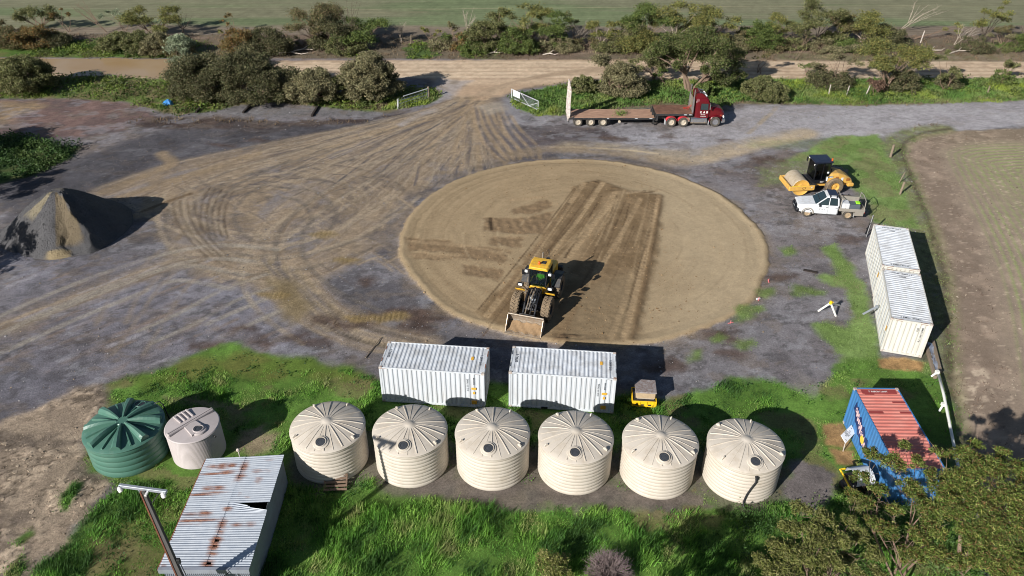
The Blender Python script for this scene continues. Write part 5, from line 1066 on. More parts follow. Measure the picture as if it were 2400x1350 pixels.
# bucket
bk = obj('bucket', MB(), M_steel, ldr); BW = 1.2
bp_ = [(5.22, .02), (4.62, .03), (4.40, .10), (4.27, .28), (4.26, .55), (4.33, .82), (4.50, 1.06)]
sh = MB(); vs = []
for x, z in bp_: vs += [(x, -BW, z), (x, BW, z)]
inn = [(x+.05*(.3 if i == 0 else 1), z+.04*(1 if i < 3 else 0)) for i, (x, z) in enumerate(bp_)]
for x, z in inn: vs += [(x, -BW, z), (x, BW, z)]
n_ = len(bp_); fs = [(2*i, 2*i+1, 2*i+3, 2*i+2) for i in range(n_-1)]+[(2*n_+2*i, 2*n_+2*i+2, 2*n_+2*i+3, 2*n_+2*i+1) for i in range(n_-1)]+[(0, 2*n_, 2*n_+1, 1), (2*n_-2, 2*n_-1, 4*n_-1, 4*n_-2)]
sh.add(vs, fs)
for sy in (-1, 1): sh.prism(bp_+[(4.62, 1.02), (5.05, .42)], sy*BW-.02, sy*BW+.02, 'xz')
sh.cyl((4.50, -BW, 1.06), (4.50, BW, 1.06), .05, n=8)
bk.data = sh.mesh('bucket'); bk.data.materials.append(M_steel)
obj('cutting_edge', MB().box((5.22, 0, .02), (.2, 2*BW+.06, .03)), M_steel, bk)
sd = []; nx_ = 14
for j in range(9):
    t_ = j/8; x = 5.12-.78*t_
    sd.append([(x, -BW+.03+(2*BW-.06)*i/nx_, .06+.36*t_**1.6+.05*math.sin(i*1.7+j)+.04*math.sin(i*.8)*t_) for i in range(nx_+1)])
vs = [p for r_ in sd for p in r_]; W_ = nx_+1
obj('sand_load', MB().add(vs, [(j*W_+i, j*W_+i+1, (j+1)*W_+i+1, (j+1)*W_+i) for j in range(8) for i in range(nx_)]), M_sandload, bk, smooth=True)
# driver
def skin_body(name, verts, edges, radii, m, parent, sub=2, root=0, loc=None):
    me = bpy.data.meshes.new(name); me.from_pydata(verts, edges, []); o = bpy.data.objects.new(name, me); COL.objects.link(o)
    md = o.modifiers.new('s', 'SKIN'); md.use_smooth_shade = True
    for i, r in enumerate(radii): me.skin_vertices[0].data[i].radius = (r, r) if not isinstance(r, tuple) else r
    me.skin_vertices[0].data[root].use_root = True
    o.modifiers.new('u', 'SUBSURF').levels = sub; o.modifiers['u'].render_levels = sub
    dg = bpy.context.evaluated_depsgraph_get(); m2 = bpy.data.meshes.new_from_object(o.evaluated_get(dg)); o.modifiers.clear(); o.data = m2
    m2.materials.clear(); m2.materials.append(m); o.parent = parent
    if loc: o.location = loc
    return o
M_skin = mat('skin', (188, 142, 116), .6, var=.05); M_hivis = mat('hi_vis_green', (150, 226, 44), .7, var=.08); M_jean = mat('blue_work_trousers', (44, 58, 84), .8, var=.1); M_hair = mat('dark_hair', (50, 40, 34), .8); M_cap = mat('navy_cap', (40, 46, 62), .8)
dloc = ldr.matrix_basis @ Vector((.86, 0, 1.58))
drv = thing('person', 'driver seated in the loader cab wearing a bright green vest and dark cap', 'person', tuple(dloc), LY)
V_ = [(0, 0, .05), (-.02, 0, .25), (-.04, 0, .42), (-.02, 0, .53), (.01, 0, .60), (.03, 0, .70),
      (-.03, .19, .47), (.12, .27, .27), (.36, .17, .32), (.46, .13, .33), (-.03, -.19, .47), (.12, -.27, .27), (.36, -.17, .32), (.46, -.13, .33),
      (.02, .10, .03), (.42, .13, .05), (.50, .13, -.34), (.62, .13, -.38), (.02, -.10, .03), (.42, -.13, .05), (.50, -.13, -.34), (.62, -.13, -.38), (.035, 0, .80)]
E_ = [(0, 1), (1, 2), (2, 3), (3, 4), (4, 5), (2, 6), (6, 7), (7, 8), (8, 9), (2, 10), (10, 11), (11, 12), (12, 13), (0, 14), (14, 15), (15, 16), (16, 17), (0, 18), (18, 19), (19, 20), (20, 21), (5, 22)]
Rd = [.15, .15, .15, .06, .075, .10, .075, .055, .04, .035, .075, .055, .04, .035, .09, .075, .055, .05, .09, .075, .055, .05, .075]
skin_body('body', V_, E_, Rd, M_skin, drv)
for y in (-.035, .035): obj('eye', MB().box((.118, y, .745), (.012, .02, .012)), M_hair, drv)
obj('nose', MB().hexa([(.115, -.014, .70), (.145, -.012, .70), (.145, .012, .70), (.115, .014, .70)], [(.115, -.008, .74), (.125, -.006, .74), (.125, .006, .74), (.115, .008, .74)]), M_skin, drv)
obj('mouth', MB().box((.112, 0, .675), (.012, .045, .008)), M_orange, drv)
for y in (-.097, .097): obj('ear', MB().box((.02, y, .73), (.04, .02, .06)), M_skin, drv, bevel=.008)
obj('cap', MB().lathe([(.10, .03), (.098, .09), (.06, .15), (0, .16)], 16, c=(.025, 0, .735)).box((.15, 0, .775), (.12, .14, .012)), M_cap, drv, smooth=R(50))
obj('vest', MB().loft([[(cx_+rx*math.cos(k*PI/6), ry*math.sin(k*PI/6), z) for k in range(12)] for z, rx, ry, cx_ in ((.08, .155, .19, 0), (.25, .16, .2, -.02), (.42, .16, .235, -.035), (.50, .11, .18, -.02), (.53, .07, .09, -.015))], caps=False), M_hivis, drv, smooth=True)
for sy in (-1, 1):
    obj('trouser_leg', MB().tube([(.0, sy*.10, .04), (.42, sy*.13, .06), (.50, sy*.13, -.32)], [.1, .085, .065], 10), M_jean, drv, smooth=True)
    obj('sleeve', MB().tube([(-.03, sy*.19, .47), (.06, sy*.25, .33), (.12, sy*.27, .28)], [.085, .07, .065], 10), M_hivis, drv, smooth=True)
    for f in range(4): obj('finger', MB().tube([(.44, sy*(.10+f*.018), .34), (.48, sy*(.10+f*.018), .345), (.495, sy*(.10+f*.018), .32)], .009, 5), M_skin, drv)
    obj('thumb', MB().tube([(.44, sy*.09, .33), (.46, sy*.075, .31)], .010, 5), M_skin, drv)

# ---------------- soil roller
RY = R(184.5); rc = Vector((26.75, 62.45, 0))
rol = thing('roller', 'yellow soil roller with steel drum and black cab beside the white ute', 'roller', (rc.x, rc.y, .03), RY)
dx_ = 1.95; DR_ = .76
obj('drum', MB().lathe([(DR_-.03, -1.03), (DR_, -1.0), (DR_, 1.0), (DR_-.03, 1.03)], 48, 'y'), M_drum, rol, (dx_, 0, DR_), smooth=R(40))
obj('drum_side', MB().lathe([(DR_-.03, -1.02), (DR_-.12, -.96), (.3, -.94), (.28, -1.0), (0, -1.0)], 32, 'y').lathe([(DR_-.03, 1.02), (DR_-.12, .96), (.3, .94), (.28, 1.0), (0, 1.0)], 32, 'y'), M_yel_r, rol, (dx_, 0, DR_), smooth=R(40))
for sy in (-1, 1):
    y = sy*1.13
    fr = MB().hexa([(.95, y-.07, .55), (2.95, y-.07, .55), (2.95, y+.07, .55), (.95, y+.07, .55)], [(.85, y-.07, 1.0), (2.95, y-.07, .95), (2.95, y+.07, .95), (.85, y+.07, 1.0)])
    obj('drum_frame', fr, M_yel_r, rol, bevel=.03)
    obj('drum_hub', MB().cyl((dx_, sy*.95, DR_), (dx_, y-sy*.03, DR_), .16, n=14), M_dark, rol, smooth=R(40))
obj('front_beam', MB().box((2.97, 0, .75), (.18, 2.4, .42)), M_yel_r, rol, bevel=.04); obj('rear_beam', MB().box((.92, 0, .78), (.26, 2.36, .44)), M_yel_r, rol, bevel=.03)
obj('scraper', MB().box((1.13, 0, 1.05), (.06, 2.0, .12)), M_dark, rol); obj('beam_top', MB().box((.92, 0, 1.01), (.5, 2.1, .04)), M_dark, rol)
obj('hitch', MB().box((.5, 0, .75), (.7, .55, .5)).box((.3, .35, .8), (.4, .3, .3)), M_yel_r, rol, bevel=.03)
text('frame_lettering', 'C7', .27, M_blk, rol, (1.75, 1.205, .76), (-1, 0, 0), (0, 0, 1), .004)
obj('reflective_strip', MB().box((2.0, 1.13, .965), (1.6, .15, .012)), M_yel, rol)
obj('frame_decal', MB().box((1.08, 1.203, .85), (.10, .01, .12)), M_vwhite, rol)
for sy in (-1, 1): wheel(rol, (-1.05, sy*.86, .76), .76, .56, .37, M_tyre, M_yel_r, lugs=0, seg=36)
obj('rear_frame', MB().box((-1.1, 0, .85), (2.4, .95, .5)), M_yel_r, rol, bevel=.03)
obj('rear_hood', MB().loft([[(x, -hw, z0), (x, hw, z0), (x, hw, z1-.2), (x, hw-.22, z1), (x, -hw+.22, z1), (x, -hw, z1-.2)] for x, hw, z0, z1 in ((-.35, .85, 1.1, 1.75), (-.75, .88, 1.2, 1.85), (-1.3, .88, 1.25, 1.85), (-2.0, .86, 1.0, 1.62), (-2.55, .82, .85, 1.3), (-2.72, .78, .75, 1.05))]), M_yel_r, rol, bevel=.04, segs=2)
obj('rear_bumper', MB().box((-2.55, 0, .78), (.55, 1.75, .3)), M_yel_r, rol, bevel=.05)
for q, x in enumerate((-1.15, -2.15)): obj('vent_grille', MB().box((x, .885-.02*q, 1.5-.18*q), (.28, .012, .26)), mat('grille_brown', (150, 92, 40), .7, var=.3, scale=20), rol)
obj('hood_decal', MB().box((-.55, .882, 1.62), (.42, .012, .16)), M_blk, rol); obj('hood_lettering', MB().box((-.50, .890, 1.62), (.14, .008, .10)).box((-.66, .890, 1.62), (.15, .008, .10)), M_vwhite, rol)
obj('warning_decal', MB().box((-1.62, .875, 1.36), (.2, .012, .34)), M_vwhite, rol)
obj('exhaust', MB().cyl((-.75, .35, 1.8), (-.75, .35, 2.15), .05, n=8), M_dark, rol); obj('hand_rail', MB().tube([(-1.2, -.7, 1.8), (-1.5, -.7, 2.0), (-2.2, -.7, 1.75), (-2.5, -.7, 1.35)], .03, 6), M_blk, rol)
obj('rear_mirror', MB().box((-2.65, -.5, 1.55), (.06, .3, .1)).cyl((-2.5, -.5, 1.3), (-2.65, -.5, 1.55), .02, n=5), M_blk, rol)
# cab of the roller
cx0, cx1, cz0, cz1 = -.45, .85, 1.0, 2.85
obj('cab_base', MB().box(((cx0+cx1)/2, 0, 1.15), (cx1-cx0, 1.5, .34)), M_blk, rol, bevel=.02)
text('cab_lettering', 'CAT', .16, M_wink, rol, (.1, .765, 1.12), (-1, 0, 0), (0, 0, 1), .004)
for sx, x in ((0, cx0), (1, cx1)):
    for sy in (-1, 1): obj('cab_pillar', MB().box((x+(-.03 if sx else .03), sy*.71, 2.05), (.08, .08, 1.6)), M_blk, rol)
for sy in (-1, 1): obj('cab_pillar', MB().box((.2, sy*.72, 2.0), (.06, .06, 1.5)), M_blk, rol)
M_tint = clear_glass('tinted_glass'); _t = [n for n in M_tint.node_tree.nodes if n.type == 'BSDF_TRANSPARENT'][0]; _t.inputs[0].default_value = (.30, .36, .36, 1)
for sy in (-1, 1): quad('side_window', [(cx0+.05, sy*.735, 1.32), (cx1-.05, sy*.735, 1.32), (cx1-.05, sy*.735, 2.8), (cx0+.05, sy*.735, 2.8)], M_tint, rol, .01)
quad('windscreen', [(cx1, -.68, 1.32), (cx1, .68, 1.32), (cx1, .68, 2.8), (cx1, -.68, 2.8)], M_tint, rol, .01); quad('rear_window', [(cx0, -.68, 1.32), (cx0, -.68, 2.8), (cx0, .68, 2.8), (cx0, .68, 1.32)], M_tint, rol, .01)
obj('cab_floor', MB().box((.2, 0, 1.33), (1.2, 1.4, .03)), M_blk, rol)
obj('cab_roof', MB().box((.22, 0, 2.93), (1.62, 1.56, .16)), M_navyroof, rol, bevel=.05, segs=2); obj('roof_panel', MB().box((.1, 0, 3.015), (.8, .9, .025)), M_navyroof, rol, bevel=.01)
obj('driver_seat', MB().box((.0, 0, 1.65), (.5, .5, .14)).box((-.2, 0, 2.0), (.14, .48, .6)), M_orange if False else mat('rust_red_seat', (150, 66, 40), .8), rol, bevel=.03)
obj('console', MB().box((.6, 0, 1.6), (.25, .5, .55)), M_dark, rol, bevel=.03)
for sy in (-1, 1): obj('mirror', MB().box((1.02, sy*.85, 2.6), (.06, .2, .34)).cyl((.9, sy*.7, 2.8), (1.02, sy*.85, 2.7), .02, n=5), M_blk, rol)
obj('work_light', MB().box((.95, .62, 2.66), (.1, .16, .1)), M_lampw, rol); obj('work_light', MB().box((.95, -.62, 2.84), (.1, .16, .1)), M_lampw, rol); obj('work_light', MB().box((-.28, .775, 2.0), (.14, .03, .14)), M_lampw, rol); obj('fire_extinguisher', MB().cyl((-.3, .8, 1.25), (-.3, .8, 1.6), .07, n=8), M_vwhite, rol, smooth=R(40))
obj('beacon', MB().cyl((-.5, .55, 2.98), (-.5, .55, 3.2), .06, n=8), M_orange, rol)

# ---------------- white ute
UY = R(172.8); uc = Vector((26.03, 58.15, 0))
ute = thing('utility_truck', 'white dual cab ute with aluminium tray and roof solar panel beside the roller', 'ute', (uc.x, uc.y, .03), UY)
def usec(x, hw, z0, zs, zt_, tw): return [(x, -hw*.96, z0), (x, -hw, z0+.12), (x, -hw, zs), (x, -tw, zt_), (x, tw, zt_), (x, hw, zs), (x, hw, z0+.12), (x, hw*.96, z0)]
obj('body', MB().loft([usec(2.44, .70, .52, .86, .93, .52), usec(2.30, .86, .45, .92, 1.0, .68), usec(1.95, .92, .40, .96, 1.07, .76), usec(1.05, .93, .36, 1.0, 1.16, .80), usec(.2, .93, .34, 1.02, 1.16, .84), usec(-.76, .92, .34, 1.02, 1.16, .84)]), M_vwhite, ute, bevel=.035, segs=2)
gsec = lambda x, b, z0, t_, z1: [(x, -b, z0), (x, -t_, z1), (x, t_, z1), (x, b, z0)]
obj('cab_roof', MB().loft([[(.26, -.62, 1.70), (.26, .62, 1.70), (.26, .56, 1.76), (.26, -.56, 1.76)], [(.05, -.69, 1.74), (.05, .69, 1.74), (.05, .60, 1.84), (.05, -.60, 1.84)], [(-.55, -.69, 1.72), (-.55, .69, 1.72), (-.55, .60, 1.82), (-.55, -.60, 1.82)], [(-.70, -.66, 1.66), (-.70, .66, 1.66), (-.70, .58, 1.74), (-.70, -.58, 1.74)]]), M_vwhite, ute, bevel=.02)
for sy in (-1, 1):
    obj('roof_pillar', MB().cyl((1.02, sy*.80, 1.12), (.24, sy*.63, 1.74), .05, n=6).cyl((.02, sy*.84, 1.12), (.0, sy*.68, 1.76), .045, n=6).cyl((-.74, sy*.83, 1.12), (-.66, sy*.67, 1.72), .07, n=6), M_vwhite, ute)
    quad('side_window', [(.88, sy*.83, 1.14), (.06, sy*.855, 1.15), (.03, sy*.70, 1.72), (.22, sy*.68, 1.71)], M_glass, ute, .012); quad('side_window', [(-.02, sy*.855, 1.15), (-.66, sy*.845, 1.15), (-.60, sy*.69, 1.69), (-.03, sy*.70, 1.72)], M_glass, ute, .012)
    for x0, x1 in ((1.0, .04), (0, -.72)):
        obj('door_gap', MB().box((x1+.02, sy*.928, .75), (.012, .012, .72)), M_dark, ute); obj('door_handle', MB().box((x1+.14, sy*.94, .98), (.16, .03, .03)), M_dark, ute)
    obj('mirror', MB().box((.80, sy*1.05, 1.18), (.10, .2, .17)).cyl((.82, sy*.9, 1.12), (.8, sy*1.0, 1.15), .03, n=5), M_blk, ute, bevel=.03)
    obj('wheel_arch', MB().lathe([(.42, sy*.90), (.50, sy*.955), (.47, sy*.965), (.40, sy*.93)], 20, 'y', (1.61, 0, .39), 0-.1, PI+.1), M_alu, ute)
    obj('headlight', MB().box((2.30, sy*.72, .86), (.22, .28, .12)), M_lampw, ute, bevel=.04)
    for x in (1.61, -1.61): wheel(ute, (x, sy*.80, .38), .385, .26, .24, M_tyre2, M_bronze, seg=24)
    obj('tray_side', MB().box((-1.85, sy*.93, .86), (1.95, .03, .26)), M_alu, ute); obj('mudguard', MB().lathe([(.44, sy*.66), (.47, sy*.66), (.47, sy*.94), (.44, sy*.94)], 16, 'y', (-1.61, 0, .40), .1, PI-.1), M_alu, ute)
    obj('tool_box', MB().box((-2.45, sy*.82, .55), (.7, .2, .36)), M_alu, ute, bevel=.01); obj('mudflap', MB().box((-2.08, sy*.78, .38), (.02, .26, .36)), M_vwhite, ute)
obj('windscreen', MB().hexa([(1.06, -.74, 1.15), (1.06, .74, 1.15), (.28, .60, 1.74), (.28, -.60, 1.74)], [(1.07, -.74, 1.17), (1.07, .74, 1.17), (.29, .60, 1.76), (.29, -.60, 1.76)]), M_glass, ute)
obj('rear_window', MB().hexa([(-.74, -.68, 1.2), (-.74, .68, 1.2), (-.68, .6, 1.68), (-.68, -.6, 1.68)], [(-.76, -.68, 1.2), (-.76, .68, 1.2), (-.70, .6, 1.68), (-.70, -.6, 1.68)]), M_glass, ute)
obj('cabin_interior', MB().box((.1, 0, 1.3), (1.3, 1.3, .28)), M_blk, ute)
obj('bull_bar', MB().loft([[(2.45, -.86, .36), (2.55, -.6, .36), (2.58, 0, .36), (2.55, .6, .36), (2.45, .86, .36), (2.3, .86, .36), (2.3, -.86, .36)], [(2.50, -.88, .60), (2.62, -.6, .60), (2.65, 0, .60), (2.62, .6, .60), (2.50, .88, .60), (2.3, .88, .60), (2.3, -.88, .60)], [(2.46, -.84, .72), (2.55, -.6, .74), (2.58, 0, .74), (2.55, .6, .74), (2.46, .84, .72), (2.32, .84, .72), (2.32, -.84, .72)]]), M_blk, ute, bevel=.03)
obj('grille', MB().box((2.46, 0, .82), (.06, 1.0, .2)), M_blk, ute, bevel=.02); obj('number_plate', MB().box((2.60, .1, .66), (.02, .36, .11)), M_vwhite, ute)
obj('badge', MB().box((2.50, 0, .83), (.02, .16, .08)), M_chrome, ute)
obj('solar_panel', MB().box((-.24, 0, 1.93), (.72, 1.02, .03)), M_navyroof, ute, bevel=.006); rk = MB()
for x in (-.5, .02): rk.box((x, 0, 1.90), (.06, 1.36, .035))
for x in (-.5, .02):
    for sy in (-1, 1): rk.box((x, sy*.66, 1.84), (.08, .06, .14))
obj('roof_rack', rk, M_blk, ute)
obj('tray', MB().box((-1.85, 0, .76), (2.0, 1.86, .06)).box((-1.85, .5, .62), (2.0, .1, .2)).box((-1.85, -.5, .62), (2.0, .1, .2)), M_alu, ute, bevel=.01); obj('tail_board', MB().box((-2.84, 0, .86), (.03, 1.86, .26)), M_alu, ute)
hb = MB()
for sy in (-1, 1): hb.cyl((-.88, sy*.86, .78), (-.95, sy*.70, 1.75), .03, n=6)
hb.cyl((-.95, -.7, 1.75), (-.95, .7, 1.75), .03, n=6)
for i in range(7): hb.cyl((-.89, -.6+i*.2, .8), (-.95, -.6+i*.2, 1.74), .012, n=5)
obj('headboard', hb, M_alu, ute)
obj('side_locker', MB().hexa([(-1.0, -.9, .8), (-2.6, -.9, .8), (-2.6, -.25, .8), (-1.0, -.25, .8)], [(-1.02, -.86, 1.32), (-2.58, -.86, 1.32), (-2.58, -.28, 1.52), (-1.02, -.28, 1.52)]), M_alu, ute, bevel=.02)
obj('fuel_tank', MB().box((-1.32, .45, 1.08), (.6, .78, .58)), M_vwhite, ute, bevel=.05, segs=2); obj('filler_cap', MB().cyl((-1.3, .84, .95), (-1.3, .86, .95), .035, n=8), M_dark, ute)
obj('steel_bin', MB().box((-2.06, .44, 1.04), (.78, .74, .5)), mat('slate_grey_bin', (84, 92, 100), .5, var=.08), ute, bevel=.03); obj('green_jerry_can', MB().box((-2.30, .40, 1.34), (.32, .42, .12)), M_hivis, ute, bevel=.03)
obj('tail_rack', MB().tube([(-2.8, .88, .8), (-2.78, .8, 1.7), (-2.78, .0, 1.8), (-2.78, -.8, 1.7), (-2.8, -.88, .8)], .035, 6), M_alu, ute); obj('spare_rack', MB().tube([(-2.86, .4, .9), (-3.2, .45, 1.1), (-3.3, .55, .9), (-3.18, .7, .5), (-2.95, .75, .55)], .025, 6), M_blk, ute); obj('lever', MB().cyl((-2.86, -.2, .9), (-3.0, -.2, 1.5), .025, n=5), M_blk, ute)
obj('tail_light', MB().box((-2.86, .8, .68), (.03, .22, .1)), M_red_l, ute); obj('tail_light', MB().box((-2.86, -.8, .68), (.03, .22, .1)), M_red_l, ute)
M_grey_ink = mat('grey_ink', (150, 152, 156), .6, var=.02)
text('door_lettering', 'K A B', .2, M_grey_ink, ute, (.52, .937, .78), (-1, 0, 0), (0, 0, 1), .003); text('door_lettering', 'CIVIL', .08, M_grey_ink, ute, (.52, .937, .62), (-1, 0, 0), (0, 0, 1), .003)

# ---------------- drop deck trailer
M_deck = mat('worn_deck_timber', (178, 142, 118), .9, var=.22, scale=1.5, dust=(128, 98, 80), dustamt=.55, stretch=(.5, 2, 1)); M_deckd = mat('rusty_deck_plate', (104, 72, 56), .85, var=.35, scale=1.2, dust=(142, 104, 82), dustamt=.35)
M_ramp = mat('ramp_white', (226, 222, 216), .6, var=.06, scale=3, dust=(140, 104, 78), dustamt=.62)
TYW = R(.6); tr = thing('trailer', 'black drop deck trailer with tall white rear ramps standing up', 'trailer', (5.75, 77.9, .0), TYW)
nb_ = 11
for i in range(nb_):
    w_ = 2.36/nb_; obj('deck_plank', MB().box((4.4, -1.18+w_*(i+.5), .945+.004*(i % 3)), (8.75, w_-.012, .05)), M_deck, tr)
obj('deck_rail', MB().box((4.4, -1.23, .87), (8.8, .08, .16)), M_dark, tr); obj('deck_rail', MB().box((4.4, 1.23, .87), (8.8, .08, .16)), M_dark, tr)
obj('chassis', MB().box((4.4, -.45, .72), (8.8, .14, .36)).box((4.4, .45, .72), (8.8, .14, .36)).box((10.6, -.45, 1.12), (4.0, .14, .3)).box((10.6, .45, 1.12), (4.0, .14, .3)).box((9.0, 0, 1.0), (.3, 2.3, .75)), M_dark, tr)
cm = MB()
for i in range(12): cm.box((.4+i*.74, 0, .84), (.08, 2.4, .1))
obj('cross_members', cm, M_dark, tr)
obj('gooseneck_deck', MB().box((10.75, 0, 1.40), (3.75, 2.44, .08)), M_deckd, tr, bevel=.01); obj('gooseneck_rail', MB().box((10.75, -1.235, 1.30), (3.75, .05, .22)).box((10.75, 1.235, 1.30), (3.75, .05, .22)).box((8.88, 0, 1.2), (.06, 2.46, .44)), M_dark, tr)
for i, x in enumerate((.95, 2.25, 3.52)):
    for sy in (-1, 1): wheel(tr, (x, sy*1.02, .46), .47, .36, .27, M_tyre2, M_rimw)
obj('axles', MB().cyl((.95, -1, .46), (.95, 1, .46), .07, n=8).cyl((2.25, -1, .46), (2.25, 1, .46), .07, n=8).cyl((3.52, -1, .46), (3.52, 1, .46), .07, n=8), M_dark, tr)
obj('side_marker', MB().box((6.9, -1.275, .9), (.3, .01, .05)).box((8.4, -1.275, .9), (.3, .01, .05)).box((4.0, -1.275, .9), (.2, .01, .05)).box((11.9, -1.265, 1.3), (.3, .01, .07)).box((12.4, -1.265, 1.3), (.25, .01, .07)), M_vwhite, tr)
obj('landing_leg', MB().box((8.75, -.9, .5), (.14, .14, .6)).box((8.75, -.9, .22), (.3, .3, .05)).box((8.75, .9, .5), (.14, .14, .6)), M_dark, tr); obj('air_tank', MB().cyl((9.1, -.7, .55), (9.1, .7, .55), .16, n=10), M_steel, tr, smooth=R(40)); obj('spare_hub', MB().cyl((5.2, -1.25, .55), (5.2, -1.15, .55), .14, n=10), M_rimw, tr)
obj('mudflap', MB().box((4.15, -1.0, .5), (.03, .4, .5)), M_dark, tr); obj('tail_board', MB().box((.0, 0, .65), (.12, 2.4, .4)), M_dark, tr)
for sy in (-1, 1):
    rp_ = obj('ramp', MB().loft([[(-.05+x, sy*.72-.42, z), (-.05+x+w_, sy*.72-.42, z), (-.05+x+w_, sy*.72+.42, z), (-.05+x, sy*.72+.42, z)] for x, w_, z in ((-.05, .16, .55), (-.12, .30, 1.3), (-.10, .26, 2.4), (-.02, .22, 3.7), (.02, .10, 4.25))]), M_ramp, tr, bevel=.01)
    for q in range(9): obj('rung', MB().box((-.16+q*.012, sy*.72, .9+q*.36), (.08, .8, .06)), M_ramp, rp_)
    obj('ramp_stay', MB().cyl((.15, sy*1.15, .95), (.55, sy*1.15, .95), .04, n=6).cyl((.1, sy*1.1, 1.6), (.5, sy*1.1, .95), .035, n=6), M_dark, tr)
# ---------------- prime mover
pm = thing('prime_mover', 'maroon bonneted truck coupled to the drop deck trailer, chrome exhaust stacks behind the cab', 'truck', (16.9, 77.93, .0), TYW)
obj('chassis', MB().box((1.2, -.42, .78), (6.6, .12, .28)).box((1.2, .42, .78), (6.6, .12, .28)), M_dark, pm); obj('turntable', MB().box((-.1, 0, 1.0), (1.3, .9, .1)), M_dark, pm)
for x in (-.62, .62):
    for sy in (-1, 1):
        wheel(pm, (x, sy*1.02, .50), .51, .5, .29, M_tyre2, M_rimw, hub_out=.02)
        obj('mudguard', MB().lathe([(.57, sy*.80-.0), (.60, sy*.80), (.60, sy*1.26), (.57, sy*1.26)], 18, 'y', (x, 0, .50), .25, PI-.25), M_pinkred, pm)
for sy in (-1, 1): wheel(pm, (3.92, sy*1.05, .52), .52, .32, .30, M_tyre2, M_chrome, hub_out=.02)
obj('mudflap', MB().box((-1.25, -1.02, .5), (.03, .5, .5)).box((-1.25, 1.02, .5), (.03, .5, .5)).box((3.2, -1.1, .45), (.03, .3, .4)), M_vwhite, pm)
obj('axles', MB().cyl((-.62, -1, .5), (-.62, 1, .5), .1, n=8).cyl((.62, -1, .5), (.62, 1, .5), .1, n=8).cyl((3.92, -1, .5), (3.92, 1, .5), .08, n=8), M_dark, pm)
# cab with roof fairing and sleeperless back
def csec(x, hw, z0, z1, tw): return [(x, -hw, z0), (x, hw, z0), (x, hw, z1-.25), (x, tw, z1), (x, -tw, z1), (x, -hw, z1-.25)]
obj('cab', MB().loft([csec(1.75, 1.05, 1.0, 2.75, .95), csec(1.95, 1.1, .9, 2.95, 1.0), csec(2.75, 1.12, .9, 2.95, .98), csec(3.05, 1.12, .9, 2.85, .92)]), M_maroon, pm, bevel=.05, segs=2)
obj('cab_front', MB().loft([[(3.0, -1.08, 1.0), (3.0, 1.08, 1.0), (3.0, .95, 2.82), (3.0, -.95, 2.82)], [(3.45, -1.0, 1.0), (3.45, 1.0, 1.0), (3.35, .92, 1.95), (3.35, -.92, 1.95)]]), M_maroon, pm)
obj('roof_fairing', MB().loft([[(1.7, -.92, 2.7), (1.7, .92, 2.7), (1.7, .86, 3.42), (1.7, -.86, 3.42)], [(2.3, -.92, 2.85), (2.3, .92, 2.85), (2.3, .82, 3.40), (2.3, -.82, 3.40)], [(2.95, -.85, 2.86), (2.95, .85, 2.86), (2.9, .7, 3.0), (2.9, -.7, 3.0)]]), M_maroon, pm, bevel=.05, segs=2)
obj('roof_light_bar', MB().box((2.1, 0, 3.47), (.08, 1.5, .07)).box((2.75, 0, 3.08), (.1, 1.6, .07)), M_chrome, pm)
for q in range(4): obj('marker_light', MB().box((2.78, -.6+q*.4, 3.12), (.12, .12, .09)), M_lampw, pm)
obj('horn', MB().cyl((2.2, -.45, 3.45), (2.65, -.45, 3.32), .05, n=8).cyl((2.2, .45, 3.45), (2.65, .45, 3.32), .05, n=8), M_chrome, pm)
quad('windscreen', [(3.44, -.92, 1.98), (3.44, .92, 1.98), (3.05, .86, 2.78), (3.05, -.86, 2.78)], M_glass, pm, .015)
for sy in (-1, 1):
    dr = obj('door', MB().box((2.62, sy*1.125, 1.72), (1.0, .03, 1.55)), M_maroon, pm, bevel=.02)
    quad('window', [(2.22, sy*1.142, 1.84), (3.02, sy*1.142, 1.76), (2.95, sy*1.142, 2.46), (2.25, sy*1.142, 2.48)], M_glass, dr, .012 if sy > 0 else .012)
    obj('window_frame', MB().box((2.62, sy*1.11, 2.15), (.9, .06, .74)), M_maroon, pm)
    obj('door_handle', MB().box((2.24, sy*1.15, 1.62), (.14, .03, .04)), M_chrome, dr)
    obj('mirror', MB().box((3.12, sy*1.36, 2.2), (.07, .2, .55)).cyl((3.1, sy*1.1, 2.55), (3.12, sy*1.36, 2.5), .02, n=5).cyl((3.1, sy*1.1, 1.9), (3.12, sy*1.36, 1.95), .02, n=5), M_chrome, pm, bevel=.02)
    obj('exhaust_stack', MB().cyl((1.5, sy*.88, 1.15), (1.5, sy*.88, 2.9), .12, n=12).cyl((1.5, sy*.88, 2.9), (1.5, sy*.88, 3.85), .065, n=10), M_chrome, pm, smooth=R(40))
    obj('fuel_tank', MB().cyl((1.35, sy*.95, .68), (3.0, sy*.95, .68), .33, n=16), M_chrome, pm, smooth=R(40)); obj('step', MB().box((2.2, sy*1.2, .45), (1.7, .12, .05)).box((2.2, sy*1.22, .80), (1.6, .08, .04)).box((1.6, sy*1.24, .62), (.05, .06, .4)).box((2.8, sy*1.24, .62), (.05, .06, .4)), M_steel, pm)
    obj('wheel_guard', MB().lathe([(.60, sy*.72), (.66, sy*.72), (.66, sy*1.18), (.60, sy*1.22)], 18, 'y', (3.92, 0, .55), .15, PI-.05), M_maroon, pm, smooth=R(40))
    obj('headlight', MB().box((4.72, sy*.98, 1.05), (.12, .28, .2)), M_lampw, pm, bevel=.03); obj('indicator', MB().box((4.4, sy*1.13, 1.25), (.12, .02, .05)), M_orange, pm)
def bsec(x, hw, z0, z1, tw): return [(x, -hw, z0), (x, hw, z0), (x, hw*.98, z1-.22), (x, tw, z1), (x, -tw, z1), (x, -hw*.98, z1-.22)]
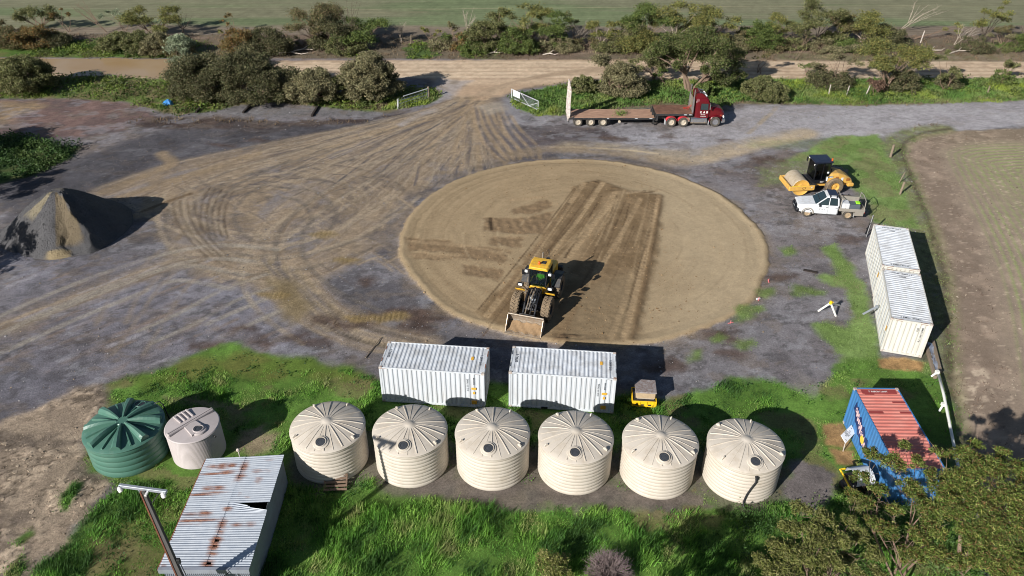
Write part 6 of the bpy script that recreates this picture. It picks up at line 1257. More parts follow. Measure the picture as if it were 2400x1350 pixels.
obj('bonnet', MB().loft([bsec(3.3, 1.0, 1.0, 2.02, .72), bsec(3.9, .98, 1.05, 1.92, .66), bsec(4.5, .90, .95, 1.72, .58), bsec(4.78, .80, .85, 1.5, .5)]), M_maroon, pm, bevel=.04, segs=2)
obj('grille', MB().box((4.80, 0, 1.12), (.06, .95, .55)), M_chrome, pm, bevel=.02); obj('bumper', MB().loft([[(4.55, -1.18, .4), (4.55, 1.18, .4), (4.55, 1.18, .8), (4.55, -1.18, .8)], [(4.95, -1.0, .4), (4.95, 1.0, .4), (4.95, 1.0, .78), (4.95, -1.0, .78)]]), M_chrome, pm, bevel=.03)
text('door_lettering', 'K A B', .34, M_wink, pm, (2.62, -1.143, 1.55), (1, 0, 0), (0, 0, 1), .004); text('door_lettering', 'MOTOR', .13, M_wink, pm, (2.55, -1.143, 1.29), (1, 0, 0), (0, 0, 1), .004); text('door_lettering', '08 HAULAGE', .10, M_wink, pm, (2.6, -1.143, 1.1), (1, 0, 0), (0, 0, 1), .004)
hd = MB().box((1.55, 0, 2.0), (.06, 1.5, 1.6)); obj('headboard', hd, M_steel, pm); obj('air_lines', MB().tube([(1.5, .1, 1.9), (1.1, .15, 1.55), (.7, .1, 1.6)], .025, 5).tube([(1.5, -.1, 1.9), (1.1, -.15, 1.5), (.7, -.1, 1.6)], .025, 5), M_red_l, pm)
obj('battery_box', MB().box((1.0, -.95, .75), (.55, .5, .45)).box((1.0, .95, .75), (.55, .5, .45)), M_steel, pm, bevel=.03)
# ================================================================ SMALL THINGS
M_post = mat('weathered_post', (126, 112, 96), .9, var=.25, scale=6, stretch=(6, 6, 1))
M_sleeper = mat('tarred_timber', (44, 36, 32), .9, var=.3, scale=4)
# gates
def gate(label, A, B, h, z0, m, rails, sign=False):
    A = Vector(A); B = Vector(B); d = (B-A); L = d.length; t = thing('farm_gate', label, 'gate', (A.x, A.y, 0), math.atan2(d.y, d.x))
    fr = MB()
    for z in rails: obj('gate_rail', MB().cyl((0, 0, z), (L, 0, z), .03, n=6), m, t)
    for x in (0, L): obj('gate_stile', MB().cyl((x, 0, z0), (x, 0, h), .035, n=6), m, t)
    return t, L
t, L = gate('open white pipe gate with a white notice, right of the entrance', g(1199, 233), g(1261, 262), 1.22, .18, M_vwhite, (.2, 1.2))
for a, b in (((L*.35, 1.18), (L*.66, .22)), ((L*.66, .22), (L, 1.0))): obj('gate_brace', MB().cyl((a[0], 0, a[1]), (b[0], 0, b[1]), .025, n=6), M_vwhite, t)
wm_ = MB()
for i in range(26): wm_.box((L*i/25., 0, .7), (.012, .012, 1.0))
for i in range(6): wm_.box((L/2, 0, .3+i*.16), (L, .012, .012))
obj('wire_mesh', wm_, M_galv, t)
obj('notice', MB().box((.95, -.06, .88), (1.15, .02, .66)), M_board, t, bevel=.004)
t, L = gate('open galvanised gate with a white top rail, left of the entrance', g(1003, 232), g(935, 254), 1.18, .15, M_galv, (.15, .5, .85))
obj('gate_rail', MB().cyl((0, 0, 1.18), (L*.82, 0, 1.18), .05, n=6), M_vwhite, t); wm_ = MB()
for i in range(20): wm_.box((L*i/19., 0, .65), (.012, .012, 1.0))
obj('wire_mesh', wm_, M_galv, t)
po = thing('gate_post', 'thick timber gate post at the left of the entrance', 'post', tuple(g(1005, 231))); obj('post', MB().cyl((0, 0, -.1), (0, 0, 1.35), .13, .12, 10), M_post, po, smooth=R(40))
po = thing('steel_post', 'thin white steel post at the low end of the left gate', 'post', tuple(g(933, 256))); obj('post', MB().cyl((0, 0, 0), (0, 0, 1.15), .045, n=6), M_vwhite, po)
# posts
def post(u, v, h, r, label, m=M_post, lean=(0, 0), group=None):
    p = g(u, v); o = obj('fence_post', MB().cyl((0, 0, -.1), (lean[0], lean[1], h), r, r*.9, 7), m, None, (p.x, p.y, gz(p.x, p.y))); return tag(o, label, 'fence post', group)
for k, (u, v, h, r, lb) in enumerate([(2087, 368, 1.25, .12, 'thick leaning timber post at the top of the grass strip, beside the roller'), (2109, 455, 1.15, .10, 'timber post in the grass strip right of the ute'), (2107, 428, 1., .05, 'thin pale post at the edge of the brown paddock above the ute'), (1942, 222, 1.15, .06, 'pale steel post in the verge, left of three below the sparse gum'), (1983, 224, 1.15, .06, 'pale steel post in the verge, middle of three below the sparse gum'), (2029, 223, 1.1, .06, 'pale steel post in the verge beside the dead brown bush'), (2314, 219, .9, .08, 'short dark leaning stump in the green verge at the far right'), (963, 104, 1.3, .08, 'lone grey post in the far hedgerow gap, right of the bare sapling'), (1291, 105, 1.4, .07, 'grey post among the far hedge trees above the road'), (1435, 106, 1.4, .08, 'pale post beside the white-limbed bare tree'), (2157, 100, 1.6, .08, 'white leaning post in the far verge at right')]):
    post(u, v, h, r, lb, M_post if k not in (3, 4, 5, 10) else M_corner, lean=(.12*(k % 3), .05*(k % 2)))
# tarred sleepers lying in the gravel
for (u0, v0, u1, v1, lb) in [(460, 265, 481, 242, 'dark tarred sleeper lying by the blue bundle, left of the three'), (570, 266, 590, 247, 'dark tarred sleeper half grown over, middle of the three'), (731, 274, 745, 251, 'dark tarred sleeper lying on clean gravel, right of the three')]:
    A, B = g(u0, v0), g(u1, v1); d = B-A
    o = obj('timber_sleeper', MB().box((0, 0, .1), (d.length, .24, .2)), M_sleeper, None, tuple((A+B)/2), (0, 0, math.atan2(d.y, d.x)), bevel=.02); tag(o, lb, 'sleeper', 'tarred sleepers in the gravel')
# blue bundle
rb = random.Random(8); mb = MB().lathe([(.02, 0), (.5, .0), (.55, .2), (.4, .45), (.15, .55), (0, .5)], 14); mb.v = [(x*(1+rb.uniform(-.2, .2)), y*.7*(1+rb.uniform(-.2, .2)), z*(1+rb.uniform(-.2, .2))) for x, y, z in mb.v]
o = obj('tarpaulin', mb, mat('blue_tarpaulin', (40, 122, 190), .5, var=.2), None, tuple(g(395, 246)), smooth=R(30)); tag(o, 'crumpled bright blue tarpaulin lying in the verge', 'tarpaulin')
# pallet by the first tank
pl = thing('pallet', 'brown timber pallet leaning at the foot of the tank beside the shed', 'pallet', (-9.05, 27.85, .0), R(4))
M_pal = mat('pallet_timber', (112, 92, 76), .9, var=.25, scale=5)
for i in range(6): o = obj('board', MB().box((0, i*.19, .0), (1.2, .12, .025)), M_pal, pl, (0, 0, .12), (R(24), 0, 0))
for x in (-.56, 0, .56): obj('bearer', MB().box((x, .5, -.06), (.08, 1.1, .09)), M_pal, pl, (0, 0, .12), (R(24), 0, 0))
# yellow spill tray with a stack of old slabs on it
bt = thing('spill_tray', 'yellow plastic tray standing in the grass right of the white container', 'tray', (7.75, 34.85, .0), R(-4))
M_ytray = mat('yellow_plastic', (236, 190, 36), .4, var=.06)
tb = MB()
for sx in (-1, 1): tb.box((sx*.68, 0, .28), (.05, 1.25, .42))
for sy in (-1, 1): tb.box((0, sy*.60, .28), (1.36, .05, .42))
obj('tray_wall', tb, M_ytray, bt, bevel=.01); obj('tray_base', MB().box((0, 0, .08), (1.3, 1.14, .05)), M_ytray, bt)
for sx in (-.45, .45):
    for sy in (-.45, .45): obj('foot', MB().box((sx, sy, .03), (.26, .2, .08)), M_ytray, bt)
for x in (-.45, -.1, .3): obj('pocket', MB().box((x, -.628, .22), (.18, .008, .10)), M_dark, bt)
for x in (-.27, .12, .5): obj('stiffener', MB().box((x, -.64, .28), (.07, .03, .4)), M_ytray, bt)
obj('grate', MB().box((0, 0, .42), (1.24, 1.1, .04)), M_dark, bt)
ms = thing('machine_cover', 'weathered grey box with a rusty stained top sitting on the yellow tray', 'box', (7.82, 34.95, .44), R(-5))
M_slab = mat('stained_steel_top', (150, 146, 146), .7, var=.2, scale=4, dust=(112, 88, 76), dustamt=.6)
obj('cover_body', MB().prism([(-.56, -.48), (.56, -.48), (.56, .56), (-.30, .56), (-.56, .24)], .06, .46, 'xy'), mat('cover_side', (176, 156, 126), .7, var=.15, scale=4), ms, bevel=.02)
obj('cover_top', MB().prism([(-.62, -.52), (.62, -.52), (.60, .64), (-.34, .64), (-.63, .27)], .46, .56, 'xy'), M_slab, ms, bevel=.02); obj('base_rim', MB().box((0, -.42, .08), (.98, .1, .12)), M_rimw, ms); obj('slot', MB().box((.05, -.43, .3), (.24, .02, .06)), M_dark, ms)
# tripod with a yellow head
M_pvc = mat('white_pvc', (228, 226, 218), .4, var=.04)
hp_ = g(1947, 710, .95); tp = thing('tripod', 'white legged tripod with a yellow head standing at the edge of the grass', 'tripod', (hp_.x, hp_.y, 0))
for (u, v) in ((1918, 729), (1959, 741), (1968, 716)):
    q = g(u, v)-Vector((hp_.x, hp_.y, 0)); obj('leg', MB().cyl((0, 0, .95), (q.x, q.y, 0), .07, n=8), M_pvc, tp, smooth=R(40))
obj('head', MB().lathe([(.0, .86), (.10, .87), (.12, .95), (.09, 1.02), (.10, 1.08), (.03, 1.12), (0, 1.12)], 12).box((.06, .03, .98), (.22, .1, .09)), M_ytray, tp, smooth=R(40))
# grey pole sticking out of the near cream container
a, b_ = g(2055, 719, 1.25), g(2023, 736, .95)
o = obj('strut', MB().cyl((0, 0, 0), tuple(b_-a), .07, n=8).box((0, 0, 0), (.16, .16, .16)), M_galv, None, tuple(a), smooth=R(40)); tag(o, 'grey pipe sticking out from the side of the near cream container', 'pipe')
# dark frame leaning on the far cream container
o = obj('metal_rack', MB().cyl((0, 0, 0), (.35, .55, 1.7), .06, n=6).cyl((.12, .5, 0), (.15, .3, 1.1), .05, n=6).cyl((-.1, .1, .7), (.3, .5, .75), .05, n=6), M_blk, None, tuple(g(2030, 556))); tag(o, 'thin black steel frame leaning on the far cream container', 'rack')
# pipeline along the paddock
pts = [g(2178, 800, .35), g(2190, 850, .4), g(2200, 880, .5), g(2212, 925, .55), g(2222, 975, .55), g(2233, 1030, .55), g(2245, 1090, .5), g(2262, 1180, .45)]
pp = thing('pipeline', 'long white pipe on stub supports running along the edge of the brown paddock', 'pipe', tuple(pts[2]))
O_ = Vector(pp.location); obj('pipe', MB().tube([p-O_ for p in pts[2:]], .085, 10), M_pvc, pp, smooth=True)
for (u, v, du, dv) in ((2197, 872, -14, 10), (2211, 948, -10, 16)):
    p = g(u, v, .5); q = g(u+du, v+dv, .1); obj('support', MB().cyl(tuple(p-O_), tuple(q-O_), .06, n=8).box(tuple(p-O_), (.2, .2, .2)), M_pvc, pp)
kb = thing('timber_edging', 'rough grey timber edging beside the silver sheet, below the cream containers', 'edging', tuple(g(2184, 820)))
O_ = Vector(kb.location)
for (u0, v0, u1, v1, w) in ((2168, 800, 2192, 885, .2), (2186, 800, 2204, 872, .2)):
    A, B = g(u0, v0, .12), g(u1, v1, .12); d = B-A; obj('beam', MB().box(tuple((A+B)/2-O_), (d.length, w, .22), (0, 0, math.atan2(d.y, d.x))), M_post, kb, bevel=.02)
ss_ = MB(); rb = random.Random(5); A, B = g(2176, 806, .1), g(2197, 868, .1); d = (B-A); nrm = Vector((-d.y, d.x, 0)).normalized(); vs = []
for i in range(12):
    for j in range(4): p = A+d*(i/11)+nrm*(.2-.13*j)+Vector((0, 0, rb.uniform(0, .16))); vs.append(tuple(p-O_))
o = obj('silver_sheet', MB().add([tuple(Vector(v)+O_-A) for v in vs], [(i*4+j, i*4+j+1, i*4+j+5, i*4+j+4) for i in range(11) for j in range(3)]), mat('silver_foil', (176, 180, 190), .3, .6, var=.2), None, tuple(A)); tag(o, 'crumpled silver sheet lying between timber beams beside the paddock', 'sheet')
# small machine under the gum beside the blue container
mc = thing('mobile_plant', 'small dark machine with pale canvas cover and yellow rail beside the blue container', 'machine', (17.75, 28.0, 0), R(10))
obj('canopy', MB().loft([[(x, y, z) for y, z in ((-.55, 1.0), (-.5, 1.3), (-.2, 1.5), (.2, 1.5), (.5, 1.3), (.55, 1.0))] for x in (-.5, 0, .5)], close=False, caps=False), mat('pale_canvas', (196, 200, 204), .8, var=.1), mc, smooth=True)
obj('machine_body', MB().box((0, 0, .62), (1.2, .9, .7)).cyl((-.45, -.5, .25), (-.45, .5, .25), .25, n=12).cyl((.45, -.5, .25), (.45, .5, .25), .25, n=12), M_blk, mc, bevel=.03); obj('yellow_rail', MB().tube([(-.5, .6, 1.1), (-.78, .6, 1.1), (-.8, -.7, .9), (-.6, -.75, .5)], .05, 6), M_ytray, mc)
# survey ribbons and scraps
M_rib = mat('pink_ribbon', (232, 130, 130), .6)
for (u, v, a_, lb) in [(1778, 703, 1.2, 'pink survey ribbon on the gravel at the right edge of the pad, lower one'), (1712, 758, .5, 'pink survey ribbon beside the lower right edge of the pad'), (1801, 660, 1.4, 'pink survey ribbon at the far right edge of the pad')]:
    o = obj('survey_ribbon', MB().box((0, 0, .05), (.45, .07, .02), (0, .1, 0)).cyl((0, 0, 0), (0, 0, .25), .02, n=5), M_rib, None, tuple(g(u, v)), (0, 0, a_)); tag(o, lb, 'ribbon', 'survey ribbons round the pad')
o = obj('bottle', MB().cyl((0, 0, .07), (.25, .1, .07), .07, n=8), M_vwhite, None, tuple(g(1773, 703))); tag(o, 'white scrap lying by the pink ribbon at the pad edge', 'bottle')
o = obj('dropped_plank', MB().box((0, 0, .06), (1.0, .2, .08)), M_sleeper, None, tuple(g(1899, 637)), (0, 0, -.4)); tag(o, 'short dark plank on the gravel right of the pad', 'plank')
A, B = g(857, 838, .05), g(894, 790, .05); o = obj('long_stick', MB().cyl((0, 0, 0), tuple(B-A), .035, .025, 6), M_post, None, tuple(A)); tag(o, 'long thin stick lying left of the white containers', 'stick')
# fallen pale branches on the far verge
M_dead = mat('bleached_wood', (190, 178, 164), .8, var=.12)
rb = random.Random(21)
for k, (u, v, L, lb) in enumerate([(690, 126, 4.0, 'bleached fallen branch on the verge beyond the big dark bush'), (715, 122, 3.0, 'bleached forked branch behind the first fallen one, beyond the dark bush'), (1162, 129, 2.4, 'pale fallen branch on the far verge below the hedge'), (1243, 117, 2.2, 'pale grey boulder-like log heap under the hedge'), (1290, 130, 2.0, 'small pale branch on the far verge right of the log heap'), (2195, 125, 3.4, 'white fallen limb on the far verge, left of the bleached pair at right'), (2260, 127, 4.0, 'white fallen limb on the far verge, right of the bleached pair')]):
    p = g(u, v); a = rb.uniform(-.4, .4); mb = MB(); c = [(0, 0, .1), (L*.4, .3, .25), (L*.8, .1, .2), (L, .4, .35)]; mb.tube(c, [.09, .08, .05, .02], 6); mb.tube([(L*.4, .3, .25), (L*.6, .8, .5), (L*.7, 1.1, .45)], [.06, .04, .015], 5); mb.tube([(L*.55, .2, .2), (L*.7, -.4, .4)], [.05, .015], 5)
    o = obj('fallen_branch', mb, M_dead, None, (p.x-L/2, p.y, 0), (0, 0, a)); tag(o, lb, 'branch', 'bleached branches on the far verge')
# stones of the broken limestone apron
M_stone = mat('limestone', (162, 146, 126), .95, var=.22, scale=3, dust=(132, 112, 92), dustamt=.4)
rb = random.Random(12); st_me = []
for k in range(6):
    n = rb.choice((5, 6, 7)); P = [(.5*math.cos(2*PI*i/n+rb.uniform(-.25, .25))*rb.uniform(.75, 1.1), .5*math.sin(2*PI*i/n+rb.uniform(-.25, .25))*rb.uniform(.7, 1.0)) for i in range(n)]
    mb = MB(); mb.add([(x, y, -.1) for x, y in P]+[(x*.96, y*.96, .10) for x, y in P]+[(x*.75+.03, y*.75, .19+rb.uniform(-.04, .04)) for x, y in P], [(i, (i+1) % n, n+(i+1) % n, n+i) for i in range(n)]+[(n+i, n+(i+1) % n, 2*n+(i+1) % n, 2*n+i) for i in range(n)]+[tuple(range(2*n, 3*n))])
    me = mb.mesh('stone'); me.materials.append(M_stone); st_me.append(me)
rub = bpy.data.objects['rubble_ground']; cnt = 0; tries = 0; placed = []
dens = fbm
while cnt < 290 and tries < 9000:
    tries += 1; u, v = rb.uniform(0, 255), rb.uniform(905, 1350); p = g(u, v)
    if samp(CL, p.x, p.y) != 6: continue
    if fbm(np.array([p.x]), np.array([p.y]), .6, 3, 163)[0] > .56: continue
    s_ = rb.choice((.12, .15, .18, .24, .34)) if cnt < 120 else rb.uniform(.09, .15)
    if any((p.x-a)**2+(p.y-b)**2 < ((s_+c)*.48)**2 for a, b, c in placed): continue
    placed.append((p.x, p.y, s_)); cnt += 1
    o = link('stone', rb.choice(st_me), None, rub, (p.x, p.y, gz(p.x, p.y)-.01), (rb.uniform(-.1, .1), rb.uniform(-.1, .1), rb.uniform(0, 6.28))); o.scale = (s_, s_, s_*rb.uniform(.2, .45))

# loose stones and clods lying on the yard, the pad and the paddock
def scatter(name, n, boxr, size, seed, ok, cols):
    rng = np.random.RandomState(seed); x = rng.uniform(boxr[0], boxr[1], n); y = rng.uniform(boxr[2], boxr[3], n); k = ok(x, y, rng); x, y = x[k], y[k]; n = len(x)
    s_ = size*rng.uniform(.4, 1., n)**1.0*np.where(rng.rand(n) < .06, 2.0, 1.); z = samp(Zg, x, y); ang = rng.uniform(0, 2*PI, n); V = []
    for k in range(4): V.append(np.stack([x+np.cos(ang+k*PI/2)*s_*rng.uniform(.6, 1.1, n), y+np.sin(ang+k*PI/2)*s_*rng.uniform(.6, 1.1, n), z-.01], 1))
    V.append(np.stack([x+rng.normal(size=n)*s_*.2, y+rng.normal(size=n)*s_*.2, z+s_*rng.uniform(.5, 1.0, n)], 1)); V = np.stack(V, 1).reshape(-1, 3)
    b0 = (np.arange(n)*5)[:, None]; Fq = np.concatenate([b0+np.array([[k, (k+1) % 4, 4]]) for k in range(4)], 0)
    c = lin(np.array(cols))[rng.randint(0, len(cols), n)]*rng.uniform(.7, 1.3, (n, 1))
    me = fast_mesh(name, V, Fq, np.repeat(c, 5, 0), 3); kind(link(name, me, attr_mat(name+'_stone', .95, spec=.1)), 'stuff')
scatter('loose_gravel', 26000, (-42, 36, 30, 82), .055, 51, lambda x, y, r: (samp(CL, x, y) == 0) & (r.rand(len(x)) < .25+.75*(fbm(x, y, .3, 3, 520) > .5)), [(120, 117, 118), (150, 146, 146), (98, 92, 88), (140, 124, 106)])
scatter('sand_clods', 9000, (-9, 20, 39, 69), .06, 52, lambda x, y, r: (samp(CL, x, y) == 1) & (r.rand(len(x)) < .12+.8*((x > -2) & (x < 13) & (fbm(x, y, .5, 3, 521) > .5))), [(140, 114, 84), (122, 98, 70), (152, 128, 98)])
scatter('field_clods', 9000, (24, 52, 24, 78), .06, 53, lambda x, y, r: samp(CL, x, y) == 4, [(150, 134, 118), (112, 98, 86), (176, 162, 144)])
scatter('rubble_bits', 7000, (-34, -17, 18, 38), .05, 54, lambda x, y, r: samp(CL, x, y) == 6, [(168, 152, 132), (134, 118, 100), (150, 134, 116)])
# ================================================================ VEGETATION
M_leaf = attr_mat('foliage', .65, transl=.28, spec=.35); M_bark = mat('bark', (122, 102, 86), .9, var=.25, scale=4); M_pbark = mat('pale_bark', (158, 145, 130), .85, var=.15, scale=4); M_dbark = mat('dark_bark', (84, 72, 62), .9, var=.25, scale=4); M_gbark = mat('gum_bark', (116, 97, 82), .8, var=.2, scale=3)
PAL = dict(olive=[(102, 104, 64), (88, 94, 56), (112, 110, 76)], dark=[(80, 82, 54), (90, 88, 60), (70, 74, 48), (102, 96, 70)], yellow=[(114, 114, 62), (100, 104, 58), (124, 118, 68), (90, 96, 56)], orange=[(116, 96, 60), (104, 92, 56), (92, 90, 54), (126, 96, 56)], silver=[(136, 144, 118), (116, 126, 100)], bright=[(112, 146, 42), (94, 130, 44)], grey=[(118, 114, 84), (102, 100, 72), (130, 122, 92)], dead=[(106, 84, 70), (92, 72, 60)], green=[(84, 100, 50), (98, 108, 56), (74, 88, 46)], brown=[(106, 98, 68), (94, 90, 60), (112, 98, 72), (88, 92, 58)], gum=[(92, 112, 46), (108, 122, 54), (80, 97, 40), (134, 138, 76), (112, 92, 54)], gumtan=[(112, 116, 60), (98, 106, 52), (130, 128, 80)])
def rdir(rng, n):
    v = rng.normal(size=(n, 3)); return v/np.linalg.norm(v, axis=1, keepdims=True)
def leaves(rng, cen, l, w, palette, tint, droop=0., spread=.35):
    n = len(cen); d = rdir(rng, n); d[:, 2] = d[:, 2]*.7-droop; d /= np.linalg.norm(d, axis=1, keepdims=True)
    r_ = rdir(rng, n); s_ = np.cross(d, r_); s_ /= np.linalg.norm(s_, axis=1, keepdims=True)+1e-9
    sc = rng.uniform(.6, 1.3, (n, 1)); L = d*l*sc/2; Wd = s_*w*sc/2
    V = np.stack([cen-L, cen+L*.55+Wd*1.25, cen+L*.55-Wd*1.25], 1).reshape(-1, 3)
    pal = lin(np.array(palette)); c = pal[rng.randint(0, len(pal), n)]*rng.uniform(1-spread, 1+spread, (n, 1))*tint
    return V, np.repeat(c, 3, 0)
def crown_mesh(name, rng, clumps, dens, l, w, palette, droop=0, sub=7, shell=.5, flat=.75, subr=.42):
    Vs = []; Cs = []
    for (x, y, z, r) in clumps:
        k = max(3, int(sub*min(2.5, max(.5, r)))); dd = rdir(rng, k); dd[:, 2] = np.abs(dd[:, 2])*.9-.25*rng.rand(k)
        sc = np.array([x, y, z])+dd*r*np.array([1, 1, flat])*rng.uniform(.35, .85, (k, 1))
        for c_ in sc:
            n = max(8, int(dens*.66*r*r/k*6*rng.uniform(.6, 1.4))); q = rdir(rng, n)*(rng.rand(n, 1)**shell)*r*subr*rng.uniform(.75, 1.25)*np.array([1.1, 1.1, .8])
            V, C_ = leaves(rng, c_+q, l, w, palette, rng.uniform(.82, 1.15), droop); Vs.append(V); Cs.append(C_)
    V = np.concatenate(Vs); C_ = np.concatenate(Cs)
    return fast_mesh(name, V, np.arange(len(V)).reshape(-1, 3), np.clip(C_, .005, .6), 3)
def limbs(mb, rng, base, tips, r0, fork=.3, jit=.25, stems=1, n=6, twig=0):
    base = Vector(base); tips = [Vector(t) for t in tips]
    cen = sum(tips, Vector())/max(1, len(tips))
    groups = [[] for _ in range(stems)]
    for t in sorted(tips, key=lambda t: math.atan2(t.y-cen.y, t.x-cen.x)): pass
    order = sorted(tips, key=lambda t: math.atan2(t.y-cen.y, t.x-cen.x))
    for i, t in enumerate(order): groups[i*stems//len(order)].append(t)
    for gr in groups:
        if not gr: continue
        gc = sum(gr, Vector())/len(gr); b0 = base+Vector((rng.uniform(-.1, .1)*stems, rng.uniform(-.1, .1)*stems, 0))
        f = b0.lerp(gc, fork)+Vector((rng.uniform(-jit, jit), rng.uniform(-jit, jit), 0)); f.z = max(f.z, b0.z+.2)
        rr_ = r0/math.sqrt(stems)
        mb.tube([b0-Vector((0, 0, .1)), b0.lerp(f, .5)+Vector((rng.uniform(-jit, jit)*.4, rng.uniform(-jit, jit)*.4, 0)), f], [rr_*1.2, rr_, rr_*.8], n)
        for t in gr:
            m_ = f.lerp(t, .5)+Vector((rng.uniform(-jit, jit), rng.uniform(-jit, jit), rng.uniform(0, jit)))
            mb.tube([f, m_, t], [rr_*.65, rr_*.4, rr_*.12], max(4, n-1))
            for _ in range(twig):
                a = f.lerp(t, rng.uniform(.4, .95)); e = a+Vector((rng.uniform(-1, 1), rng.uniform(-1, 1), rng.uniform(.1, 1.)))*rng.uniform(.3, .8); mb.tube([a, a.lerp(e, .5)+Vector((0, 0, .08)), e], [rr_*.2, rr_*.13, rr_*.05], 3)
    return mb
def tree(name, label, cat, P, clumps, seed, palette, r0=.12, l=.3, w=.13, dens=70, stems=1, bark=None, droop=.2, sub=7, flat=.75, fork=.35, jit=.3, twig=1, group=None, shell=.5, subr=.42, n=5):
    rng = np.random.RandomState(seed); P = Vector((P.x, P.y, gz(P.x, P.y))); t = thing(name, label, cat, tuple(P), 0, group)
    loc = [(x-P.x, y-P.y, z-P.z, r) for x, y, z, r in clumps]
    if loc:
        me = crown_mesh('crown', rng, loc, dens, l, w, palette, droop, sub, shell, flat, subr); link('crown', me, M_leaf, t)
    mb = limbs(MB(), rng, (0, 0, 0), [(x, y, z) for x, y, z, r in loc], r0, fork, jit, stems, n, twig); obj('trunk', mb, bark or M_bark, t, smooth=R(60), recalc=False)
    return t
def spec(u, v, top, wpx, kind_, pal, label, seed, lean=0, group=None, name=None, **k):
    P = g(u, v); rng = np.random.RandomState(seed); H = aty(u, top, P.y).z; D_ = math.hypot(P.y, HC); W = wpx*D_/F*(1.26 if seed < 60 else 1.14); H *= 1.04; cl = []
    kw = dict(seed=seed, palette=[tuple(min(255, c*1.10) for c in p_) for p_ in PAL[pal]], group=group); kw.update(k)
    if kind_ == 'round':
        nn = min(26, max(9, int(W*H*1.1)))
        for i in range(nn):
            a = i*2.399+rng.uniform(-.4, .4); f = math.sqrt((i+.5)/nn)*rng.uniform(.85, 1.1); zz_ = H*(.28+.5*math.sqrt(max(0, 1-f*f*.9)))*rng.uniform(.78, 1.1)
            cl.append((P.x+W*.37*f*math.cos(a)+lean*zz_/H, P.y+W*.34*f*math.sin(a), max(.3, zz_-.1*H), W*rng.uniform(.11, .2)+.08))
        for i in range(9):
            a = i*.7; cl.append((P.x+W*.36*math.cos(a), P.y+W*.34*math.sin(a), H*rng.uniform(.14, .28), W*rng.uniform(.12, .19)))
        kw2 = dict(l=.22, w=.10, dens=200, stems=3, sub=10, flat=.9, r0=.1, twig=0, droop=.0, subr=.36); nm, ct = 'shrub', 'shrub'
    elif kind_ == 'bush':
        nn = min(24, max(6, int(W*H*.8)))
        for i in range(nn):
            a = i*2.399+seed+rng.uniform(-.5, .5); f = math.sqrt((i+.5)/nn)*rng.uniform(.7, 1.2); zz_ = H*(.2+.62*math.sqrt(max(0, 1-f*f*.75)))*rng.uniform(.55, 1.12)
            cl.append((P.x+W*.40*f*math.cos(a)+lean*zz_/H, P.y+W*.36*f*math.sin(a), max(.3, zz_), W*rng.uniform(.07, .17)+rng.uniform(.08, .3)))
        kw2 = dict(l=.24, w=.09, dens=130, stems=4, sub=8, flat=.85, r0=.1, twig=4, droop=.1, subr=.52, shell=1.0); nm, ct = 'shrub', 'shrub'
    elif kind_ == 'gum':
        nn = min(18, max(6, int(W*2.1)))
        for i in range(nn):
            a = rng.uniform(0, 6.28); f = math.sqrt(rng.rand()); zz_ = H*rng.uniform(.42, 1.0)*(1-.22*f*f)
            cl.append((P.x+W*.47*f*math.cos(a)+lean*zz_/H, P.y+W*.36*f*math.sin(a), zz_, W*rng.uniform(.05, .12)+rng.uniform(.2, .5)))
        kw2 = dict(l=.26, w=.085, dens=115, stems=3, sub=8, flat=.62, r0=.15, twig=4, droop=.3, subr=.52, shell=1.0, jit=.4); nm, ct = 'tree', 'tree'
    elif kind_ == 'sparse':
        nn = min(9, max(3, int(W*1.5)))
        for i in range(nn):
            a = rng.uniform(0, 6.28); f = math.sqrt(rng.rand()); cl.append((P.x+W*.45*f*math.cos(a)+lean, P.y+W*.3*f*math.sin(a), H*rng.uniform(.35, .97), W*rng.uniform(.04, .09)+rng.uniform(.15, .4)))
        kw2 = dict(l=.25, w=.085, dens=95, stems=3, sub=6, flat=.7, r0=.09, twig=4, droop=.3, subr=.5, shell=.8); nm, ct = 'tree', 'tree'
    elif kind_ == 'bare':
        t = thing(name or 'bare_tree', label, 'bare tree', (P.x, P.y, 0), 0, group); tips = [(W*.45*math.cos(i*2.4)*rng.uniform(.3, 1)+lean, W*.4*math.sin(i*2.4)*rng.uniform(.3, 1), H*rng.uniform(.6, 1.0)) for i in range(9)]
        mb = limbs(MB(), rng, (0, 0, 0), tips, .075, .3, .25, 2, 5, 8); obj('trunk', mb, k.get('bark', M_bark), t, recalc=False); return t
    kw2.update(kw); kw2['dens'] = kw2['dens']*1.1
    if kind_ == 'bush' and W > 2.6:
        for i in range(10):
            a = i*.63; cl.append((P.x+W*.38*math.cos(a), P.y+W*.34*math.sin(a), H*.2, W*.11+.25))
    cl = [(a, b, c, r*1.2) for a, b, c, r in cl]
    return tree(name or nm, label, ct, P, cl, **kw2)
FH = 'trees and shrubs of the far hedgerow'; NV = 'trees and shrubs of the near verge'
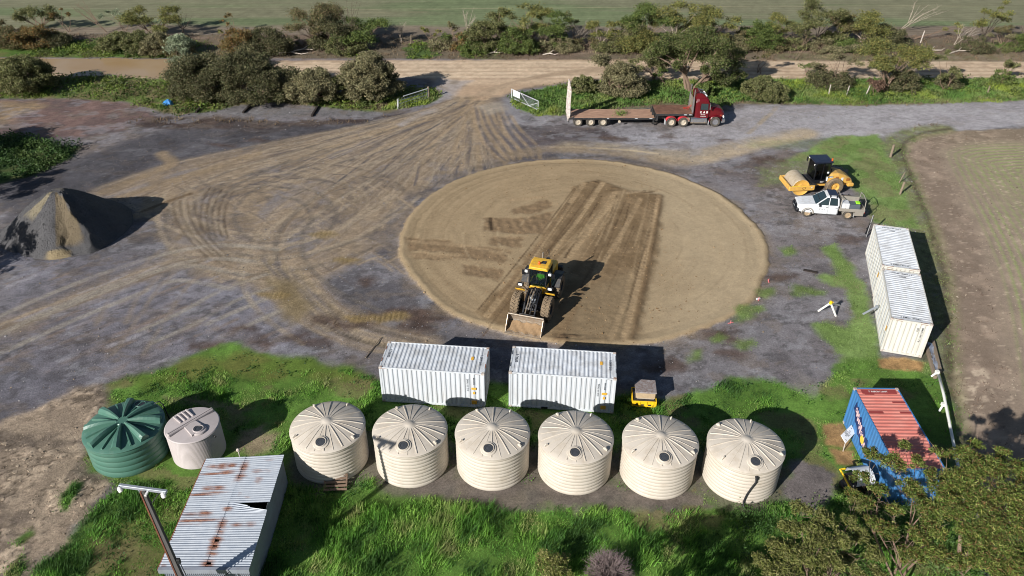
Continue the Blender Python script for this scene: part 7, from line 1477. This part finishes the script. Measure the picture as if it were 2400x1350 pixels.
T = [
 # far hedgerow, left to right
 (-10, 96, 55, 60, 'gum', 'brown', 'dark brown leaning tree cut by the left picture edge, far hedgerow', 1, {}),
 (40, 108, 62, 80, 'bush', 'brown', 'brownish dense bush at the left end of the far hedgerow', 2, {}),
 (85, 108, 58, 80, 'bush', 'orange', 'rusty brown bush second from the left end of the far hedgerow', 3, {}),
 (97, 72, 18, 75, 'gum', 'olive', 'round headed olive tree against the paddock above the rusty brown bush', 4, {}),
 (130, 107, 72, 60, 'bush', 'dark', 'dark shaded bush right of the rusty brown bush, far hedgerow', 5, {}),
 (166, 74, 14, 40, 'sparse', 'orange', 'slim tree with an orange tuft at its tip, far hedgerow', 6, dict(lean=-.8)),
 (250, 76, 0, 40, 'bare', 'brown', 'bare tree leaning left over the paddock edge, far hedgerow', 7, dict(lean=-3.0)),
 (290, 72, 30, 55, 'sparse', 'silver', 'thin grey-green tree left of the big double crowned tree', 8, dict(lean=-.8)),
 (372, 84, 20, 105, 'gum', 'yellow', 'tall yellow-olive tree with a double crown at the paddock edge', 9, {}),
 (425, 82, 38, 60, 'bare', 'brown', 'tangle of dark bare branches right of the double crowned tree', 10, dict(bark=M_dbark, lean=.5)),
 (278, 116, 76, 70, 'round', 'olive', 'olive rounded bush at the left of the row above the brown water', 11, {}),
 (330, 120, 72, 70, 'round', 'olive', 'olive rounded bush second in the row above the brown water', 12, {}),
 (372, 128, 78, 66, 'round', 'grey', 'grey-olive bush third in the row above the brown water', 13, {}),
 (418, 130, 80, 64, 'round', 'brown', 'brownish bush at the right of the row above the brown water', 14, {}),
 (560, 76, 28, 34, 'sparse', 'orange', 'small leaning tree with an orange top standing in the paddock', 15, dict(lean=-1.4)),
 (518, 84, 70, 14, 'sparse', 'yellow', 'tiny yellow tuft of a sapling left of the orange-topped bush', 16, {}),
 (570, 122, 70, 80, 'bush', 'orange', 'orange tinted bush behind the big dark bush', 17, {}),
 (630, 124, 72, 90, 'bush', 'dark', 'dark bush with a rusty crown behind the big dark bush, right half', 18, {}),
 (740, 106, 18, 110, 'gum', 'brown', 'wide brown-olive tree with many thin limbs, left of the tall bare-topped tree', 19, dict(stems=4)),
 (826, 112, -6, 60, 'bare', 'brown', 'tall bare-topped tree cut by the top picture edge', 20, dict(bark=M_dbark)),
 (790, 112, 40, 80, 'bush', 'dark', 'dark leafy bush at the foot of the tall bare-topped tree', 21, {}),
 (850, 112, 44, 100, 'gum', 'green', 'spreading dark green tree right of the tall bare-topped tree', 22, {}),
 (810, 122, 88, 70, 'bush', 'olive', 'low olive bush behind the rounded grey shrub', 23, {}),
 (940, 100, 52, 26, 'bare', 'brown', 'pale bare sapling standing alone in the hedgerow gap', 24, dict(bark=M_pbark)),
 (1008, 98, 64, 44, 'sparse', 'yellow', 'small yellow-green crown in the hedgerow gap', 25, {}),
 (1062, 92, 58, 40, 'sparse', 'brown', 'small drooping brown-olive tree right of the gap', 26, {}),
 (1085, 116, 80, 44, 'bush', 'orange', 'orange-brown bush at the foot of the bare pale-trunked tree', 27, {}),
 (1097, 84, 20, 40, 'bare', 'brown', 'bare pale-trunked tree above the orange-brown bush', 28, dict(bark=M_pbark)),
 (1128, 118, 46, 66, 'bush', 'olive', 'olive tree right of the bare pale trunk, far hedgerow', 29, {}),
 (1112, 122, 94, 60, 'round', 'green', 'low green bush under the olive tree, far hedgerow', 30, {}),
 (1176, 116, 24, 80, 'gum', 'olive', 'tall olive tree with a dark gap below, middle of the far hedgerow', 31, {}),
 (1152, 121, 100, 20, 'round', 'olive', 'small conical olive shrub by the dark gap of the hedge', 32, {}),
 (1212, 122, 68, 80, 'bush', 'green', 'dense green bush above the pale log heap', 33, {}),
 (1236, 104, 18, 90, 'gum', 'yellow', 'tall yellow-green tree behind the dense green bush', 34, {}),
 (1285, 110, 34, 80, 'gum', 'green', 'dark stemmed tree left of the white-limbed bare tree', 35, dict(bark=M_dbark, stems=3)),
 (1330, 118, 92, 50, 'bush', 'grey', 'grey-olive low bush under the white-limbed bare tree', 36, {}),
 (1356, 106, 46, 64, 'bare', 'brown', 'white-limbed bare tree in the far hedgerow', 37, dict(bark=M_pbark)),
 (1350, 100, 36, 56, 'sparse', 'olive', 'thin olive canopy behind the white-limbed bare tree', 38, {}),
 (1410, 112, 36, 56, 'gum', 'yellow', 'yellow-green tree with fanned bare stems, far hedgerow', 39, dict(stems=4, bark=M_pbark)),
 (1470, 116, 44, 60, 'bush', 'olive', 'olive tree right of the fanned stems, far hedgerow', 40, {}),
 (1520, 116, 10, 100, 'gum', 'green', 'tall green tree with a pointed top, far hedgerow', 41, dict(stems=3)),
 (1500, 120, 72, 80, 'bush', 'yellow', 'yellowish bush at the foot of the pointed green tree', 42, {}),
 (1580, 118, 6, 110, 'gum', 'yellow', 'tall yellow-crowned tree behind the big verge tree, left one', 43, dict(stems=3, bark=M_pbark)),
 (1650, 116, 20, 100, 'gum', 'yellow', 'tall yellow-crowned tree behind the big verge tree, right one', 44, dict(stems=3)),
 (1600, 124, 78, 100, 'bush', 'olive', 'olive bush between the two tall yellow-crowned trees', 45, {}),
 (1782, 114, 48, 80, 'bush', 'green', 'bright green leafy tree right of the big verge tree, far hedgerow', 46, {}),
 (1745, 114, 70, 50, 'bush', 'brown', 'thin brownish bush left of the bright green leafy tree', 47, {}),
 (1832, 110, 36, 70, 'gum', 'yellow', 'leaning yellowish tree right of the bright green leafy tree', 48, dict(lean=-.6)),
 (1900, 112, 8, 96, 'gum', 'olive', 'tall olive tree with bent dark trunks, right part of the hedgerow', 49, dict(stems=3, bark=M_dbark)),
 (1950, 108, 70, 52, 'round', 'olive', 'round olive bush right of the tree with bent trunks', 50, {}),
 (1965, 104, 32, 70, 'gum', 'brown', 'brownish tree behind the round olive bush', 51, dict(bark=M_pbark)),
 (2030, 106, 38, 110, 'gum', 'yellow', 'wide yellow-topped tree with bare slanting limbs', 52, dict(stems=4, bark=M_pbark)),
 (2080, 106, 62, 70, 'bush', 'dark', 'dark low crown right of the yellow-topped slanting tree', 53, {}),
 (2105, 74, 0, 90, 'bare', 'brown', 'long bare limbs slanting right over the paddock', 54, dict(lean=3.2, bark=M_pbark)),
 (2140, 92, 46, 40, 'sparse', 'yellow', 'fallen tree with a small yellow-green crown in the paddock', 55, dict(lean=4.6)),
 (2235, 106, 58, 60, 'bare', 'brown', 'bleached dead fallen tree right of the small yellow crown', 56, dict(lean=1.6, bark=M_pbark)),
 (2308, 104, 8, 66, 'gum', 'yellow', 'tall yellow-headed tree with dark fanned stems, right end of the hedgerow', 57, dict(stems=5, bark=M_dbark, lean=.4)),
 (2350, 104, 55, 70, 'sparse', 'brown', 'straggly brown tree right of the yellow-headed tree', 58, {}),
 (2398, 100, 50, 60, 'bare', 'brown', 'dark bare tree at the right picture edge, far hedgerow', 59, dict(bark=M_dbark)),
 # near verge
 (72, 214, 120, 110, 'round', 'olive', 'large olive shrub in front of the brown water, left verge', 60, dict(lean=-.3)),
 (18, 214, 168, 60, 'round', 'grey', 'smaller grey-olive shrub left of the large one, left verge', 61, {}),
 (448, 196, 86, 76, 'bush', 'silver', 'silver-leaved bush at the left end of the big dark bush', 62, dict(dens=180)),
 (482, 228, 132, 140, 'bush', 'dark', 'big dark brown-green bush, left half of the mass beside the brown water', 63, dict(dens=210)),
 (605, 234, 126, 150, 'bush', 'dark', 'big dark brown-green bush, right half of the mass beside the brown water', 64, dict(dens=210)),
 (545, 206, 112, 44, 'round', 'bright', 'small bright green topped tree standing out of the dark bush', 65, dict(dens=180)),
 (735, 238, 154, 110, 'round', 'grey', 'grey-olive rounded shrub between the dark bush and the gateway shrub', 66, {}),
 (793, 234, 165, 62, 'round', 'olive', 'narrow olive shrub squeezed between two rounded shrubs', 67, {}),
 (872, 231, 118, 122, 'round', 'grey', 'large rounded grey-olive shrub left of the entrance gates', 68, dict(dens=230)),
 (1366, 214, 172, 66, 'round', 'olive', 'small rounded shrub behind the white trailer ramps', 69, {}),
 (1432, 216, 138, 90, 'gum', 'grey', 'flat-topped grey-olive tree leaning over the rounded shrubs', 70, dict(dens=200)),
 (1460, 222, 152, 100, 'bush', 'grey', 'grey-olive bush behind the trailer deck', 71, dict(dens=200)),
 (1530, 186, 120, 90, 'gum', 'olive', 'thin forked tree left of the big verge tree', 72, {}),
 (1552, 196, 160, 50, 'sparse', 'green', 'small sapling at the foot of the thin forked tree', 73, {}),
 (1648, 226, 190, 46, 'round', 'green', 'low green shrub just behind the maroon truck cab', 75, {}),
 (1778, 172, 118, 50, 'sparse', 'brown', 'slim nearly bare tree at the road edge, right of the big verge tree', 76, {}),
 (1785, 230, 172, 92, 'round', 'olive', 'neat cushion-shaped olive shrub on the verge right of the truck', 77, dict(dens=230)),
 (1958, 202, 112, 120, 'sparse', 'grey', 'open sparse gum on the verge in front of the road, left of the dense one', 78, dict(stems=3, dens=150)),
 (1945, 200, 166, 90, 'bush', 'dark', 'dark low growth under the open sparse gum', 79, {}),
 (1892, 176, 136, 30, 'sparse', 'green', 'small leafy sapling left of the open sparse gum', 80, {}),
 (2072, 214, 104, 135, 'gum', 'yellow', 'dense yellow-olive gum on the verge beside the dead brown bush', 81, dict(dens=210, stems=3)),
 (2105, 208, 160, 80, 'bush', 'dark', 'dark shaded foliage low in the dense yellow-olive gum', 82, {}),
 (2048, 222, 190, 44, 'bush', 'dead', 'dead brown bush on the verge below the dense gum', 83, dict(dens=200)),
 (2210, 212, 128, 70, 'sparse', 'olive', 'small straggly gum alone on the green verge', 84, dict(dens=180)),
 (2218, 206, 168, 50, 'bush', 'dark', 'dark low bush at the foot of the small straggly gum', 85, {}),
 (2352, 194, 116, 60, 'sparse', 'olive', 'small gum with two branches at the right end of the verge', 86, dict(dens=180)),
 (2348, 196, 168, 44, 'bush', 'green', 'low bush at the foot of the two-branched gum', 87, {}),
]
for (u, v, top, w_, kd, pal, lab, seed, kw) in T:
    spec(u, v, top, w_, kd, pal, lab, seed, group=(FH if seed < 60 else NV), **kw)
_used = set()
def scrub_label(u_, k):
    c_ = ['olive', 'dark', 'grey', 'green', 'brownish'][k % 5]; sz = 'sparse' if k % 3 == 0 else 'dense'
    for t_ in sorted([t for t in T if t[7] < 60], key=lambda t: abs(t[0]-u_)):
        side = 'left' if u_ < t_[0] else 'right'
        if (t_[7], side) not in _used:
            _used.add((t_[7], side)); d_ = t_[6].split(',')[0].split(' with ')[0].split(' in the ')[0]
            return ' '.join(('%s %s scrub just %s of the %s' % (sz, c_, side, d_)).split()[:16])
rng = np.random.RandomState(500)
for k in range(30):
    u_ = [705, 760, 1040, 1075, 1140, 1190, 1260, 1300, 1320, 1380, 1425, 1450, 1490, 1545, 1570, 1620, 1680, 1720, 1755, 1800, 1850, 1880, 1930, 1990, 2010, 2055, 2290, 2335, 2375, 10][k]+rng.uniform(-8, 8)
    spec(u_, 108+rng.uniform(0, 12), 78+rng.uniform(-14, 16), rng.uniform(46, 74), 'bush' if k % 3 else 'sparse', ['olive', 'dark', 'grey', 'green', 'brown'][k % 5], scrub_label(u_, k), 510+k, group='scrub bushes of the far hedgerow', name='scrub_bush', dens=72)
q_ = Vector((11.1, 77.6, .97)); wt = thing('weed', 'leafy green weed sprouting through the middle of the trailer deck', 'weed', tuple(q_)); rng = np.random.RandomState(9)
V, C_ = leaves(rng, np.stack([rng.normal(size=260)*.32, rng.normal(size=260)*.3, np.abs(rng.normal(size=260))*.22], 1), .16, .06, [(96, 124, 52), (116, 140, 66)], 1.)
link('foliage', fast_mesh('foliage', V, np.arange(len(V)).reshape(-1, 3), C_, 3), M_leaf, wt); obj('stem', MB().cyl((0, 0, -.05), (.05, .03, .35), .02, n=5), M_bark, wt)
# the big verge tree behind the truck
P = g(1618, 213); cl = []   # crown measured clump by clump
rng = np.random.RandomState(74)
for (u, v, r) in [(1545, 120, 1.3), (1575, 105, 1.5), (1610, 98, 1.6), (1650, 95, 1.7), (1690, 105, 1.6), (1720, 130, 1.4), (1560, 140, 1.1), (1600, 130, 1.5), (1640, 128, 1.6), (1680, 140, 1.6), (1715, 160, 1.5), (1735, 180, 1.1), (1590, 158, 1.0), (1700, 185, 1.3), (1530, 128, .9), (1665, 165, 1.2), (1690, 205, .9), (1620, 110, 1.4), (1655, 72, 1.1), (1625, 84, 1.2)]:
    q = aty(u, v, P.y+rng.uniform(-2, 2)); cl.append((q.x, q.y, max(q.z, .8), r*1.15))
tree('tree', 'biggest spreading tree on the verge behind the maroon truck, with several pale leaning trunks', 'tree', P, cl, 74, PAL['green']+PAL['olive'], r0=.42, l=.24, w=.09, dens=165, stems=4, bark=M_gbark, droop=.3, fork=.42, jit=.5, twig=2, sub=7, group=NV)

# foreground gums at the lower right
def gumtree(label, base, cl, seed, palette, r0, stems, dens=1000, **k):
    P = Vector((base[0], base[1], 0)); C_ = [(*g(u, v, z)[:2], z, r) for u, v, z, r in cl]
    return tree('gum_tree', label, 'gum tree', P, C_, seed, palette, r0=r0, l=.20, w=.04, dens=dens, stems=stems, bark=M_gbark, droop=.25, sub=30, flat=.55, fork=.45, jit=.35, twig=10, group='gum trees at the lower right', shell=.85, subr=.36, n=6, **k)
gumtree('left gum tree of the foreground, its crown hanging over the blue container end', (17.6, 22.6), [(2040, 1065, 4.2, .55), (2095, 1085, 4.4, .65), (2020, 1120, 4.0, .5), (2145, 1080, 4.4, .5), (2062, 1150, 4.2, .5), (2130, 1140, 4.5, .6), (2190, 1120, 4.6, .6), (2000, 1160, 3.8, .45), (2095, 1195, 4.3, .45), (2175, 1195, 4.6, .75), (2150, 1255, 4.4, .6), (2120, 1045, 4.5, .4), (2030, 1180, 3.8, .5), (2085, 1245, 3.6, .55), (2130, 1300, 3.4, .55), (2200, 1300, 4.2, .55), (2240, 1320, 4.3, .6), (2045, 1225, 3.5, .5), (2190, 1240, 4.4, .6), (2150, 1160, 4.4, .5), (2165, 1300, 3.6, .5)], 201, PAL['gum'], .11, 4, dens=850)
gumtree('right gum tree of the foreground, the widest crown at the lower right corner', (20.6, 23.2), [(2265, 1065, 5.4, .75), (2325, 1100, 5.5, .85), (2250, 1130, 5.3, .85), (2300, 1175, 5.4, .95), (2372, 1165, 5.5, .95), (2235, 1195, 5.1, .85), (2335, 1240, 5.2, 1.0), (2400, 1235, 5.4, .9), (2275, 1255, 5.0, .85), (2385, 1310, 5.0, .9), (2310, 1310, 4.8, .85), (2400, 1110, 5.3, .8), (2285, 1100, 5.6, .7), (2440, 1200, 5.2, .9), (2440, 1320, 5, .9), (2200, 1060, 5.0, .45), (2290, 1040, 5.3, .4), (2210, 1150, 5.0, .6), (2350, 1065, 5.4, .5), (2350, 1340, 4.6, .8)], 202, PAL['gum'], .17, 3)
gumtree('low foreground gum tree with a tan-olive crown beside the rightmost cream tank', (13.0, 21.2), [(1880, 1195, 3.8, .55), (1930, 1215, 3.9, .6), (1855, 1240, 3.7, .65), (1915, 1265, 3.9, .7), (1975, 1270, 3.8, .6), (1830, 1285, 3.4, .7), (1885, 1310, 3.7, .75), (1950, 1320, 3.7, .7), (1805, 1330, 3.2, .6), (1850, 1350, 3.3, .7), (1990, 1225, 3.8, .5), (2010, 1180, 3.8, .45), (2050, 1300, 3.0, .5), (2060, 1345, 2.6, .5), (1930, 1370, 3.2, .7), (1985, 1320, 3.2, .6), (2020, 1260, 3.4, .5), (1780, 1310, 3.0, .4), (1900, 1230, 3.8, .5), (2010, 1350, 2.8, .6)], 203, PAL['gumtan'], .11, 3, dens=850)
# trees standing outside the picture whose shade falls into it
for k, (x, y, H, W, lab) in enumerate([(-45.6, 44.4, 7.0, 6.8, 'gum tree left of the heap'), (-51, 55, 6.6, 5.5, 'gum tree left of the weedy corner'), (-56.5, 64.5, 6.5, 8, 'gum tree far left of the weedy corner'), (3.0, 17.2, 6.2, 5.0, 'gum tree in front of the middle tanks'), (6.4, 15.6, 5.8, 5.5, 'gum tree in front of the right tanks')]):
    rng = np.random.RandomState(300+k); cl = []
    for i in range(13):
        a = i*2.399; f = math.sqrt((i+.4)/13); cl.append((x+W*.42*f*math.cos(a), y+W*.42*f*math.sin(a), H*(.55+.38*math.sqrt(1-f*f*.9))*rng.uniform(.85, 1.05), W*.13+.3*rng.rand()))
    tree('gum_tree', lab, 'gum tree', Vector((x, y, 0)), cl, 310+k, PAL['gum'], r0=.2, l=.34, w=.12, dens=80, stems=2, bark=M_gbark, twig=1, group='gum trees outside the yard')
# dead purple-grey bush and a dry shrub at the bottom edge
def twig_bush(label, c, Rb, H, seed, m, n, name='dead_bush'):
    rng = np.random.RandomState(seed); mb = MB(); t = thing(name, label, 'bush', (c[0], c[1], 0))
    for i in range(n):
        d = rdir(rng, 1)[0]; d[2] = abs(d[2])*.9+.08; e = np.array([d[0]*Rb, d[1]*Rb, d[2]*H])*rng.uniform(.75, 1.05); m_ = e*.5+np.array([0, 0, .12])+rng.normal(size=3)*.05
        mb.tube([(0, 0, 0), tuple(m_), tuple(e)], [.016, .012, .006], 3)
        for k in range(4):
            a = m_+(e-m_)*rng.uniform(.2, .9); b = a+(d*.7+rdir(rng, 1)[0]*.8)*rng.uniform(.12, .3); mb.tube([tuple(a), tuple(b)], [.009, .005], 3)
    obj('twigs', mb, m, t, recalc=False); return t
M_twig = mat('purple_grey_twigs', (120, 106, 103), .9, var=.2)
twig_bush('dead purple-grey bush at the bottom edge below the middle tanks', (4.5, 22.75), 1.2, 1.35, 401, M_twig, 420)
spec(1300, 1352, 1312, 74, 'bush', 'gumtan', 'small dry olive shrub left of the dead purple-grey bush', 402, l=.14, w=.05, dens=420)
# ---------------- grass, weeds and dry growth (nobody could count them)
def sample(Mp, x0, x1, y0, y1, n, rng, thr=.12):
    x = rng.uniform(x0, x1, n); y = rng.uniform(y0, y1, n); p = samp(Mp, x, y); k = (rng.rand(n) < p) & (p > thr); return x[k], y[k], p[k]
def blades(name, x, y, h, w, colr, rng, per, rad, lean=.5, wind=(.35, .25)):
    n = len(x); X_ = np.repeat(x, per)+rng.normal(size=n*per)*rad; Y_ = np.repeat(y, per)+rng.normal(size=n*per)*rad
    hh = np.repeat(h, per)*rng.uniform(.5, 1.15, n*per); a = rng.uniform(0, 2*PI, n*per); ln = np.abs(rng.normal(size=n*per))*lean
    wd = .6+.9*(fbm(X_, Y_, .35, 3, 881)-.5)*2
    dx_ = np.cos(a)*ln+wind[0]*wd; dy_ = np.sin(a)*ln+wind[1]*wd; b = rng.uniform(0, PI, n*per); z0 = samp(Zg, X_, Y_)-.02
    c = colr[np.repeat(np.arange(n), per)]*rng.uniform(.7, 1.3, (n*per, 1)); W_ = w*rng.uniform(.7, 1.3, n*per)/2
    V = np.stack([np.stack([X_-np.cos(b)*W_, Y_-np.sin(b)*W_, z0], 1), np.stack([X_+np.cos(b)*W_, Y_+np.sin(b)*W_, z0], 1), np.stack([X_+dx_*hh, Y_+dy_*hh, z0+hh/np.sqrt(1+dx_**2+dy_**2)], 1)], 1).reshape(-1, 3)
    me = fast_mesh(name, V, np.arange(len(V)).reshape(-1, 3), np.repeat(np.clip(c, .004, .5), 3, 0), 3); return kind(link(name, me, M_leaf), 'stuff')
rng = np.random.RandomState(77)
def gcol(x, y, cs, s=.6, seed=900):
    n = fbm(x, y, s, 4, seed); pal = lin(np.array(cs)); t = np.clip((n-.3)/.4, 0, .999)*(len(cs)-1); i = t.astype(int); f = (t-i)[:, None]; i2 = np.minimum(i+1, len(cs)-1); return pal[i]*(1-f)+pal[i2]*f
x, y, p = sample(GR, -32, 30, 18, 37.5, 30000, rng)
hn = fbm(x, y, .8, 4, 910); h = (.06+1.25*np.clip(hn-.30, 0, 1)**1.3)*np.where(y < 28.5, 1.25, .75)*np.where(x > 15.5, .55, 1)*np.clip(p+.2, .4, 1)
blades('long_grass', x, y, h, .045, gcol(x, y, [(58, 92, 38), (80, 126, 48), (102, 150, 56), (124, 162, 70), (142, 150, 92)], .9), rng, 10, .115)
x, y, p = sample(GR, 13, 42, 37.5, 78, 26000, rng); h = .07+.14*fbm(x, y, .6, 3, 911)
blades('short_grass', x, y, h, .05, gcol(x, y, [(94, 112, 62), (112, 136, 74), (130, 150, 90), (128, 128, 90)]), rng, 4, .12)
x, y, p = sample(GR, -20, 62, 78, 95, 26000, rng); h = .18+.35*fbm(x, y, .4, 3, 912)
blades('verge_grass', x, y, h, .09, gcol(x, y, [(80, 106, 52), (92, 126, 58), (112, 138, 70), (122, 132, 78), (134, 150, 60)], .3), rng, 6, .16)
def weeds(name, Mp, x0, x1, y0, y1, n, hh, cs, l, w, per, rad, rng):
    x, y, p = sample(Mp, x0, x1, y0, y1, n, rng); k = fbm(x, y, .5, 3, 930) > .36; x, y = x[k], y[k]; c = gcol(x, y, cs, .35, 931); hz = hh*(.3+1.2*fbm(x, y, .45, 3, 932))
    X_ = np.repeat(x, per)+rng.normal(size=len(x)*per)*rad; Y_ = np.repeat(y, per)+rng.normal(size=len(x)*per)*rad; Z_ = np.repeat(hz, per)*rng.rand(len(x)*per)+samp(Zg, X_, Y_)
    V, _ = leaves(rng, np.stack([X_, Y_, Z_], 1), l, w, [(100, 100, 100)], 1.); C_ = np.repeat(np.repeat(c, per, 0)*rng.uniform(.65, 1.3, (len(X_), 1)), 3, 0)
    me = fast_mesh(name, V, np.arange(len(V)).reshape(-1, 3), np.clip(C_, .004, .5), 3); kind(link(name, me, M_leaf), 'stuff')
weeds('verge_weeds', WD, -62, 62, 78, 108, 15000, .55, [(64, 82, 36), (86, 108, 46), (112, 128, 52), (84, 96, 50)], .3, .14, 9, .28, rng)
weeds('corner_weeds', WD, -62, -42, 58, 78, 5000, .7, [(44, 66, 32), (60, 88, 40), (80, 98, 48)], .26, .13, 9, .28, rng)
weeds('yard_weeds', WD, -32, 32, 18, 50, 5200, .30, [(52, 86, 36), (70, 106, 42), (84, 118, 50)], .13, .07, 10, .16, rng)
x, y, p = sample(DR, -75, 75, 77, 110, 16000, rng); h = .2+.4*fbm(x, y, .5, 3, 915)
blades('dry_grass', x, y, h, .08, gcol(x, y, [(104, 88, 68), (132, 112, 88), (96, 82, 72), (150, 132, 106)], .4), rng, 6, .2, 1.0)
x, y, p = sample(DR, -45, 62, 17, 77, 16000, rng); h = .08+.22*fbm(x, y, .6, 3, 916)
blades('dead_weeds', x, y, h, .05, gcol(x, y, [(92, 74, 60), (120, 100, 82), (104, 86, 74)], .6), rng, 5, .14, 1.6)

# understory below the foreground gums
UN = np.zeros((ny, nx)); s, m = region([(1760, 1230), (1980, 1180), (2040, 1130), (2200, 1120), (2420, 1180), (2420, 1500), (1760, 1500)], .8, 1., .6, 990); UN[s] = m
weeds('understory_weeds', UN, 9, 30, 15, 29, 6500, .7, [(56, 84, 38), (74, 104, 48), (96, 116, 62)], .15, .06, 12, .22, rng)
